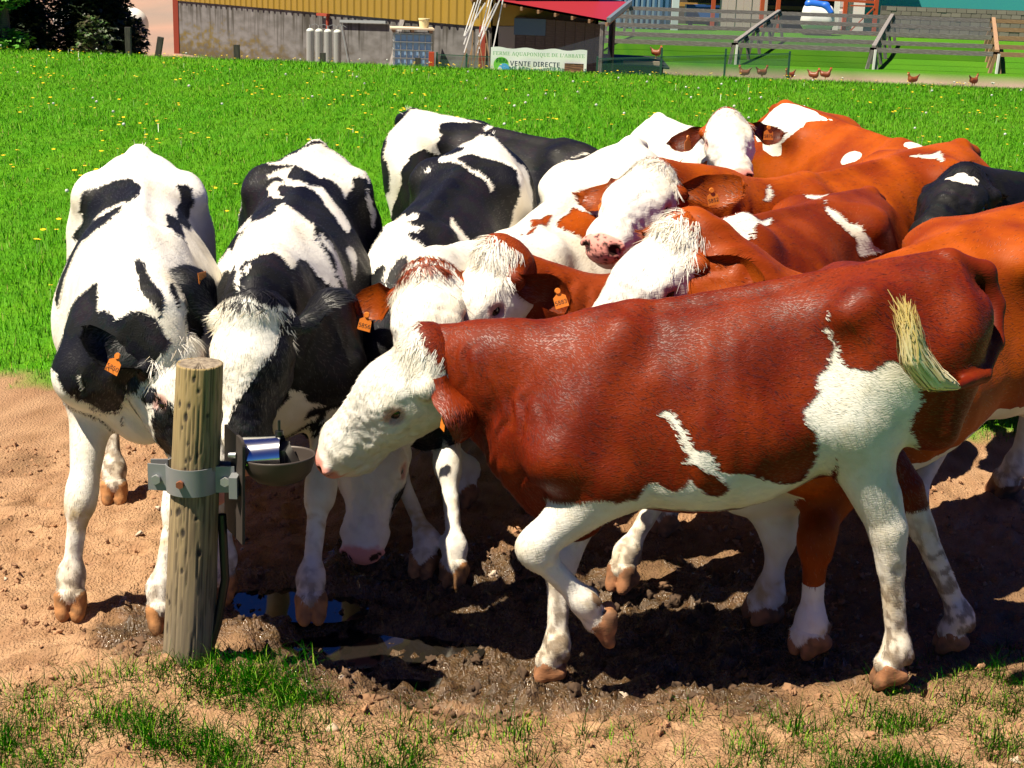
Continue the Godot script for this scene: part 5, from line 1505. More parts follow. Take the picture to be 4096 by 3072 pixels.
# ---------------------------------------------------------------- post with the drinking bowl
func lathe(profile: Array, seg: int, m: Material, a0 := 0.0, a1 := TAU, flat := false) -> ArrayMesh:
	var st := SurfaceTool.new()
	st.begin(Mesh.PRIMITIVE_TRIANGLES)
	if flat:
		st.set_smooth_group(-1)
	for i in seg:
		var a := lerpf(a0, a1, i / float(seg))
		var b := lerpf(a0, a1, (i + 1) / float(seg))
		for k in profile.size() - 1:
			var p: Vector2 = profile[k]
			var q: Vector2 = profile[k + 1]
			var v := [Vector3(cos(a) * p.x, p.y, sin(a) * p.x), Vector3(cos(b) * p.x, p.y, sin(b) * p.x), Vector3(cos(b) * q.x, q.y, sin(b) * q.x), Vector3(cos(a) * q.x, q.y, sin(a) * q.x)]
			for t in [0, 2, 1, 0, 3, 2]:
				st.add_vertex(v[t])
	if not flat:
		st.index()
	st.generate_normals()
	st.set_material(m)
	return st.commit()

func drinker() -> void:
	var foot := Vector3(-0.892, ground_y(-0.892, -3.741) - 0.02, -3.741)
	var post := thing("wooden_post", "round weathered wooden post with cracked top holding the drinking bowl", "post", foot)
	var hgt := 0.905 - foot.y
	var lean := Vector3(0.054, 0, 0)
	var crack := FastNoiseLite.new()
	crack.seed = 12; crack.frequency = 1.0; crack.fractal_octaves = 3
	var nu := 120
	var nv := 150
	var v := PackedVector3Array()
	var c := PackedColorArray()
	var idx := PackedInt32Array()
	var knots := []
	var rg := RandomNumberGenerator.new()
	rg.seed = 21
	for k in 26:
		knots.append(Vector3(rg.randf_range(0.9, 2.7), rg.randf_range(0.08, 0.85), rg.randf_range(0.004, 0.010)))
	for j in nv + 1:
		var t := j / float(nv)
		for i in nu:
			var a := i * TAU / nu
			var r := lerpf(0.071, 0.0605, t) * (1.0 + 0.03 * sin(a * 2.0 + 1.0) + 0.012 * sin(t * 7.0 + a))
			var cx := cos(a) * 11.0
			var cz := sin(a) * 11.0
			var fis := smoothstep(0.30, 0.46, absf(crack.get_noise_3d(cx * 0.8, t * 2.2, cz * 0.8)) + 0.12 * crack.get_noise_3d(cx * 3.0, t * 9.0, cz * 3.0))
			var grain := crack.get_noise_3d(cx * 2.5, t * 2.0, cz * 2.5)
			r += grain * 0.0012 - fis * 0.0028
			var col := Color(0.30, 0.225, 0.115).lerp(Color(0.17, 0.125, 0.07), clampf(0.5 + grain * 1.4, 0, 1))
			col = col.lerp(Color(0.42, 0.29, 0.09), smoothstep(0.55, 0.95, t) * 0.5 * clampf(0.6 + grain, 0, 1))
			col = col.lerp(Color(0.16, 0.145, 0.11), smoothstep(0.5, 0.1, t) * 0.45)
			col = col.lerp(Color(0.03, 0.02, 0.012), fis * 0.7)
			for kn in knots:
				var da: float = wrapf(a - kn.x, -PI, PI) * 0.066
				var dd: float = Vector2(da, (t * hgt - kn.y) * 0.55).length() / kn.z
				if dd < 1.0:
					col = col.lerp(Color(0.035, 0.025, 0.016), smoothstep(1.0, 0.5, dd))
					r -= 0.002 * smoothstep(1.0, 0.4, dd)
			v.append(Vector3(cos(a) * r, t * hgt, sin(a) * r) + lean * t)
			c.append(col)
	# end grain with radial splits
	var rings := 12
	for j in range(1, rings + 1):
		var q := 1.0 - j / float(rings)
		for i in nu:
			var a := i * TAU / nu
			var r := 0.0595 * q
			var split := smoothstep(0.20, 0.36, absf(crack.get_noise_2d(cos(a) * 7.0 + 30, sin(a) * 7.0))) * smoothstep(0.05, 0.4, q)
			var ring := sin(q * 60.0 + crack.get_noise_2d(cos(a) * 2.0, sin(a) * 2.0) * 3.0)
			v.append(Vector3(cos(a) * r, hgt + 0.004 * (1.0 - q) - split * 0.006 + 0.003 * crack.get_noise_2d(cos(a) * q * 12.0, sin(a) * q * 12.0), sin(a) * r) + lean)
			c.append(Color(0.27, 0.22, 0.16).lerp(Color(0.17, 0.135, 0.10), 0.5 + 0.5 * ring).lerp(Color(0.03, 0.022, 0.016), split * 0.8))
	for j in nv + rings:
		for i in nu:
			var a := j * nu + i
			var b := j * nu + (i + 1) % nu
			idx.append_array([a, a + nu, b, b, a + nu, b + nu])
	var st := SurfaceTool.new()
	st.begin(Mesh.PRIMITIVE_TRIANGLES)
	for i in v.size():
		st.set_color(c[i])
		st.add_vertex(v[i])
	for i in idx:
		st.add_index(i)
	st.generate_normals()
	var pm := plain(Color(1, 1, 1), 0.9)
	pm.vertex_color_use_as_albedo = true
	st.set_material(pm)
	part("stake", st.commit(), post)
	# ---- the drinker
	var o := thing("drinking_bowl", "metal cattle drinking bowl with shiny lid clamped to the post", "drinking bowl", Vector3(-0.865, 0.0, -3.741))
	var galv := plain(Color(0.24, 0.25, 0.26), 0.5, 0.35)
	var shiny := plain(Color(0.66, 0.66, 0.66), 0.16, 1.0)
	var iron := plain(Color(0.045, 0.035, 0.030), 0.65, 0.3)
	var cast := plain(Color(0.060, 0.047, 0.040), 0.5, 0.3)
	var black := plain(Color(0.010, 0.011, 0.012), 0.35)
	var by := 0.585
	var bh := 0.038
	var band := lathe([Vector2(0.0700, by - bh), Vector2(0.0730, by - bh), Vector2(0.0730, by + bh), Vector2(0.0700, by + bh), Vector2(0.0700, by - bh)], 48, galv, 0.25, PI - 0.25, true)
	part("clamp_band", band, o)
	part("clamp_band", lathe([Vector2(0.0700, by - bh), Vector2(0.0730, by - bh), Vector2(0.0730, by + bh), Vector2(0.0700, by + bh), Vector2(0.0700, by - bh)], 48, galv, PI + 0.2, TAU - 0.2, true), o)
	for g in [-1.0, 1.0]:
		part("clamp_ear", boxm(Vector3(0.052, 0.075, 0.005), galv), o, Transform3D(Basis(Vector3.UP, 0.12 * g), Vector3(0.092 * g, by, 0.022)))
		part("clamp_ear", boxm(Vector3(0.052, 0.072, 0.005), galv), o, Transform3D(Basis(Vector3.UP, -0.12 * g), Vector3(0.094 * g, by, -0.024)))
		var hexm := cyl(0.0135, 0.011, plain(Color(0.36, 0.37, 0.37), 0.5, 0.6), -1, 6)
		part("bolt", hexm, o, Transform3D(Basis(Vector3.RIGHT, PI / 2), Vector3(0.094 * g, by - 0.004, 0.031)))
		part("bolt_shank", cyl(0.006, 0.062, plain(Color(0.25, 0.17, 0.11), 0.6, 0.5), -1, 10), o, Transform3D(Basis(Vector3.RIGHT, PI / 2), Vector3(0.094 * g, by - 0.004, 0.004)))
	part("rusty_bolt", cyl(0.011, 0.012, plain(Color(0.20, 0.065, 0.025), 0.8, 0.2), -1, 6), o, Transform3D(Basis(Vector3.RIGHT, PI / 2), Vector3(-0.018, by, 0.077)))
	# back plate, set at an angle with rounded upper corner
	var ps := SurfaceTool.new()
	ps.begin(Mesh.PRIMITIVE_TRIANGLES)
	var w := 0.075
	var outl := PackedVector2Array([Vector2(-w, -0.15), Vector2(w, -0.15), Vector2(w, 0.125)])
	for k in 7:
		var a := k / 6.0 * PI / 2
		outl.append(Vector2(w - 0.025 + cos(a) * 0.025, 0.125 + sin(a) * 0.025))
	outl.append(Vector2(-w, 0.15))
	var tri := Geometry2D.triangulate_polygon(outl)
	for sd in [1.0, -1.0]:
		ps.set_normal(Vector3(0, 0, sd))
		for i in range(0, tri.size(), 3):
			var order := [0, 1, 2]
			var aa := outl[tri[i]]
			var bb := outl[tri[i + 1]]
			var cc := outl[tri[i + 2]]
			if ((bb - aa).cross(cc - aa) > 0) == (sd > 0):
				order = [0, 2, 1]
			for q in order:
				var p := outl[tri[i + q]]
				ps.add_vertex(Vector3(p.x, p.y, 0.004 * sd))
	for i in outl.size():
		var p := outl[i]
		var q := outl[(i + 1) % outl.size()]
		ps.set_normal(Vector3((q - p).y, -(q - p).x, 0).normalized())
		for e in [Vector3(p.x, p.y, 0.004), Vector3(q.x, q.y, 0.004), Vector3(p.x, p.y, -0.004), Vector3(q.x, q.y, 0.004), Vector3(q.x, q.y, -0.004), Vector3(p.x, p.y, -0.004)]:
			ps.add_vertex(e)
	ps.set_material(iron)
	part("back_plate", ps.commit(), o, Transform3D(Basis(Vector3.UP, -1.05).rotated(Vector3(0, 0, 1), -0.02), Vector3(0.113, 0.562, -0.005)))
	part("plate_bolt", cyl(0.009, 0.02, steel_plain(), -1, 6), o, Transform3D(Basis(Vector3(0, 0, 1), PI / 2), Vector3(0.113, 0.655, 0.02)))
	part("bracket", boxm(Vector3(0.022, 0.06, 0.06), galv), o, Transform3D(Basis(), Vector3(0.122, 0.575, 0.035)))
	# bowl: open rounded basin with a rolled rim and a pointed lip
	var prof := [Vector2(0.006, -0.098), Vector2(0.040, -0.094), Vector2(0.070, -0.080), Vector2(0.090, -0.055), Vector2(0.100, -0.025), Vector2(0.105, 0.0), Vector2(0.106, 0.006), Vector2(0.1025, 0.007), Vector2(0.100, 0.0), Vector2(0.094, -0.026), Vector2(0.084, -0.053), Vector2(0.064, -0.075), Vector2(0.036, -0.088), Vector2(0.006, -0.091)]
	var bowl := lathe(prof, 44, cast)
	part("bowl", bowl, o, Transform3D(Basis.from_scale(Vector3(0.95, 0.80, 0.76)).rotated(Vector3(0, 0, 1), 0.06), Vector3(0.236, 0.648, 0.0)))
	part("water", cyl(0.086, 0.004, plain(Color(0.02, 0.022, 0.022), 0.04), -1, 32), o, Transform3D(Basis.from_scale(Vector3(0.98, 1, 0.80)), Vector3(0.236, 0.612, 0.0)))
	# lid: a half-round cover over the valve
	var lid := SurfaceTool.new()
	lid.begin(Mesh.PRIMITIVE_TRIANGLES)
	var pr := []
	for k in 17:
		var a := lerpf(-0.1, PI + 0.1, k / 16.0)
		pr.append(Vector2(cos(a) * 0.060, sin(a) * 0.056))
	for k in 16:
		for s in 2:
			var rr := 1.0 if s == 0 else 0.95
			var p: Vector2 = pr[k] * rr
			var q: Vector2 = pr[k + 1] * rr
			var quad := [Vector3(0, p.y, p.x), Vector3(0.105, p.y, p.x), Vector3(0.105, q.y, q.x), Vector3(0, q.y, q.x)]
			for t in ([0, 1, 2, 0, 2, 3] if s == 0 else [0, 2, 1, 0, 3, 2]):
				lid.set_smooth_group(s)
				lid.add_vertex(quad[t])
	lid.generate_normals()
	lid.set_material(shiny)
	part("lid", lid.commit(), o, Transform3D(Basis(Vector3(0, 0, 1), 0.10), Vector3(0.142, 0.640, -0.012)))
	part("valve_block", boxm(Vector3(0.05, 0.05, 0.09), black), o, Transform3D(Basis(), Vector3(0.232, 0.650, -0.015)))
	part("valve_tongue", boxm(Vector3(0.035, 0.055, 0.07), black), o, Transform3D(Basis(Vector3(0, 0, 1), 0.5), Vector3(0.256, 0.640, -0.01)))
	part("screw", cyl(0.004, 0.04, black, -1, 8), o, Transform3D(Basis(), Vector3(0.236, 0.728, -0.012)))
	part("screw_nut", cyl(0.012, 0.012, black, -1, 6), o, Transform3D(Basis(), Vector3(0.236, 0.712, -0.012)))
	# water hose
	var hs := SurfaceTool.new()
	hs.begin(Mesh.PRIMITIVE_TRIANGLES)
	var cur := Curve3D.new()
	for e in [[Vector3(0.075, 0.47, -0.01), Vector3(0, -0.05, 0)], [Vector3(0.082, 0.28, 0.0), Vector3(0.002, -0.07, 0)], [Vector3(0.060, 0.15, 0.01), Vector3(-0.02, -0.05, 0)], [Vector3(0.03, 0.05, 0.015), Vector3(-0.02, -0.03, 0)]]:
		cur.add_point(e[0], -e[1], e[1])
	var pts := cur.get_baked_points()
	for i in range(0, pts.size() - 1):
		var t0 := (pts[mini(i + 1, pts.size() - 1)] - pts[maxi(i - 1, 0)]).normalized()
		var t1 := (pts[mini(i + 2, pts.size() - 1)] - pts[i]).normalized()
		for k in 10:
			var q := []
			for e in [[pts[i], t0, k], [pts[i], t0, k + 1], [pts[i + 1], t1, k + 1], [pts[i + 1], t1, k]]:
				var x: Vector3 = Vector3(0, 0, 1).cross(e[1]).normalized()
				var y: Vector3 = (e[1] as Vector3).cross(x)
				var a: float = e[2] % 10 * TAU / 10
				q.append([e[0] + (x * cos(a) + y * sin(a)) * 0.0125, x * cos(a) + y * sin(a)])
			for j in [0, 2, 1, 0, 3, 2]:
				hs.set_normal(q[j][1])
				hs.add_vertex(q[j][0])
	hs.set_material(black)
	part("hose", hs.commit(), o)
	clods()

func steel_plain() -> StandardMaterial3D:
	return plain(Color(0.45, 0.46, 0.46), 0.4, 0.7)

func clods() -> void:
	# crumbs and clods of earth, and a few stones
	var rg := RandomNumberGenerator.new()
	rg.seed = 91
	var mat := plain(Color(1, 1, 1), 0.95)
	mat.vertex_color_use_as_albedo = true
	for kind in 3:
		var st := SurfaceTool.new()
		var sp := SphereMesh.new()
		sp.radius = 1.0; sp.height = 1.1; sp.radial_segments = 10; sp.rings = 6
		var arr := sp.get_mesh_arrays()
		var v: PackedVector3Array = arr[Mesh.ARRAY_VERTEX]
		for i in v.size():
			v[i] *= 1.0 + grit.get_noise_3d(v[i].x * 1.4 + kind * 9, v[i].y * 1.4, v[i].z * 1.4) * 1.5
		arr[Mesh.ARRAY_VERTEX] = v
		var am := ArrayMesh.new()
		am.add_surface_from_arrays(Mesh.PRIMITIVE_TRIANGLES, arr)
		st.create_from(am, 0)
		st.deindex()
		st.set_smooth_group(-1)
		st.generate_normals()
		st.set_material(mat)
		var at := []
		for k in 4200:
			var x := rg.randf_range(-2.4, 2.6)
			var z := rg.randf_range(-5.6, -3.15)
			var d := dirt_mask(x, z)
			if d < 0.4 or lumps.get_noise_2d(x * 2.2 + 11, z * 2.2) < rg.randf_range(-0.35, 0.35):
				continue
			var w := wet_mask(x, z)
			var s := 0.0028 + 0.009 * pow(rg.randf(), 4.0) * (1.0 + w * 1.3)
			var b := Basis.from_euler(Vector3(rg.randf() * 6, rg.randf() * 6, rg.randf() * 6)).scaled(Vector3.ONE * s)
			var col := Color(0.40, 0.215, 0.11).lerp(Color(0.22, 0.115, 0.06), rg.randf()).lerp(Color(0.06, 0.034, 0.018), w)
			if rg.randf() < 0.02:
				col = Color(0.46, 0.36, 0.27)
			at.append([Transform3D(b, Vector3(x, full_y(x, z) + s * 0.15, z)), col])
		scatter("earth_clods", st.commit(), at, ["small crumbs of dry earth strewn over the bare ground", "clods of trodden earth around the muddy wallow", "scattered earth lumps and pebbles on the bare ground"][kind], "clods")
	var stone := thing("pale_stone", "small pale pointed stone on bare earth at bottom left of centre", "stone", Vector3(-0.43, full_y(-0.43, -3.33), -3.33))
	var f := Field.new()
	f.bone(Vector3(-0.006, 0.004, 0), Vector3(0.006, 0.006, 0), 0.012, 0.011, 0.01)
	f.bone(Vector3(0, 0.01, 0), Vector3(0.003, 0.022, 0), 0.009, 0.004, 0.008)
	var m := f.mesh(0.004)
	var arr2 := []
	arr2.resize(Mesh.ARRAY_MAX)
	arr2[Mesh.ARRAY_VERTEX] = m.v; arr2[Mesh.ARRAY_NORMAL] = m.n; arr2[Mesh.ARRAY_INDEX] = m.idx
	var sm := ArrayMesh.new()
	sm.add_surface_from_arrays(Mesh.PRIMITIVE_TRIANGLES, arr2)
	sm.surface_set_material(0, plain(Color(0.55, 0.40, 0.28), 0.8))
	part("pebble", sm, stone)

# ---------------------------------------------------------------- smooth distance fields -> surface nets
class Field:
	var a := PackedVector3Array()
	var ba := PackedVector3Array()
	var bb := PackedFloat32Array()
	var ra := PackedFloat32Array()
	var dr := PackedFloat32Array()
	var side := PackedVector3Array()
	var fl := PackedFloat32Array()     # stretch along side: 1/k - 1
	var sm := PackedFloat32Array()
	var neg := PackedByteArray()
	var tag := PackedByteArray()
	var top := PackedFloat32Array()
	var bot := PackedFloat32Array()
	var wid := PackedFloat32Array()
	var pow_ := PackedFloat32Array()
	var skew := PackedFloat32Array()
	var loft := false
	var x0 := 0.0
	var x1 := 1.0
	var floor_y := -99.0

	func bone(p: Vector3, q: Vector3, r0: float, r1: float, smooth := 0.05, t := 0, s := Vector3.ZERO, k := 1.0, negative := false) -> void:
		a.append(p); ba.append(q - p); bb.append(maxf((q - p).length_squared(), 1e-8)); ra.append(r0); dr.append(r1 - r0)
		side.append(s); fl.append(1.0 / k - 1.0); sm.append(smooth); neg.append(1 if negative else 0); tag.append(t)

	func bone_d(i: int, p: Vector3) -> float:
		var pa := p - a[i]
		var f := fl[i]
		if f != 0.0:
			var s := side[i]
			pa += s * (pa.dot(s) * f)
		var h := clampf(pa.dot(ba[i]) / bb[i], 0.0, 1.0)
		return (pa - ba[i] * h).length() - ra[i] - dr[i] * h

	func loft_d(p: Vector3) -> float:
		var t := (clampf(p.x, x0, x1) - x0) / (x1 - x0) * 95.0
		var i := mini(int(t), 94)
		var f := t - i
		var tp := lerpf(top[i], top[i + 1], f)
		var bt := lerpf(bot[i], bot[i + 1], f)
		var w := lerpf(wid[i], wid[i + 1], f)
		var n := lerpf(pow_[i], pow_[i + 1], f)
		var hh := maxf((tp - bt) * 0.5, 0.01)
		var v := (p.y - (tp + bt) * 0.5) / hh
		var wz := w * clampf(1.0 - lerpf(skew[i], skew[i + 1], f) * clampf(v, -1.1, 1.1), 0.25, 2.0)
		var q := pow(pow(absf(p.z) / wz, n) + pow(absf(v), n), 1.0 / n)
		var d := (q - 1.0) * minf(hh, wz) * 0.9
		var dx := maxf(x0 - p.x, p.x - x1)
		if dx > 0.0:
			d = sqrt(maxf(d, 0.0) * maxf(d, 0.0) + dx * dx) if d > 0.0 else maxf(dx, d)
		return d

	func value(p: Vector3, list: PackedInt32Array) -> float:
		var d := loft_d(p) if loft else 9.0
		for i in list:
			var pa := p - a[i]
			var f := fl[i]
			if f != 0.0:
				var s := side[i]
				pa += s * (pa.dot(s) * f)
			var h := clampf(pa.dot(ba[i]) / bb[i], 0.0, 1.0)
			var di := (pa - ba[i] * h).length() - ra[i] - dr[i] * h
			var k := sm[i]
			if neg[i]:
				var g := maxf(k - absf(d + di), 0.0) / k
				d = maxf(d, -di) + g * g * k * 0.25
			else:
				var g := maxf(k - absf(d - di), 0.0) / k
				d = minf(d, di) - g * g * k * 0.25
		return maxf(d, floor_y - p.y)

	func nearest_tag(p: Vector3, list: PackedInt32Array) -> int:
		var best := loft_d(p) if loft else 9.0
		var t := 0
		for i in list:
			if neg[i]:
				continue
			var di := bone_d(i, p)
			if di < best:
				best = di
				t = tag[i]
		return t

	# surface nets: {v, n, tag, idx}
	func mesh(c: float) -> Dictionary:
		var lo := Vector3.INF
		var hi := -Vector3.INF
		for i in a.size():
			if neg[i]:
				continue
			var r := maxf(ra[i], ra[i] + dr[i]) * 1.35 + 0.03
			for e in [a[i], a[i] + ba[i]]:
				lo = lo.min(e - Vector3.ONE * r)
				hi = hi.max(e + Vector3.ONE * r)
		if loft:
			lo = lo.min(Vector3(x0 - 0.05, 0.4, -0.45))
			hi = hi.max(Vector3(x1 + 0.05, 1.35, 0.45))
		lo = (lo / (8 * c)).floor() * 8 * c
		var nb := Vector3i(((hi - lo) / (8 * c)).ceil())
		var v := PackedVector3Array()
		var tags := PackedByteArray()
		var idx := PackedInt32Array()
		var cells := {}
		var edges := []                  # [axis, flip, key cell]
		var ring := PackedInt32Array()
		var all := PackedInt32Array(range(a.size()))
		var g := PackedFloat32Array()
		g.resize(729)
		var half := 8 * c * 0.87
		for bz in nb.z:
			for by in nb.y:
				for bx in nb.x:
					var o := lo + Vector3(bx, by, bz) * 8 * c
					var m := o + Vector3.ONE * 4 * c
					var near := PackedInt32Array()
					var best := loft_d(m) if loft else 9.0
					for i in all:
						var di := bone_d(i, m)
						best = minf(best, di) if not neg[i] else best
						if di < (half + sm[i]) * 1.7 + 0.02:
							near.append(i)
					if best > half * 1.7 + 0.03:
						continue
					if near.is_empty() and absf(best) > half * 2.0:
						continue
					var mv := value(m, near)
					if absf(mv) > half * 1.9 + 0.03:
						continue
					g.fill(1.0)
					# sub-blocks of four cells
					var any := false
					for sz in 2:
						for sy in 2:
							for sx in 2:
								var sv := value(o + Vector3(sx * 4 + 2, sy * 4 + 2, sz * 4 + 2) * c, near)
								if absf(sv) > 3.47 * c * 1.9 + 0.012:
									if sv < 0.0:
										for z in range(sz * 4, sz * 4 + 5):
											for y in range(sy * 4, sy * 4 + 5):
												for x in range(sx * 4, sx * 4 + 5):
													if g[x + 9 * y + 81 * z] == 1.0:
														g[x + 9 * y + 81 * z] = -1.0
									continue
								any = true
								for z in range(sz * 4, sz * 4 + 5):
									for y in range(sy * 4, sy * 4 + 5):
										for x in range(sx * 4, sx * 4 + 5):
											var gi := x + 9 * y + 81 * z
											if absf(g[gi]) == 1.0:
												g[gi] = value(o + Vector3(x, y, z) * c, near)
					if not any:
						continue
					for z in 8:
						for y in 8:
							for x in 8:
								var b := x + 9 * y + 81 * z
								var v0 := g[b]
								var mask := 0
								if v0 < 0.0: mask |= 1
								if g[b + 1] < 0.0: mask |= 2
								if g[b + 9] < 0.0: mask |= 4
								if g[b + 10] < 0.0: mask |= 8
								if g[b + 81] < 0.0: mask |= 16
								if g[b + 82] < 0.0: mask |= 32
								if g[b + 90] < 0.0: mask |= 64
								if g[b + 91] < 0.0: mask |= 128
								if mask == 0 or mask == 255:
									continue
								var sum := Vector3.ZERO
								var n := 0
								for e in EDGE:
									var p: Vector3i = e[0]
									var q: Vector3i = e[1]
									var ga := g[b + p.x + 9 * p.y + 81 * p.z]
									var gb := g[b + q.x + 9 * q.y + 81 * q.z]
									if (ga < 0.0) != (gb < 0.0):
										sum += Vector3(p).lerp(Vector3(q), ga / (ga - gb))
										n += 1
								var key := (bx * 8 + x) + ((by * 8 + y) << 12) + ((bz * 8 + z) << 24)
								cells[key] = v.size()
								var pos := o + (Vector3(x, y, z) + sum / n) * c
								v.append(pos)
								tags.append(nearest_tag(pos, near))
								if (v0 < 0.0) != (g[b + 1] < 0.0): edges.append([0, v0 < 0.0, key])
								if (v0 < 0.0) != (g[b + 9] < 0.0): edges.append([1, v0 < 0.0, key])
								if (v0 < 0.0) != (g[b + 81] < 0.0): edges.append([2, v0 < 0.0, key])
		var step := [1, 1 << 12, 1 << 24]
		for e in edges:
			var u: int = step[(e[0] + 1) % 3]
			var w: int = step[(e[0] + 2) % 3]
			var k: int = e[2]
			var i0 = cells.get(k - u - w)
			var i1 = cells.get(k - w)
			var i2: int = cells[k]
			var i3 = cells.get(k - u)
			if i0 == null or i1 == null or i3 == null:
				continue
			if e[1]:
				idx.append_array([i0, i2, i1, i0, i3, i2])
			else:
				idx.append_array([i0, i1, i2, i0, i2, i3])
		var nrm := PackedVector3Array()
		nrm.resize(v.size())
		for t in range(0, idx.size(), 3):
			var f := (v[idx[t + 2]] - v[idx[t]]).cross(v[idx[t + 1]] - v[idx[t]])
			nrm[idx[t]] += f
			nrm[idx[t + 1]] += f
			nrm[idx[t + 2]] += f
		for i in v.size():
			nrm[i] = nrm[i].normalized()
		return {"v": v, "n": nrm, "tag": tags, "idx": idx}

	const EDGE := [
		[Vector3i(0, 0, 0), Vector3i(1, 0, 0)], [Vector3i(0, 1, 0), Vector3i(1, 1, 0)], [Vector3i(0, 0, 1), Vector3i(1, 0, 1)], [Vector3i(0, 1, 1), Vector3i(1, 1, 1)],
		[Vector3i(0, 0, 0), Vector3i(0, 1, 0)], [Vector3i(1, 0, 0), Vector3i(1, 1, 0)], [Vector3i(0, 0, 1), Vector3i(0, 1, 1)], [Vector3i(1, 0, 1), Vector3i(1, 1, 1)],
		[Vector3i(0, 0, 0), Vector3i(0, 0, 1)], [Vector3i(1, 0, 0), Vector3i(1, 0, 1)], [Vector3i(0, 1, 0), Vector3i(0, 1, 1)], [Vector3i(1, 1, 0), Vector3i(1, 1, 1)]]

# ---------------------------------------------------------------- cattle
const PROFILE := [   # x, top, bottom, half width, exponent, skew (narrower above)
	[-0.03, 1.130, 0.860, 0.10, 2.0, 0.0], [0.02, 1.200, 0.760, 0.165, 2.2, 0.05], [0.10, 1.222, 0.715, 0.205, 2.3, 0.08], [0.22, 1.222, 0.655, 0.235, 2.5, 0.04],
	[0.38, 1.222, 0.635, 0.25, 2.5, 0.04], [0.48, 1.212, 0.620, 0.248, 2.3, 0.12], [0.60, 1.203, 0.600, 0.265, 2.15, 0.24], [0.76, 1.197, 0.580, 0.295, 2.1, 0.26],
	[0.92, 1.196, 0.570, 0.295, 2.1, 0.28], [1.04, 1.200, 0.575, 0.275, 2.05, 0.34], [1.14, 1.200, 0.590, 0.25, 2.0, 0.40], [1.24, 1.165, 0.610, 0.235, 2.0, 0.36],
	[1.36, 1.100, 0.645, 0.215, 2.1, 0.2], [1.46, 1.030, 0.705, 0.17, 2.1, 0.1], [1.53, 0.950, 0.760, 0.09, 2.0, 0.0]]

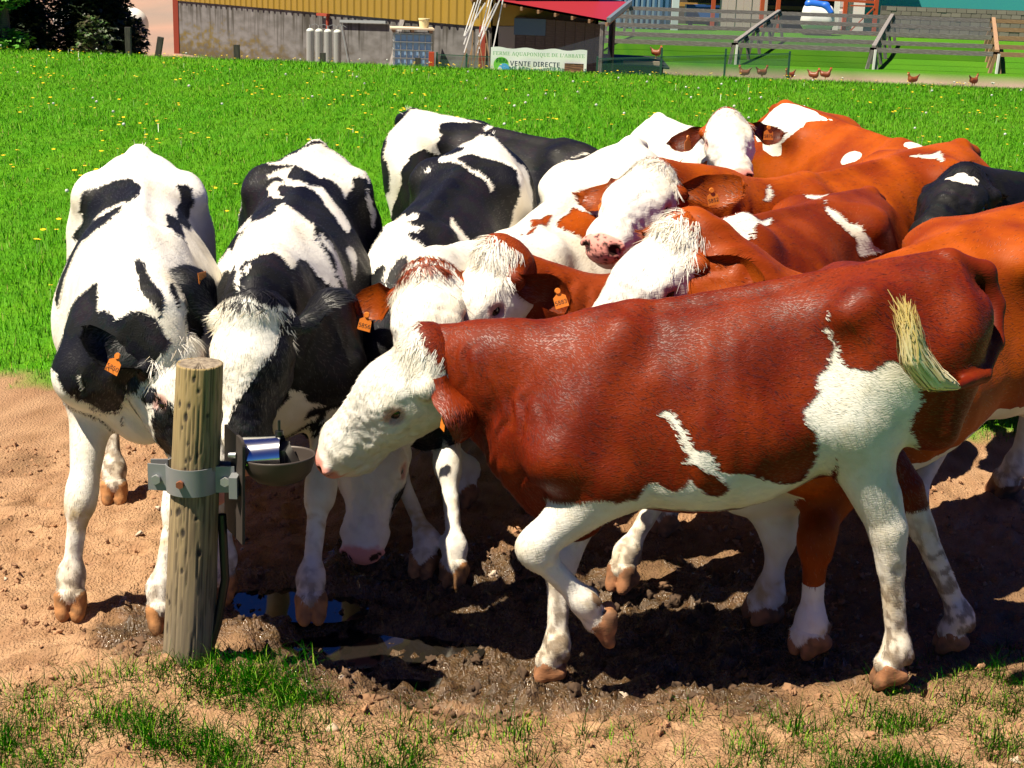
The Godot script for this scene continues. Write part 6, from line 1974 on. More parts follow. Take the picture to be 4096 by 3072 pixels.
class Cow:
	var d: Dictionary                 # description
	var basis_ := Basis()             # torso axes: x ahead, y up, z to its right
	var origin := Vector3.ZERO
	var s := 1.0
	var hx: Vector3                   # head frame in cow space
	var hy: Vector3
	var hz: Vector3
	var hp: Vector3                   # poll
	var hs := 1.0
	var axis := PackedVector3Array()
	var arc := PackedFloat32Array()
	var noise := FastNoiseLite.new()
	var fine := FastNoiseLite.new()
	var f := Field.new()
	var out_v := PackedVector3Array()
	var out_n := PackedVector3Array()
	var out_c := PackedColorArray()
	var out_uv := PackedVector2Array()
	var out_uv2 := PackedVector2Array()
	var out_i := PackedInt32Array()
	var patches := []
	var leg_parts := []
	var hooves := []
	var fringe := []
	var rng := RandomNumberGenerator.new()

	func local(w: Vector3) -> Vector3:
		return basis_.inverse() * (w - origin) / s
	func world(p: Vector3) -> Vector3:
		return origin + basis_ * p * s
	func head(p: Vector3) -> Vector3:
		return hp + (hx * p.x + hy * p.y + hz * p.z) * hs

	func setup(desc: Dictionary) -> void:
		d = desc
		rng.seed = d.seed
		noise.seed = d.seed; noise.frequency = 1.0; noise.noise_type = FastNoiseLite.TYPE_SIMPLEX_SMOOTH; noise.fractal_type = FastNoiseLite.FRACTAL_NONE
		fine.seed = d.seed + 7; fine.frequency = 1.0; fine.noise_type = FastNoiseLite.TYPE_SIMPLEX_SMOOTH; fine.fractal_octaves = 2
		var t: Vector3 = d.tail
		var wi: Vector3 = d.withers
		s = d.get("s", (wi - t).length() / 1.10)
		var bx := (wi - t).normalized()
		var bz := bx.cross(Vector3.UP).normalized()
		var by := bz.cross(bx)
		var roll: float = d.get("roll", 0.0)
		by = by.rotated(bx, roll); bz = bz.rotated(bx, roll)
		basis_ = Basis(bx, by, bz)
		origin = t - basis_ * Vector3(0.0, 1.215, 0) * s
		if d.has("s"):
			origin = wi - basis_ * Vector3(1.10, 1.20, 0) * s
		# head frame
		hp = local(d.poll)
		var nose := local(d.nose)
		hx = (nose - hp).normalized()
		var up: Vector3 = (basis_.inverse() * d.up_hint) if d.has("up_hint") else Vector3(1.0, 1.0, 0)
		hz = hx.cross(up).normalized()
		hy = hz.cross(hx)
		hs = d.get("hs", 1.0)
		hp += hx * 0.03
		_bones()
		for e in d.get("patches", []):
			patches.append({"r": e[0], "dark": e[1], "p": _smooth_closed(e[2])})
		for e in patches:
			var r := Rect2(e.p[0], Vector2.ZERO)
			for q in e.p:
				r = r.expand(q)
			e.box = r.grow(0.06)

	func _smooth_closed(p: PackedVector2Array) -> PackedVector2Array:
		var o := PackedVector2Array()
		var n := p.size()
		for i in n:
			for k in 3:
				o.append(p[i].cubic_interpolate(p[(i + 1) % n], p[(i + n - 1) % n], p[(i + 2) % n], k / 3.0))
		return o

	func _bones() -> void:
		# torso
		f.loft = true
		f.x0 = PROFILE[0][0]; f.x1 = PROFILE[-1][0]
		for i in 96:
			var x := lerpf(f.x0, f.x1, i / 95.0)
			var j := 0
			while j < PROFILE.size() - 2 and PROFILE[j + 1][0] < x:
				j += 1
			var u := clampf((x - PROFILE[j][0]) / (PROFILE[j + 1][0] - PROFILE[j][0]), 0, 1)
			var pj: Array = PROFILE[maxi(j - 1, 0)]
			var pk: Array = PROFILE[mini(j + 2, PROFILE.size() - 1)]
			var row := []
			for c in range(1, 6):
				row.append(cubic_interpolate(PROFILE[j][c], PROFILE[j + 1][c], pj[c], pk[c], u))
			f.top.append(row[0]); f.bot.append(row[1] - d.get("belly", 0.0) * exp(-pow((x - 0.8) / 0.35, 2.0))); f.wid.append(row[2] * d.get("wide", 1.0)); f.pow_.append(row[3]); f.skew.append(row[4])
		var Z := Vector3(0, 0, 1)
		for g in [-1.0, 1.0]:
			f.bone(Vector3(0.35, 1.14, 0.18 * g), Vector3(0.41, 1.12, 0.208 * g), 0.032, 0.026, 0.12)         # hook bone
			f.bone(Vector3(0.0, 1.05, 0.10 * g), Vector3(0.03, 1.06, 0.11 * g), 0.045, 0.05, 0.07)            # pin bone
			f.bone(Vector3(0.26, 0.98, 0.145 * g), Vector3(0.40, 0.77, 0.165 * g), 0.15, 0.12, 0.09, 0, Z, 0.8)   # thigh
			f.bone(Vector3(0.08, 0.98, 0.11 * g), Vector3(0.16, 0.70, 0.14 * g), 0.10, 0.075, 0.08)           # ham
			f.bone(Vector3(1.10, 1.13, 0.085 * g), Vector3(1.36, 0.80, 0.185 * g), 0.06, 0.075, 0.08)         # shoulder blade
			f.bone(Vector3(1.36, 0.80, 0.185 * g), Vector3(1.20, 0.71, 0.175 * g), 0.08, 0.085, 0.07)         # upper arm
			f.bone(Vector3(0.56, 1.06, 0.36 * g), Vector3(0.62, 0.99, 0.375 * g), 0.075, 0.055, 0.2, 0, Vector3.ZERO, 1.0, true)   # hollow before the hip
			f.bone(Vector3(0.15, 1.13, 0.29 * g), Vector3(0.22, 1.10, 0.31 * g), 0.06, 0.06, 0.12, 0, Vector3.ZERO, 1.0, true)   # between hook and pin
			f.bone(Vector3(1.06, 0.75, 0.385 * g), Vector3(1.05, 0.95, 0.36 * g), 0.09, 0.09, 0.10, 0, Vector3.ZERO, 1.0, true)   # behind the shoulder
		f.bone(Vector3(0.02, 1.20, 0), Vector3(1.05, 1.195, 0), 0.012, 0.012, 0.05)                          # spine
		f.bone(Vector3(1.05, 1.185, 0), Vector3(1.20, 1.17, 0), 0.03, 0.02, 0.06)
		f.bone(Vector3(1.40, 0.68, 0), Vector3(1.30, 0.64, 0), 0.09, 0.10, 0.10)                              # brisket
		if d.get("brisket", 0.0) > 0.0:
			f.bone(Vector3(1.46, 0.80, 0), Vector3(1.34, 0.66 - d.brisket, 0), 0.12, 0.085, 0.12, 0, Z, 0.8)
		if d.get("udder", true):
			f.bone(Vector3(0.40, 0.63, 0), Vector3(0.52, 0.615, 0), 0.09, 0.06, 0.07)
		# neck
		var nat: Vector3 = d.get("neck_at", Vector3(-0.005, -0.115, 0))
		var back := head(nat)
		var n0 := Vector3(1.20, 0.94, 0)
		var n1 := n0.lerp(back, 0.5) + (Vector3(0.08, 0.03 - d.get("sag", 0.0), 0))
		var nside := (back - n0).cross(Vector3.UP).normalized() if absf((back - n0).normalized().y) < 0.9 else Z
		f.bone(n0, n1, 0.24, 0.185, 0.08, 0, nside, 0.66)
		f.bone(n1, back, 0.185, 0.125, 0.06, 0, nside, 0.7)
		f.bone(Vector3(1.40, 0.72, 0), head(Vector3(0.07, -0.215, 0)), 0.085, 0.04, 0.09, 0, nside, 0.55)     # dewlap
		var mid := Vector3(1.14, 1.13, 0).lerp(head(nat + Vector3(-0.015, 0.045, 0)), 0.5) - Vector3(0, d.get("sag", 0.0), 0)
		f.bone(Vector3(1.14, 1.13, 0), mid, 0.05, 0.05, 0.07, 0, nside, 0.7)    # crest
		f.bone(mid, head(nat + Vector3(-0.015, 0.045, 0)), 0.05, 0.055, 0.07, 0, nside, 0.7)
		axis = PackedVector3Array([Vector3(-0.1, 0.93, 0), Vector3(0.3, 0.93, 0), Vector3(1.15, 0.91, 0), n1, back])
		arc = PackedFloat32Array([0.0])
		for i in range(1, axis.size()):
			arc.append(arc[i - 1] + (axis[i] - axis[i - 1]).length())
		var lw: float = d.get("leg_w", 1.08)
		# legs: 0 left fore, 1 right fore, 2 left hind, 3 right hind (left is -z)
		for i in 4:
			var g := -1.0 if i % 2 == 0 else 1.0
			var t := i + 1
			var spec = d.feet[i]
			var hind := i > 1
			var hoof: Vector3
			var tipdir := Vector3(1, 0, 0)
			var fet: Vector3
			var knee: Vector3
			var top := Vector3(0.47, 0.74, 0.17 * g) if hind else Vector3(1.19, 0.70, 0.165 * g)
			if spec is Array:
				knee = local(spec[0]); fet = local(spec[1]); hoof = local(spec[2])
				tipdir = (hoof - fet).normalized()
			else:
				hoof = local(spec)
				var ahead := (hoof - Vector3(top.x, 0, top.z)) * 0.0 + Vector3(1, 0, 0.12 * g)
				tipdir = (ahead.normalized() + Vector3(0, -0.9, 0)).normalized()
				fet = hoof - ahead.normalized() * 0.065 + basis_.inverse() * Vector3(0, 0.115, 0)
				var l1 := 0.36 if hind else 0.335
				var l2 := 0.40 if hind else 0.225
				var gap := (fet - top).length()
				if gap > (l1 + l2) * 0.985:
					var k := gap / ((l1 + l2) * 0.985)
					l1 *= k; l2 *= k
				var bend := Vector3(-1, 0, 0) if hind else Vector3(1, 0, 0)
				var dir := (fet - top) / gap
				bend = (bend - dir * bend.dot(dir)).normalized()
				var ca := (l1 * l1 + gap * gap - l2 * l2) / (2 * l1 * gap)
				knee = top + dir * l1 * ca + bend * l1 * sqrt(maxf(1 - ca * ca, 0))
			var sd := (Z - tipdir * Z.dot(tipdir)).normalized()
			if hind:
				f.bone(top + Vector3(-0.03, 0.04, 0), knee, 0.11 * lw, 0.05 * lw, 0.06, t, Z, 0.78)
				f.bone(knee + Vector3(-0.02, 0.03, 0), knee + (top - knee) * 0.3 + Vector3(-0.06, 0.02, 0), 0.026 * lw, 0.022 * lw, 0.03, t)   # tendon
				f.bone(knee, knee.lerp(fet, 0.3), 0.05 * lw, 0.036 * lw, 0.03, t, Z, 0.8)
			else:
				f.bone(top, knee, 0.095 * lw, 0.047 * lw, 0.06, t, Z, 0.85)
				f.bone(knee + (knee - top).normalized() * -0.03, knee + (fet - knee).normalized() * 0.03, 0.05 * lw, 0.045 * lw, 0.03, t)
			f.bone(knee, fet, 0.038 * lw, 0.030 * lw, 0.03, t)
			for q in [-1.0, 1.0]:
				f.bone(knee.lerp(fet, 0.3) - Vector3(0.012, 0, 0) + Vector3(0, 0, 0.052 * q), knee.lerp(fet, 0.85) - Vector3(0.012, 0, 0) + Vector3(0, 0, 0.050 * q), 0.018, 0.018, 0.02, t, Vector3.ZERO, 1.0, true)
			f.bone(fet + (knee - fet).normalized() * 0.015, fet, 0.038 * lw, 0.040 * lw, 0.03, t, sd, 1.12)
			var cor := fet.lerp(hoof, 0.45)
			f.bone(fet, cor, 0.035 * lw, 0.040 * lw, 0.02, t, sd, 1.15)
			var back_ := tipdir.cross(sd)
			for q in [-1.0, 1.0]:
				f.bone(fet - tipdir * 0.01 + sd * 0.028 * q + back_ * 0.04, fet + tipdir * 0.012 + sd * 0.03 * q + back_ * 0.048, 0.013, 0.010, 0.012, t + 10)   # dewclaw
			hooves.append({"cor": cor, "tip": hoof, "dir": tipdir, "sd": sd, "t": t, "floor": not (spec is Array)})
		# tail
		var path: Array = d.get("tail_path", [])
		if path.is_empty():
			path = [Vector3(0.03, 1.195, 0), Vector3(-0.05, 1.16, 0), Vector3(-0.085, 1.04, 0.0), Vector3(-0.08, 0.80, 0.01), Vector3(-0.06, 0.55, 0.015)]
		else:
			path = path.map(func(w): return local(w))
			path.push_front(Vector3(0.04, 1.19, 0))
		for i in path.size() - 1:
			f.bone(path[i], path[i + 1], lerpf(0.042, 0.014, i / float(path.size() - 1)), lerpf(0.042, 0.014, (i + 1) / float(path.size() - 1)), 0.025, 6)
		d.tail_end = path[-1]
		d.tail_dir = (path[-1] - path[-2]).normalized()

	func head_field() -> Field:
		var h := Field.new()
		var Z := hz
		var H := func(x, y, z): return head(Vector3(x, y, z))
		var k := hs
		h.bone(H.call(0.02, -0.09, 0), H.call(0.17, -0.082, 0), 0.098 * k, 0.094 * k, 0.04 * k, 0, Z, 1.14)
		h.bone(H.call(0.15, -0.078, 0), H.call(0.37, -0.088, 0), 0.09 * k, 0.063 * k, 0.05 * k, 0, Z, 1.02)
		h.bone(H.call(-0.012, -0.03, 0), H.call(0.0, -0.03, 0), 0.05 * k, 0.05 * k, 0.06 * k)
		h.bone(H.call(0.16, -0.02, 0), H.call(0.36, -0.045, 0), 0.022 * k, 0.022 * k, 0.06 * k)                # nose bridge
		h.bone(H.call(0.39, -0.09, 0), H.call(0.435, -0.093, 0), 0.07 * k, 0.058 * k, 0.04 * k, 0, Z, 1.22)
		h.bone(H.call(0.385, -0.15, 0), H.call(0.415, -0.148, 0), 0.036 * k, 0.030 * k, 0.03 * k, 0, Z, 1.35)  # chin
		h.bone(H.call(0.09, -0.185, 0), H.call(0.37, -0.148, 0), 0.055 * k, 0.036 * k, 0.06 * k, 0, Z, 1.05)   # jaw
		for g in [-1.0, 1.0]:
			h.bone(H.call(0.085, -0.155, 0.052 * g), H.call(0.21, -0.135, 0.05 * g), 0.066 * k, 0.046 * k, 0.05 * k)   # cheek
			h.bone(H.call(0.115, -0.052, 0.088 * g), H.call(0.175, -0.05, 0.088 * g), 0.026 * k, 0.022 * k, 0.035 * k)  # brow
			h.bone(H.call(0.135, -0.10, 0.102 * g), H.call(0.20, -0.10, 0.092 * g), 0.016 * k, 0.014 * k, 0.04 * k)    # below the eye
			h.bone(H.call(0.20, -0.108, 0.083 * g), H.call(0.30, -0.118, 0.062 * g), 0.018 * k, 0.012 * k, 0.04 * k)    # cheek ridge
			h.bone(H.call(0.158, -0.073, 0.125 * g), H.call(0.158, -0.073, 0.112 * g), 0.020 * k, 0.020 * k, 0.014 * k, 0, Vector3.ZERO, 1.0, true)
			h.bone(H.call(0.132, -0.062, 0.112 * g), H.call(0.184, -0.059, 0.105 * g), 0.011 * k, 0.009 * k, 0.010 * k)   # lids
			h.bone(H.call(0.136, -0.088, 0.111 * g), H.call(0.180, -0.088, 0.104 * g), 0.007 * k, 0.007 * k, 0.010 * k)
			h.bone(H.call(0.482, -0.075, 0.046 * g), H.call(0.452, -0.082, 0.062 * g), 0.012 * k, 0.016 * k, 0.012 * k, 0, Vector3.ZERO, 1.0, true)   # nostril
			h.bone(H.call(0.43, -0.060, 0.045 * g), H.call(0.45, -0.075, 0.072 * g), 0.012 * k, 0.010 * k, 0.02 * k)
			h.bone(H.call(0.455, -0.132, 0.05 * g), H.call(0.33, -0.148, 0.085 * g), 0.006 * k, 0.005 * k, 0.012 * k, 0, Vector3.ZERO, 1.0, true)   # mouth
			if d.get("horn", false):
				h.bone(H.call(0.01, -0.045, 0.10 * g), H.call(0.0, -0.035, 0.125 * g), 0.022 * k, 0.014 * k, 0.015 * k, 21)
			h.bone(H.call(0.04, -0.08, 0.09 * g), H.call(0.04, -0.078, 0.118 * g), 0.038 * k, 0.03 * k, 0.03 * k, 22)      # ear root
		return h

	func hoof_field(q: Dictionary) -> Field:
		var h := Field.new()
		var cor: Vector3 = q.cor
		var dir: Vector3 = q.dir
		var sd: Vector3 = q.sd
		var dn := dir.cross(sd)                      # towards the sole
		if q.floor and dn.dot(basis_.inverse() * Vector3.DOWN) < 0.0:
			dn = -dn
		for g in [-1.0, 1.0]:
			h.bone(cor + dir * 0.006 + sd * 0.022 * g, q.tip - dir * 0.004 + sd * 0.021 * g, 0.030, 0.017, 0.005, 30)
			h.bone(cor + dn * 0.026 + dir * 0.010 + sd * 0.023 * g, q.tip - dir * 0.022 + sd * 0.025 * g, 0.029, 0.023, 0.012, 30)
			h.bone(cor + dn * 0.050 + sd * 0.024 * g, q.tip - dir * 0.06 + dn * 0.03 + sd * 0.027 * g, 0.026, 0.022, 0.015, 30)
		h.bone(q.tip + dir * 0.03 - dn * 0.04, cor + dn * 0.03 - dir * 0.02, 0.0035, 0.003, 0.004, 30, Vector3.ZERO, 1.0, true)   # cleft
		h.bone(cor - dir * 0.035, cor - dir * 0.008, 0.038, 0.041, 0.015, q.t, sd, 1.1)
		if q.floor:
			h.floor_y = q.tip.y - 0.012
		return h

	func param(p: Vector3, tag: int) -> Vector2:
		if tag >= 20:
			var q := p - hp
			var x := q.dot(hx) / hs
			return Vector2(x, atan2(q.dot(hz) / hs, q.dot(hy) / hs + 0.09) * 0.1)
		var best := 1e9
		var r := Vector2.ZERO
		for i in axis.size() - 1:
			var e := axis[i + 1] - axis[i]
			var h := (p - axis[i]).dot(e) / e.length_squared()
			var hc := clampf(h, 0.0, 1.0)
			var c := axis[i] + e * hc
			var dd := (p - c).length_squared()
			if dd < best:
				best = dd
				var dir := e.normalized()
				var up := Vector3(0, 0, 1).cross(dir).normalized()
				var sd := dir.cross(up)
				r = Vector2(arc[i] + hc * (arc[i + 1] - arc[i]), atan2((p - c).dot(sd), (p - c).dot(up)) * 0.3)
		return r

	var n_now := Vector3.UP

	func dark(p: Vector3, uv: Vector2, tag: int) -> float:
		var region := 1 if tag >= 20 and tag < 30 else 0
		var v: float = d.base[region]
		var leg: bool = tag > 0 and tag < 5 and p.y < d.get("leg_top", 0.5)
		if leg:
			region = 10 + tag
			uv = Vector2(p.x, p.y)
			v = p.y - d.leg_low[tag - 1]
		var w := uv + Vector2(noise.get_noise_3d(p.x * 9, p.y * 9, p.z * 9), noise.get_noise_3d(p.x * 9 + 40, p.y * 9, p.z * 9)) * (0.012 if region == 0 else 0.006)
		w.x += fine.get_noise_3d(p.x * 60, p.y * 60, p.z * 60) * 0.011
		var w0 := w
		for e in patches:
			if e.r == 3 and tag == 0 and n_now.x + n_now.y > -0.1:
				w = Vector2((p.x - p.y) * 0.707 + fine.get_noise_3d(p.x * 60, p.y * 60, p.z * 60) * 0.008, p.z + noise.get_noise_3d(p.x * 9 + 40, p.y * 9, p.z * 9) * 0.010)
			elif e.r != region:
				continue
			else:
				w = w0
			if not e.box.has_point(w):
				continue
			var inside := Geometry2D.is_point_in_polygon(w, e.p)
			var m := 1e9
			var n: int = e.p.size()
			for i in n:
				m = minf(m, Geometry2D.get_closest_point_to_segment(w, e.p[i], e.p[(i + 1) % n]).distance_squared_to(w))
			var sdist := sqrt(m) * (1.0 if inside else -1.0)
			v = maxf(v, sdist) if e.dark else minf(v, -sdist)
		if tag >= 1 and tag <= 4 and not leg:
			v = minf(v, p.y - d.leg_low[tag - 1] + noise.get_noise_3d(p.x * 14, p.y * 14, p.z * 14) * 0.03)
		if tag > 10 and tag < 20:
			v = -1.0
		if tag == 6:
			v = d.get("tail_dark", v)
		return v

	func shade(p: Vector3, is_dark: bool, tag: int) -> Color:
		var n := noise.get_noise_3d(p.x * 5, p.y * 5, p.z * 5)
		var n2 := fine.get_noise_3d(p.x * 25, p.y * 25, p.z * 25)
		var c: Color
		if is_dark:
			c = d.coat
			c = c.lerp(d.coat2, clampf(0.45 + n * 0.8 + n2 * 0.25, 0, 1))
		else:
			c = Color(0.70, 0.675, 0.615).lerp(Color(0.60, 0.54, 0.42), clampf(0.25 + n * 0.6 + n2 * 0.3, 0, 1))
		if tag == 21:
			return Color(0.5, 0.33, 0.16)
		if tag >= 20 and tag < 30:
			var q := p - hp
			var x := q.dot(hx) / hs
			var y := q.dot(hy) / hs
			var z := absf(q.dot(hz)) / hs
			var pink: Color = d.get("nose_color", Color(0.62, 0.27, 0.22))
			var nose := smoothstep(0.428, 0.446, x + n2 * 0.01 - maxf(0, y + 0.05) * 0.3) * smoothstep(-0.142, -0.13, y)
			var freck: float = smoothstep(0.18, 0.3, fine.get_noise_3d(p.x * 75, p.y * 75, p.z * 75)) * d.get("freckle", 0.0)
			c = c.lerp(pink.lerp(Color(0.03, 0.018, 0.015), freck), nose)
			if x > 0.40 and y < -0.13:
				c = c.lerp(pink.lerp(c, 0.6), 0.5)
			var ed := Vector3(x - 0.158, (y + 0.073) * 1.25, z - 0.113).length()
			if not is_dark:
				c = c.lerp(Color(0.50, 0.22, 0.17), smoothstep(0.044, 0.026, ed) * 0.8)
			else:
				c = c.lerp(Color(0.02, 0.012, 0.01), smoothstep(0.036, 0.022, ed))
			if Vector2(x - 0.465, y + 0.078).length() < 0.019 and absf(z - 0.052) < 0.02:
				c = Color(0.03, 0.012, 0.01)
		elif tag == 30:
			c = d.hoof.lerp(Color(0.07, 0.045, 0.028), clampf(0.4 + n2 * 1.2 + n, 0, 1) * d.get("muddy", 0.7))
		elif tag > 10 and tag < 20:
			c = Color(0.16, 0.10, 0.06)
		elif tag > 0 and tag < 5:
			var low := smoothstep(0.42, 0.06, p.y)
			if tag < 3:
				c = c.lerp(Color(0.36, 0.24, 0.07), smoothstep(0.075, 0.02, absf(p.y - 0.36 + n * 0.03)) * clampf(0.25 + n2 + n, 0, 1) * 0.75)
			var mud := smoothstep(0.12, 0.42, fine.get_noise_3d(p.x * 26, p.y * 16, p.z * 26) + low * 0.32)
			c = c.lerp(Color(0.11, 0.07, 0.04), mud * minf(low * 1.2, 1.0) * d.get("muddy", 0.7))
			c = c.lerp(c * Color(0.9, 0.78, 0.6), clampf(low * 0.8 + n2 * 0.5, 0, 1) * 0.6)
		for st in d.get("stains", []):
			var e: float = (p - st[0]).length() / st[1]
			c = c.lerp(st[2], smoothstep(1.0, 0.35, e + n2 * 0.35) * st[3])
		return c

	func add_mesh(m: Dictionary, tag_add: int) -> void:
		var v: PackedVector3Array = m.v
		var nrm: PackedVector3Array = m.n
		var n := v.size()
		var pv := PackedFloat32Array()
		var uv := PackedVector2Array()
		var tg := PackedInt32Array()
		var done_l := PackedInt32Array()
		var done_d := PackedInt32Array()
		pv.resize(n); uv.resize(n); tg.resize(n); done_l.resize(n); done_d.resize(n)
		done_l.fill(-1); done_d.fill(-1)
		var wr: Array = d.get("wrinkles", [])
		for i in n:
			var t: int = m.tag[i]
			if tag_add == 20:
				t = t if t >= 20 else 20
			tg[i] = t
			uv[i] = param(v[i], t)
			n_now = nrm[i]
			pv[i] = -1.0 if t == 30 else dark(v[i], uv[i], t)
			if t == 0:   # the play of muscle, ribs and skin folds
				var p := v[i]
				var dsp := noise.get_noise_3d(p.x * 6, p.y * 6, p.z * 6) * 0.0020 + noise.get_noise_3d(p.x * 17, p.y * 9, p.z * 17) * 0.0012
				if uv[i].x > 0.75 and uv[i].x < 1.15:
					dsp += sin((p.x + p.y * 0.25) * 75.0) * 0.0014 * smoothstep(0.75, 0.85, uv[i].x) * smoothstep(1.15, 1.05, uv[i].x) * smoothstep(1.15, 1.0, p.y)
				if uv[i].x > 1.35:
					var amp := smoothstep(1.35, 1.5, uv[i].x) * 0.0038 * smoothstep(0.15, 0.3, absf(uv[i].y))
					dsp += sin(uv[i].x * 95.0 + noise.get_noise_3d(p.x * 8, p.y * 8, p.z * 8) * 3.0) * amp * (0.6 + noise.get_noise_3d(p.x * 5, p.y * 5 + 9, p.z * 5))
				v[i] = p + nrm[i] * dsp
			elif t == 20:
				var p := v[i]
				var w := smoothstep(0.12, 0.2, uv[i].x) * smoothstep(0.42, 0.36, uv[i].x)
				v[i] = p + nrm[i] * (noise.get_noise_3d(p.x * 26, p.y * 26, p.z * 26) * 0.0025 + fine.get_noise_3d(p.x * 55, p.y * 55, p.z * 55) * 0.0012) * (0.4 + w * 0.8)
		var idx: PackedInt32Array = m.idx
		var acc := PackedVector3Array()
		acc.resize(n)
		for k in range(0, idx.size(), 3):
			var fn := (v[idx[k + 2]] - v[idx[k]]).cross(v[idx[k + 1]] - v[idx[k]])
			acc[idx[k]] += fn; acc[idx[k + 1]] += fn; acc[idx[k + 2]] += fn
		for i in n:
			nrm[i] = acc[i].normalized()
		for k in range(0, idx.size(), 3):
			var a := idx[k]
			var b := idx[k + 1]
			var c := idx[k + 2]
			var da := pv[a] > 0
			var db := pv[b] > 0
			var dc := pv[c] > 0
			if da == db and db == dc:
				for q in [a, b, c]:
					out_i.append(_vert(q, da, done_d if da else done_l, v, nrm, uv, tg))
				continue
			# rotate so that a is the odd one
			if da == dc:
				var t := a; a = b; b = c; c = t
			elif da == db:
				var t := c; c = b; b = a; a = t
			da = pv[a] > 0
			var u := pv[a] / (pv[a] - pv[b])
			var w := pv[a] / (pv[a] - pv[c])
			var la := done_d if da else done_l
			var lb := done_l if da else done_d
			var ia := _vert(a, da, la, v, nrm, uv, tg)
			var ib := _vert(b, not da, lb, v, nrm, uv, tg)
			var ic := _vert(c, not da, lb, v, nrm, uv, tg)
			var pu := v[a].lerp(v[b], u)
			var pw := v[a].lerp(v[c], w)
			var nu := nrm[a].lerp(nrm[b], u).normalized()
			var nw := nrm[a].lerp(nrm[c], w).normalized()
			var q0 := _push(pu, nu, shade(pu, da, tg[a]), uv[a].lerp(uv[b], u), tg[a])
			var q1 := _push(pw, nw, shade(pw, da, tg[a]), uv[a].lerp(uv[c], w), tg[a])
			var r0 := _push(pu, nu, shade(pu, not da, tg[a]), uv[a].lerp(uv[b], u), tg[a])
			var r1 := _push(pw, nw, shade(pw, not da, tg[a]), uv[a].lerp(uv[c], w), tg[a])
			out_i.append_array([ia, q0, q1, r0, ib, ic, r0, ic, r1])
			if tag_add < 30 and d.get("fringe", 0) > 0:
				var flow := Vector3(-1, -0.4, 0) if tg[a] < 20 else (hy * 0.3 - hx)
				if tg[a] > 0 and tg[a] < 5:
					flow = Vector3(-0.3, -1, 0)
				flow = (flow - nu * flow.dot(nu)).normalized()
				var up_dark := da if (v[a] - pu).dot(flow) < 0 else not da
				for q in d.fringe:
					var b0 := pu.lerp(pw, rng.randf())
					fringe.append([b0 - flow * 0.006, nu, (flow + Vector3(rng.randf_range(-0.35, 0.35), rng.randf_range(-0.35, 0.35), rng.randf_range(-0.35, 0.35))).normalized(), shade(b0, up_dark, tg[a]), rng.randf_range(0.009, 0.020)])

	func _vert(i: int, is_dark: bool, done: PackedInt32Array, v: PackedVector3Array, nrm: PackedVector3Array, uv: PackedVector2Array, tg: PackedInt32Array) -> int:
		if done[i] < 0:
			done[i] = _push(v[i], nrm[i], shade(v[i], is_dark, tg[i]), uv[i], tg[i])
		return done[i]

	func _push(p: Vector3, n: Vector3, c: Color, uv: Vector2, tag: int) -> int:
		out_v.append(p - Vector3(0.6, 0, 0)); out_n.append(n); out_c.append(c); out_uv.append(uv); out_uv2.append(Vector2(1 if tag >= 20 and tag < 30 else 0, tag))
		return out_v.size() - 1

	func ear(g: float) -> void:
		var e: Dictionary = d.get("ear_l" if g < 0 else "ear_r", {})
		var dirv: Vector3 = e.get("dir", Vector3(-0.12, -0.25, 1.0))
		var open: Vector3 = e.get("open", Vector3(0.35, 0.6, 0.0))
		var mirror := Vector3(1, 1, g)
		var toh := func(q): return (hx * q.x + hy * q.y + hz * q.z)
		var dw: Vector3 = toh.call((dirv * mirror).normalized())
		var ow: Vector3 = toh.call((open * mirror).normalized())
		ow = (ow - dw * ow.dot(dw)).normalized()
		var wd := dw.cross(ow)
		var root := head((e.get("root", Vector3(0.04, -0.075, 0.112)) as Vector3) * Vector3(1, 1, g))
		var len_: float = 0.205 * hs * e.get("size", 1.0)
		var nu := 13
		var nv := 11
		var base: Color = d.get("ear_color", d.coat)
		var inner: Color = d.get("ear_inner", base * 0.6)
		for layer in 2:
			var first := out_v.size()
			var pts := []
			for i in nu:
				var u := i / float(nu - 1)
				var w := 0.060 * hs * (0.42 + 0.58 * smoothstep(0.0, 0.45, u)) * sqrt(maxf(1.0 - pow(maxf(u - 0.35, 0.0) / 0.65, 2.4), 0.0)) + 0.001
				for j in nv:
					var t := (j / float(nv - 1)) * 2 - 1
					var ang := t * lerpf(1.55, 0.62, smoothstep(0.0, 0.55, u))
					var rad := w / sin(minf(lerpf(1.55, 0.62, smoothstep(0.0, 0.55, u)), 1.5))
					var q := root + dw * (len_ * u + (-0.0 if layer == 0 else 0.004 * (1.0 - u)) * hs) + wd * sin(ang) * rad - ow * (cos(ang) * rad - rad * 0.35) - ow * u * u * 0.02
					if layer == 1:
						q += ow * 0.008 * (1.0 - absf(t) * 0.85) * (1.0 - u * 0.5)
					pts.append(q)
			for i in nu:
				for j in nv:
					var p0: Vector3 = pts[i * nv + j]
					var du: Vector3 = pts[mini(i + 1, nu - 1) * nv + j] - pts[maxi(i - 1, 0) * nv + j]
					var dv: Vector3 = pts[i * nv + mini(j + 1, nv - 1)] - pts[i * nv + maxi(j - 1, 0)]
					var nn := du.cross(dv).normalized()
					if nn.dot(ow) > 0 and layer == 0 or nn.dot(ow) < 0 and layer == 1:
						nn = -nn
					var n2 := fine.get_noise_3d(p0.x * 30, p0.y * 30, p0.z * 30)
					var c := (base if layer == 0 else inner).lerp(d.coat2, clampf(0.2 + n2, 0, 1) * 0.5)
					_push(p0, nn, c, Vector2(-0.2, 0), 22)
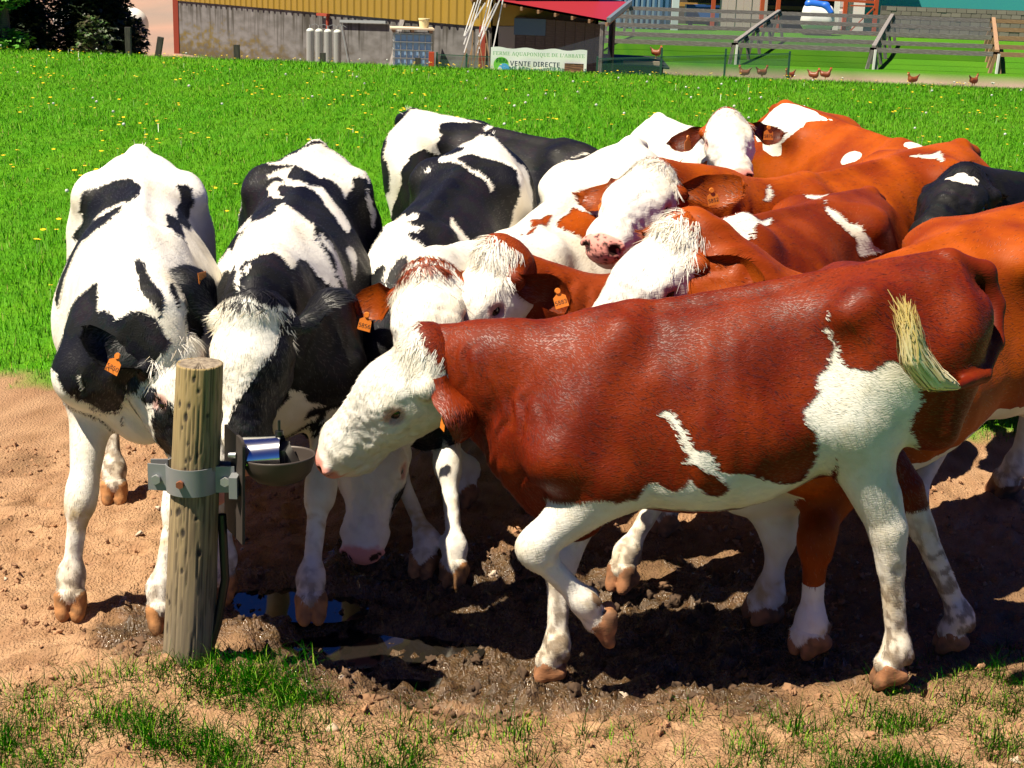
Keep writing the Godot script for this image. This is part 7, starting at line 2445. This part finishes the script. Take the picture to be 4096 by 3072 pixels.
			for i in nu - 1:
				for j in nv - 1:
					var a := first + i * nv + j
					var pa := out_v[a]
					var fn := (out_v[a + 1] - pa).cross(out_v[a + nv] - pa)
					if (fn.dot(out_n[a]) > 0):
						out_i.append_array([a, a + nv, a + 1, a + 1, a + nv, a + nv + 1])
					else:
						out_i.append_array([a, a + 1, a + nv, a + 1, a + nv + 1, a + nv])
		d["ear_frame_%s" % ("l" if g < 0 else "r")] = [root + dw * len_ * 0.48, dw, ow, wd]

	var made := {}

	func make() -> void:
		add_mesh(f.mesh(d.get("cell", 0.014)), 0)
		var hc: float = d.get("head_cell", 0.008)
		if d.get("has_head", true):
			add_mesh(head_field().mesh(hc), 20)
			ear(-1.0)
			ear(1.0)
		for q in hooves:
			var h := hoof_field(q)
			add_mesh(h.mesh(d.get("hoof_cell", 0.007)), 30)
		if d.get("head_detail", true):
			made.poll_hair = poll_hair(d.get("hair", {}).get("n", 500))
		if d.get("fringe", 0) > 0:
			made.coat_fringe = fringe_mesh()
		if d.get("fur", 0) > 0:
			made.coat_hair = fur(d.fur)

	# ---- strands of hair: thin tapering ribbons collected in one mesh
	func strand(st: Dictionary, p: Vector3, dir: Vector3, bend: Vector3, wide: Vector3, length: float, width: float, seg: int, col: Color, shade_n := Vector3.ZERO) -> void:
		var first: int = st.v.size()
		var q := p
		var t := dir.normalized()
		for i in seg + 1:
			var u := i / float(seg)
			var w := width * (1.0 - u * 0.85) * 0.5
			var sdv := (wide - t * wide.dot(t)).normalized()
			var n := t.cross(sdv).normalized()
			for g in [-1.0, 1.0]:
				st.v.append(q + sdv * w * g - Vector3(0.6, 0, 0)); st.n.append((n if n.dot(shade_n) >= 0 else -n) * 0.5 + shade_n if shade_n != Vector3.ZERO else n); st.c.append(col.lerp(col * 0.96, u))
			q += t * length / seg
			t = (t + bend / seg).normalized()
		var fn: Vector3 = (st.v[first + 2] - st.v[first]).cross(st.v[first + 1] - st.v[first])
		for i in seg:
			var a := first + i * 2
			if fn.dot(st.n[first]) >= 0:
				st.i.append_array([a, a + 1, a + 2, a + 1, a + 3, a + 2])
			else:
				st.i.append_array([a, a + 2, a + 1, a + 1, a + 2, a + 3])

	func new_strands() -> Dictionary:
		return {"v": PackedVector3Array(), "n": PackedVector3Array(), "c": PackedColorArray(), "i": PackedInt32Array()}

	func fringe_mesh() -> Dictionary:
		var st := new_strands()
		for e in fringe:
			var n: Vector3 = e[1]
			var fdir: Vector3 = e[2]
			fdir = (fdir - n * fdir.dot(n) + n * 0.12).normalized()
			strand(st, e[0] + n * 0.0015, fdir, -n * 0.1, fdir.cross(n), e[4], 0.0022, 1, e[3], n)
		return st

	func poll_hair(count: int) -> Dictionary:
		var st := new_strands()
		var pool := PackedInt32Array()
		for i in out_v.size():
			if out_uv2[i].x > 0.5 and out_uv2[i].y < 21:
				var w := out_uv[i]
				if w.x > -0.055 and w.x < 0.085 and absf(w.y) < 0.135:
					pool.append(i)
		if pool.is_empty():
			return st
		var kind: Dictionary = d.get("hair", {})
		var len_: float = kind.get("len", 0.07) * hs
		for k in count:
			var i := pool[rng.randi() % pool.size()]
			var n := out_n[i]
			var z := out_uv[i].y
			var x := out_uv[i].x
			var wave := noise.get_noise_2d(x * 30.0, z * 30.0)
			var dir := hx * (0.55 + x * 4.0) + hz * (z * 5.5 + wave * 0.9 + rng.randf_range(-0.2, 0.2))
			dir = (dir - n * dir.dot(n)).normalized() + n * rng.randf_range(0.05, 0.30)
			var bend := -n * rng.randf_range(0.4, 1.0) + hx * rng.randf_range(-0.2, 0.8) + hz * (rng.randf_range(-0.5, 0.5) + wave * 1.2)
			var c := Color(0.72, 0.69, 0.62).lerp(Color(0.46, 0.37, 0.22), clampf(rng.randf() * 0.75 - 0.25 + wave * 0.7, 0, 1))
			if kind.has("col"):
				c = kind.col
			elif kind.has("back") and x < 0.0:
				c = kind.back
			c.a = 1.0
			strand(st, out_v[i] + Vector3(0.6, 0, 0) - n * 0.003, dir, bend, dir.cross(n), len_ * rng.randf_range(0.5, 1.25), 0.0034, 5, c, n)
		return st

	# short lying hairs all over the hide, of the colour of the skin they grow from
	func fur(count: int) -> Dictionary:
		var st := new_strands()
		var tris := out_i.size() / 3
		var ears := PackedInt32Array()
		for t in tris:
			if out_uv2[out_i[t * 3]].y == 22 and out_uv[out_i[t * 3]].x < -0.1:
				ears.append(t)
		for k in count + 2600:
			var t := (rng.randi() % tris) * 3
			if k >= count:
				if ears.is_empty():
					break
				t = ears[rng.randi() % ears.size()] * 3
			var a := out_i[t]
			var tg := int(out_uv2[a].y)
			if tg > 4 and tg != 20 and tg != 22 or tg == 20 and out_uv[a].x > 0.40:
				continue
			var b := out_i[t + 1]
			var c := out_i[t + 2]
			var u := rng.randf()
			var w := rng.randf() * (1.0 - u)
			var p := out_v[a] * (1.0 - u - w) + out_v[b] * u + out_v[c] * w
			var n := out_n[a]
			var flow := Vector3(-1, -0.45, 0)
			if tg == 22:
				if n.dot(hx) > 0.5 and rng.randf() < 0.5:
					continue
				flow = hz * signf((p + Vector3(0.6, 0, 0) - hp).dot(hz)) - hy * 0.3
			elif tg == 20:
				flow = hx + hz * clampf(out_uv[a].y * 6.0, -0.6, 0.6)
			elif tg > 0:
				flow = Vector3(-0.25, -1, 0)
			elif out_uv[a].x > 1.3:
				flow = Vector3(-0.7, -0.9, 0)
			var sway := noise.get_noise_3d(p.x * 12, p.y * 12, p.z * 12)
			flow += Vector3(0, sway * 0.8, sway * 0.4)
			flow = (flow - n * flow.dot(n)).normalized()
			var dir := (flow + n * rng.randf_range(0.05, 0.16) + Vector3(rng.randf() - 0.5, rng.randf() - 0.5, rng.randf() - 0.5) * 0.25).normalized()
			var sd := dir.cross(n).normalized()
			var len_ := rng.randf_range(0.008, 0.017) * (1.7 if tg == 22 else 1.0)
			var col := out_c[a] * (rng.randf_range(0.93, 1.03) if out_c[a].g > 0.3 else rng.randf_range(0.55, 1.5) + sway * 0.3)
			var first: int = st.v.size()
			st.v.append(p - sd * 0.0012); st.v.append(p + sd * 0.0012); st.v.append(p + dir * len_)
			for j in 3:
				st.n.append(n); st.c.append(col)
			if dir.cross(sd).dot(n) >= 0:
				st.i.append_array([first, first + 1, first + 2])
			else:
				st.i.append_array([first, first + 2, first + 1])
		return st

	func tuft(p: Vector3, dir: Vector3, count: int, len_: float, spread: float, col: Color) -> Dictionary:
		var st := new_strands()
		for k in count:
			var j := Vector3(rng.randf_range(-1, 1), rng.randf_range(-1, 1), rng.randf_range(-1, 1))
			strand(st, p + j * 0.018, dir + j * spread, j * 0.4 - dir * 0.0, Vector3(j.y, j.z, j.x), len_ * rng.randf_range(0.5, 1.1), 0.006, 3, col * rng.randf_range(0.85, 1.0))
		return st

	func switch_mesh(path: Array, count: int) -> Dictionary:
		var st := new_strands()
		var curve := Curve3D.new()
		for i in path.size():
			var p: Vector3 = local(path[i])
			var pr: Vector3 = local(path[maxi(i - 1, 0)])
			var nx: Vector3 = local(path[mini(i + 1, path.size() - 1)])
			curve.add_point(p, (pr - nx) * 0.2, (nx - pr) * 0.2)
		var total := curve.get_baked_length()
		for k in count:
			var j := Vector3(rng.randf_range(-1, 1), rng.randf_range(-1, 1), rng.randf_range(-1, 1)).normalized() * sqrt(rng.randf())
			var u0 := rng.randf() * 0.35
			var u1 := rng.randf_range(0.6, 1.0)
			var first: int = st.v.size()
			var col := Color(0.80, 0.72, 0.48).lerp(Color(0.60, 0.42, 0.10), clampf(rng.randf() * 0.7 + u1 * 0.3 - 0.2, 0, 1))
			var n := 10
			var curl := Vector3(rng.randf_range(-1, 1), rng.randf_range(-1, 1), rng.randf_range(-1, 1)) * 0.028
			for i in n + 1:
				var u := lerpf(u0, u1, i / float(n))
				var q := curve.sample_baked(u * total)
				var q2 := curve.sample_baked(minf(u + 0.03, 1.0) * total + 0.0001)
				var t := (q2 - curve.sample_baked(maxf(u - 0.03, 0.0) * total)).normalized()
				var r := 0.009 + 0.040 * sin(clampf(u * 1.1, 0, 1) * PI * 0.9)
				q += j * r + curl * pow(maxf(u - 0.45, 0.0) / 0.55, 2.0) + Vector3(sin(u * 14.0 + k), cos(u * 12.0 + k * 2.0), sin(u * 13.0 + k * 3.0)) * 0.010 * u * u
				var sdv := t.cross(j).normalized()
				var w := 0.0035 * (1.0 - pow(i / float(n), 3.0) * 0.8)
				for g in [-1.0, 1.0]:
					st.v.append(q + sdv * w * g - Vector3(0.6, 0, 0)); st.n.append(t.cross(sdv).normalized()); st.c.append(col.lerp(Color(0.62, 0.44, 0.10), smoothstep(0.55, 1.0, u) * 0.7))
			for i in n:
				var a := first + i * 2
				st.i.append_array([a, a + 1, a + 2, a + 1, a + 3, a + 2])
		return st
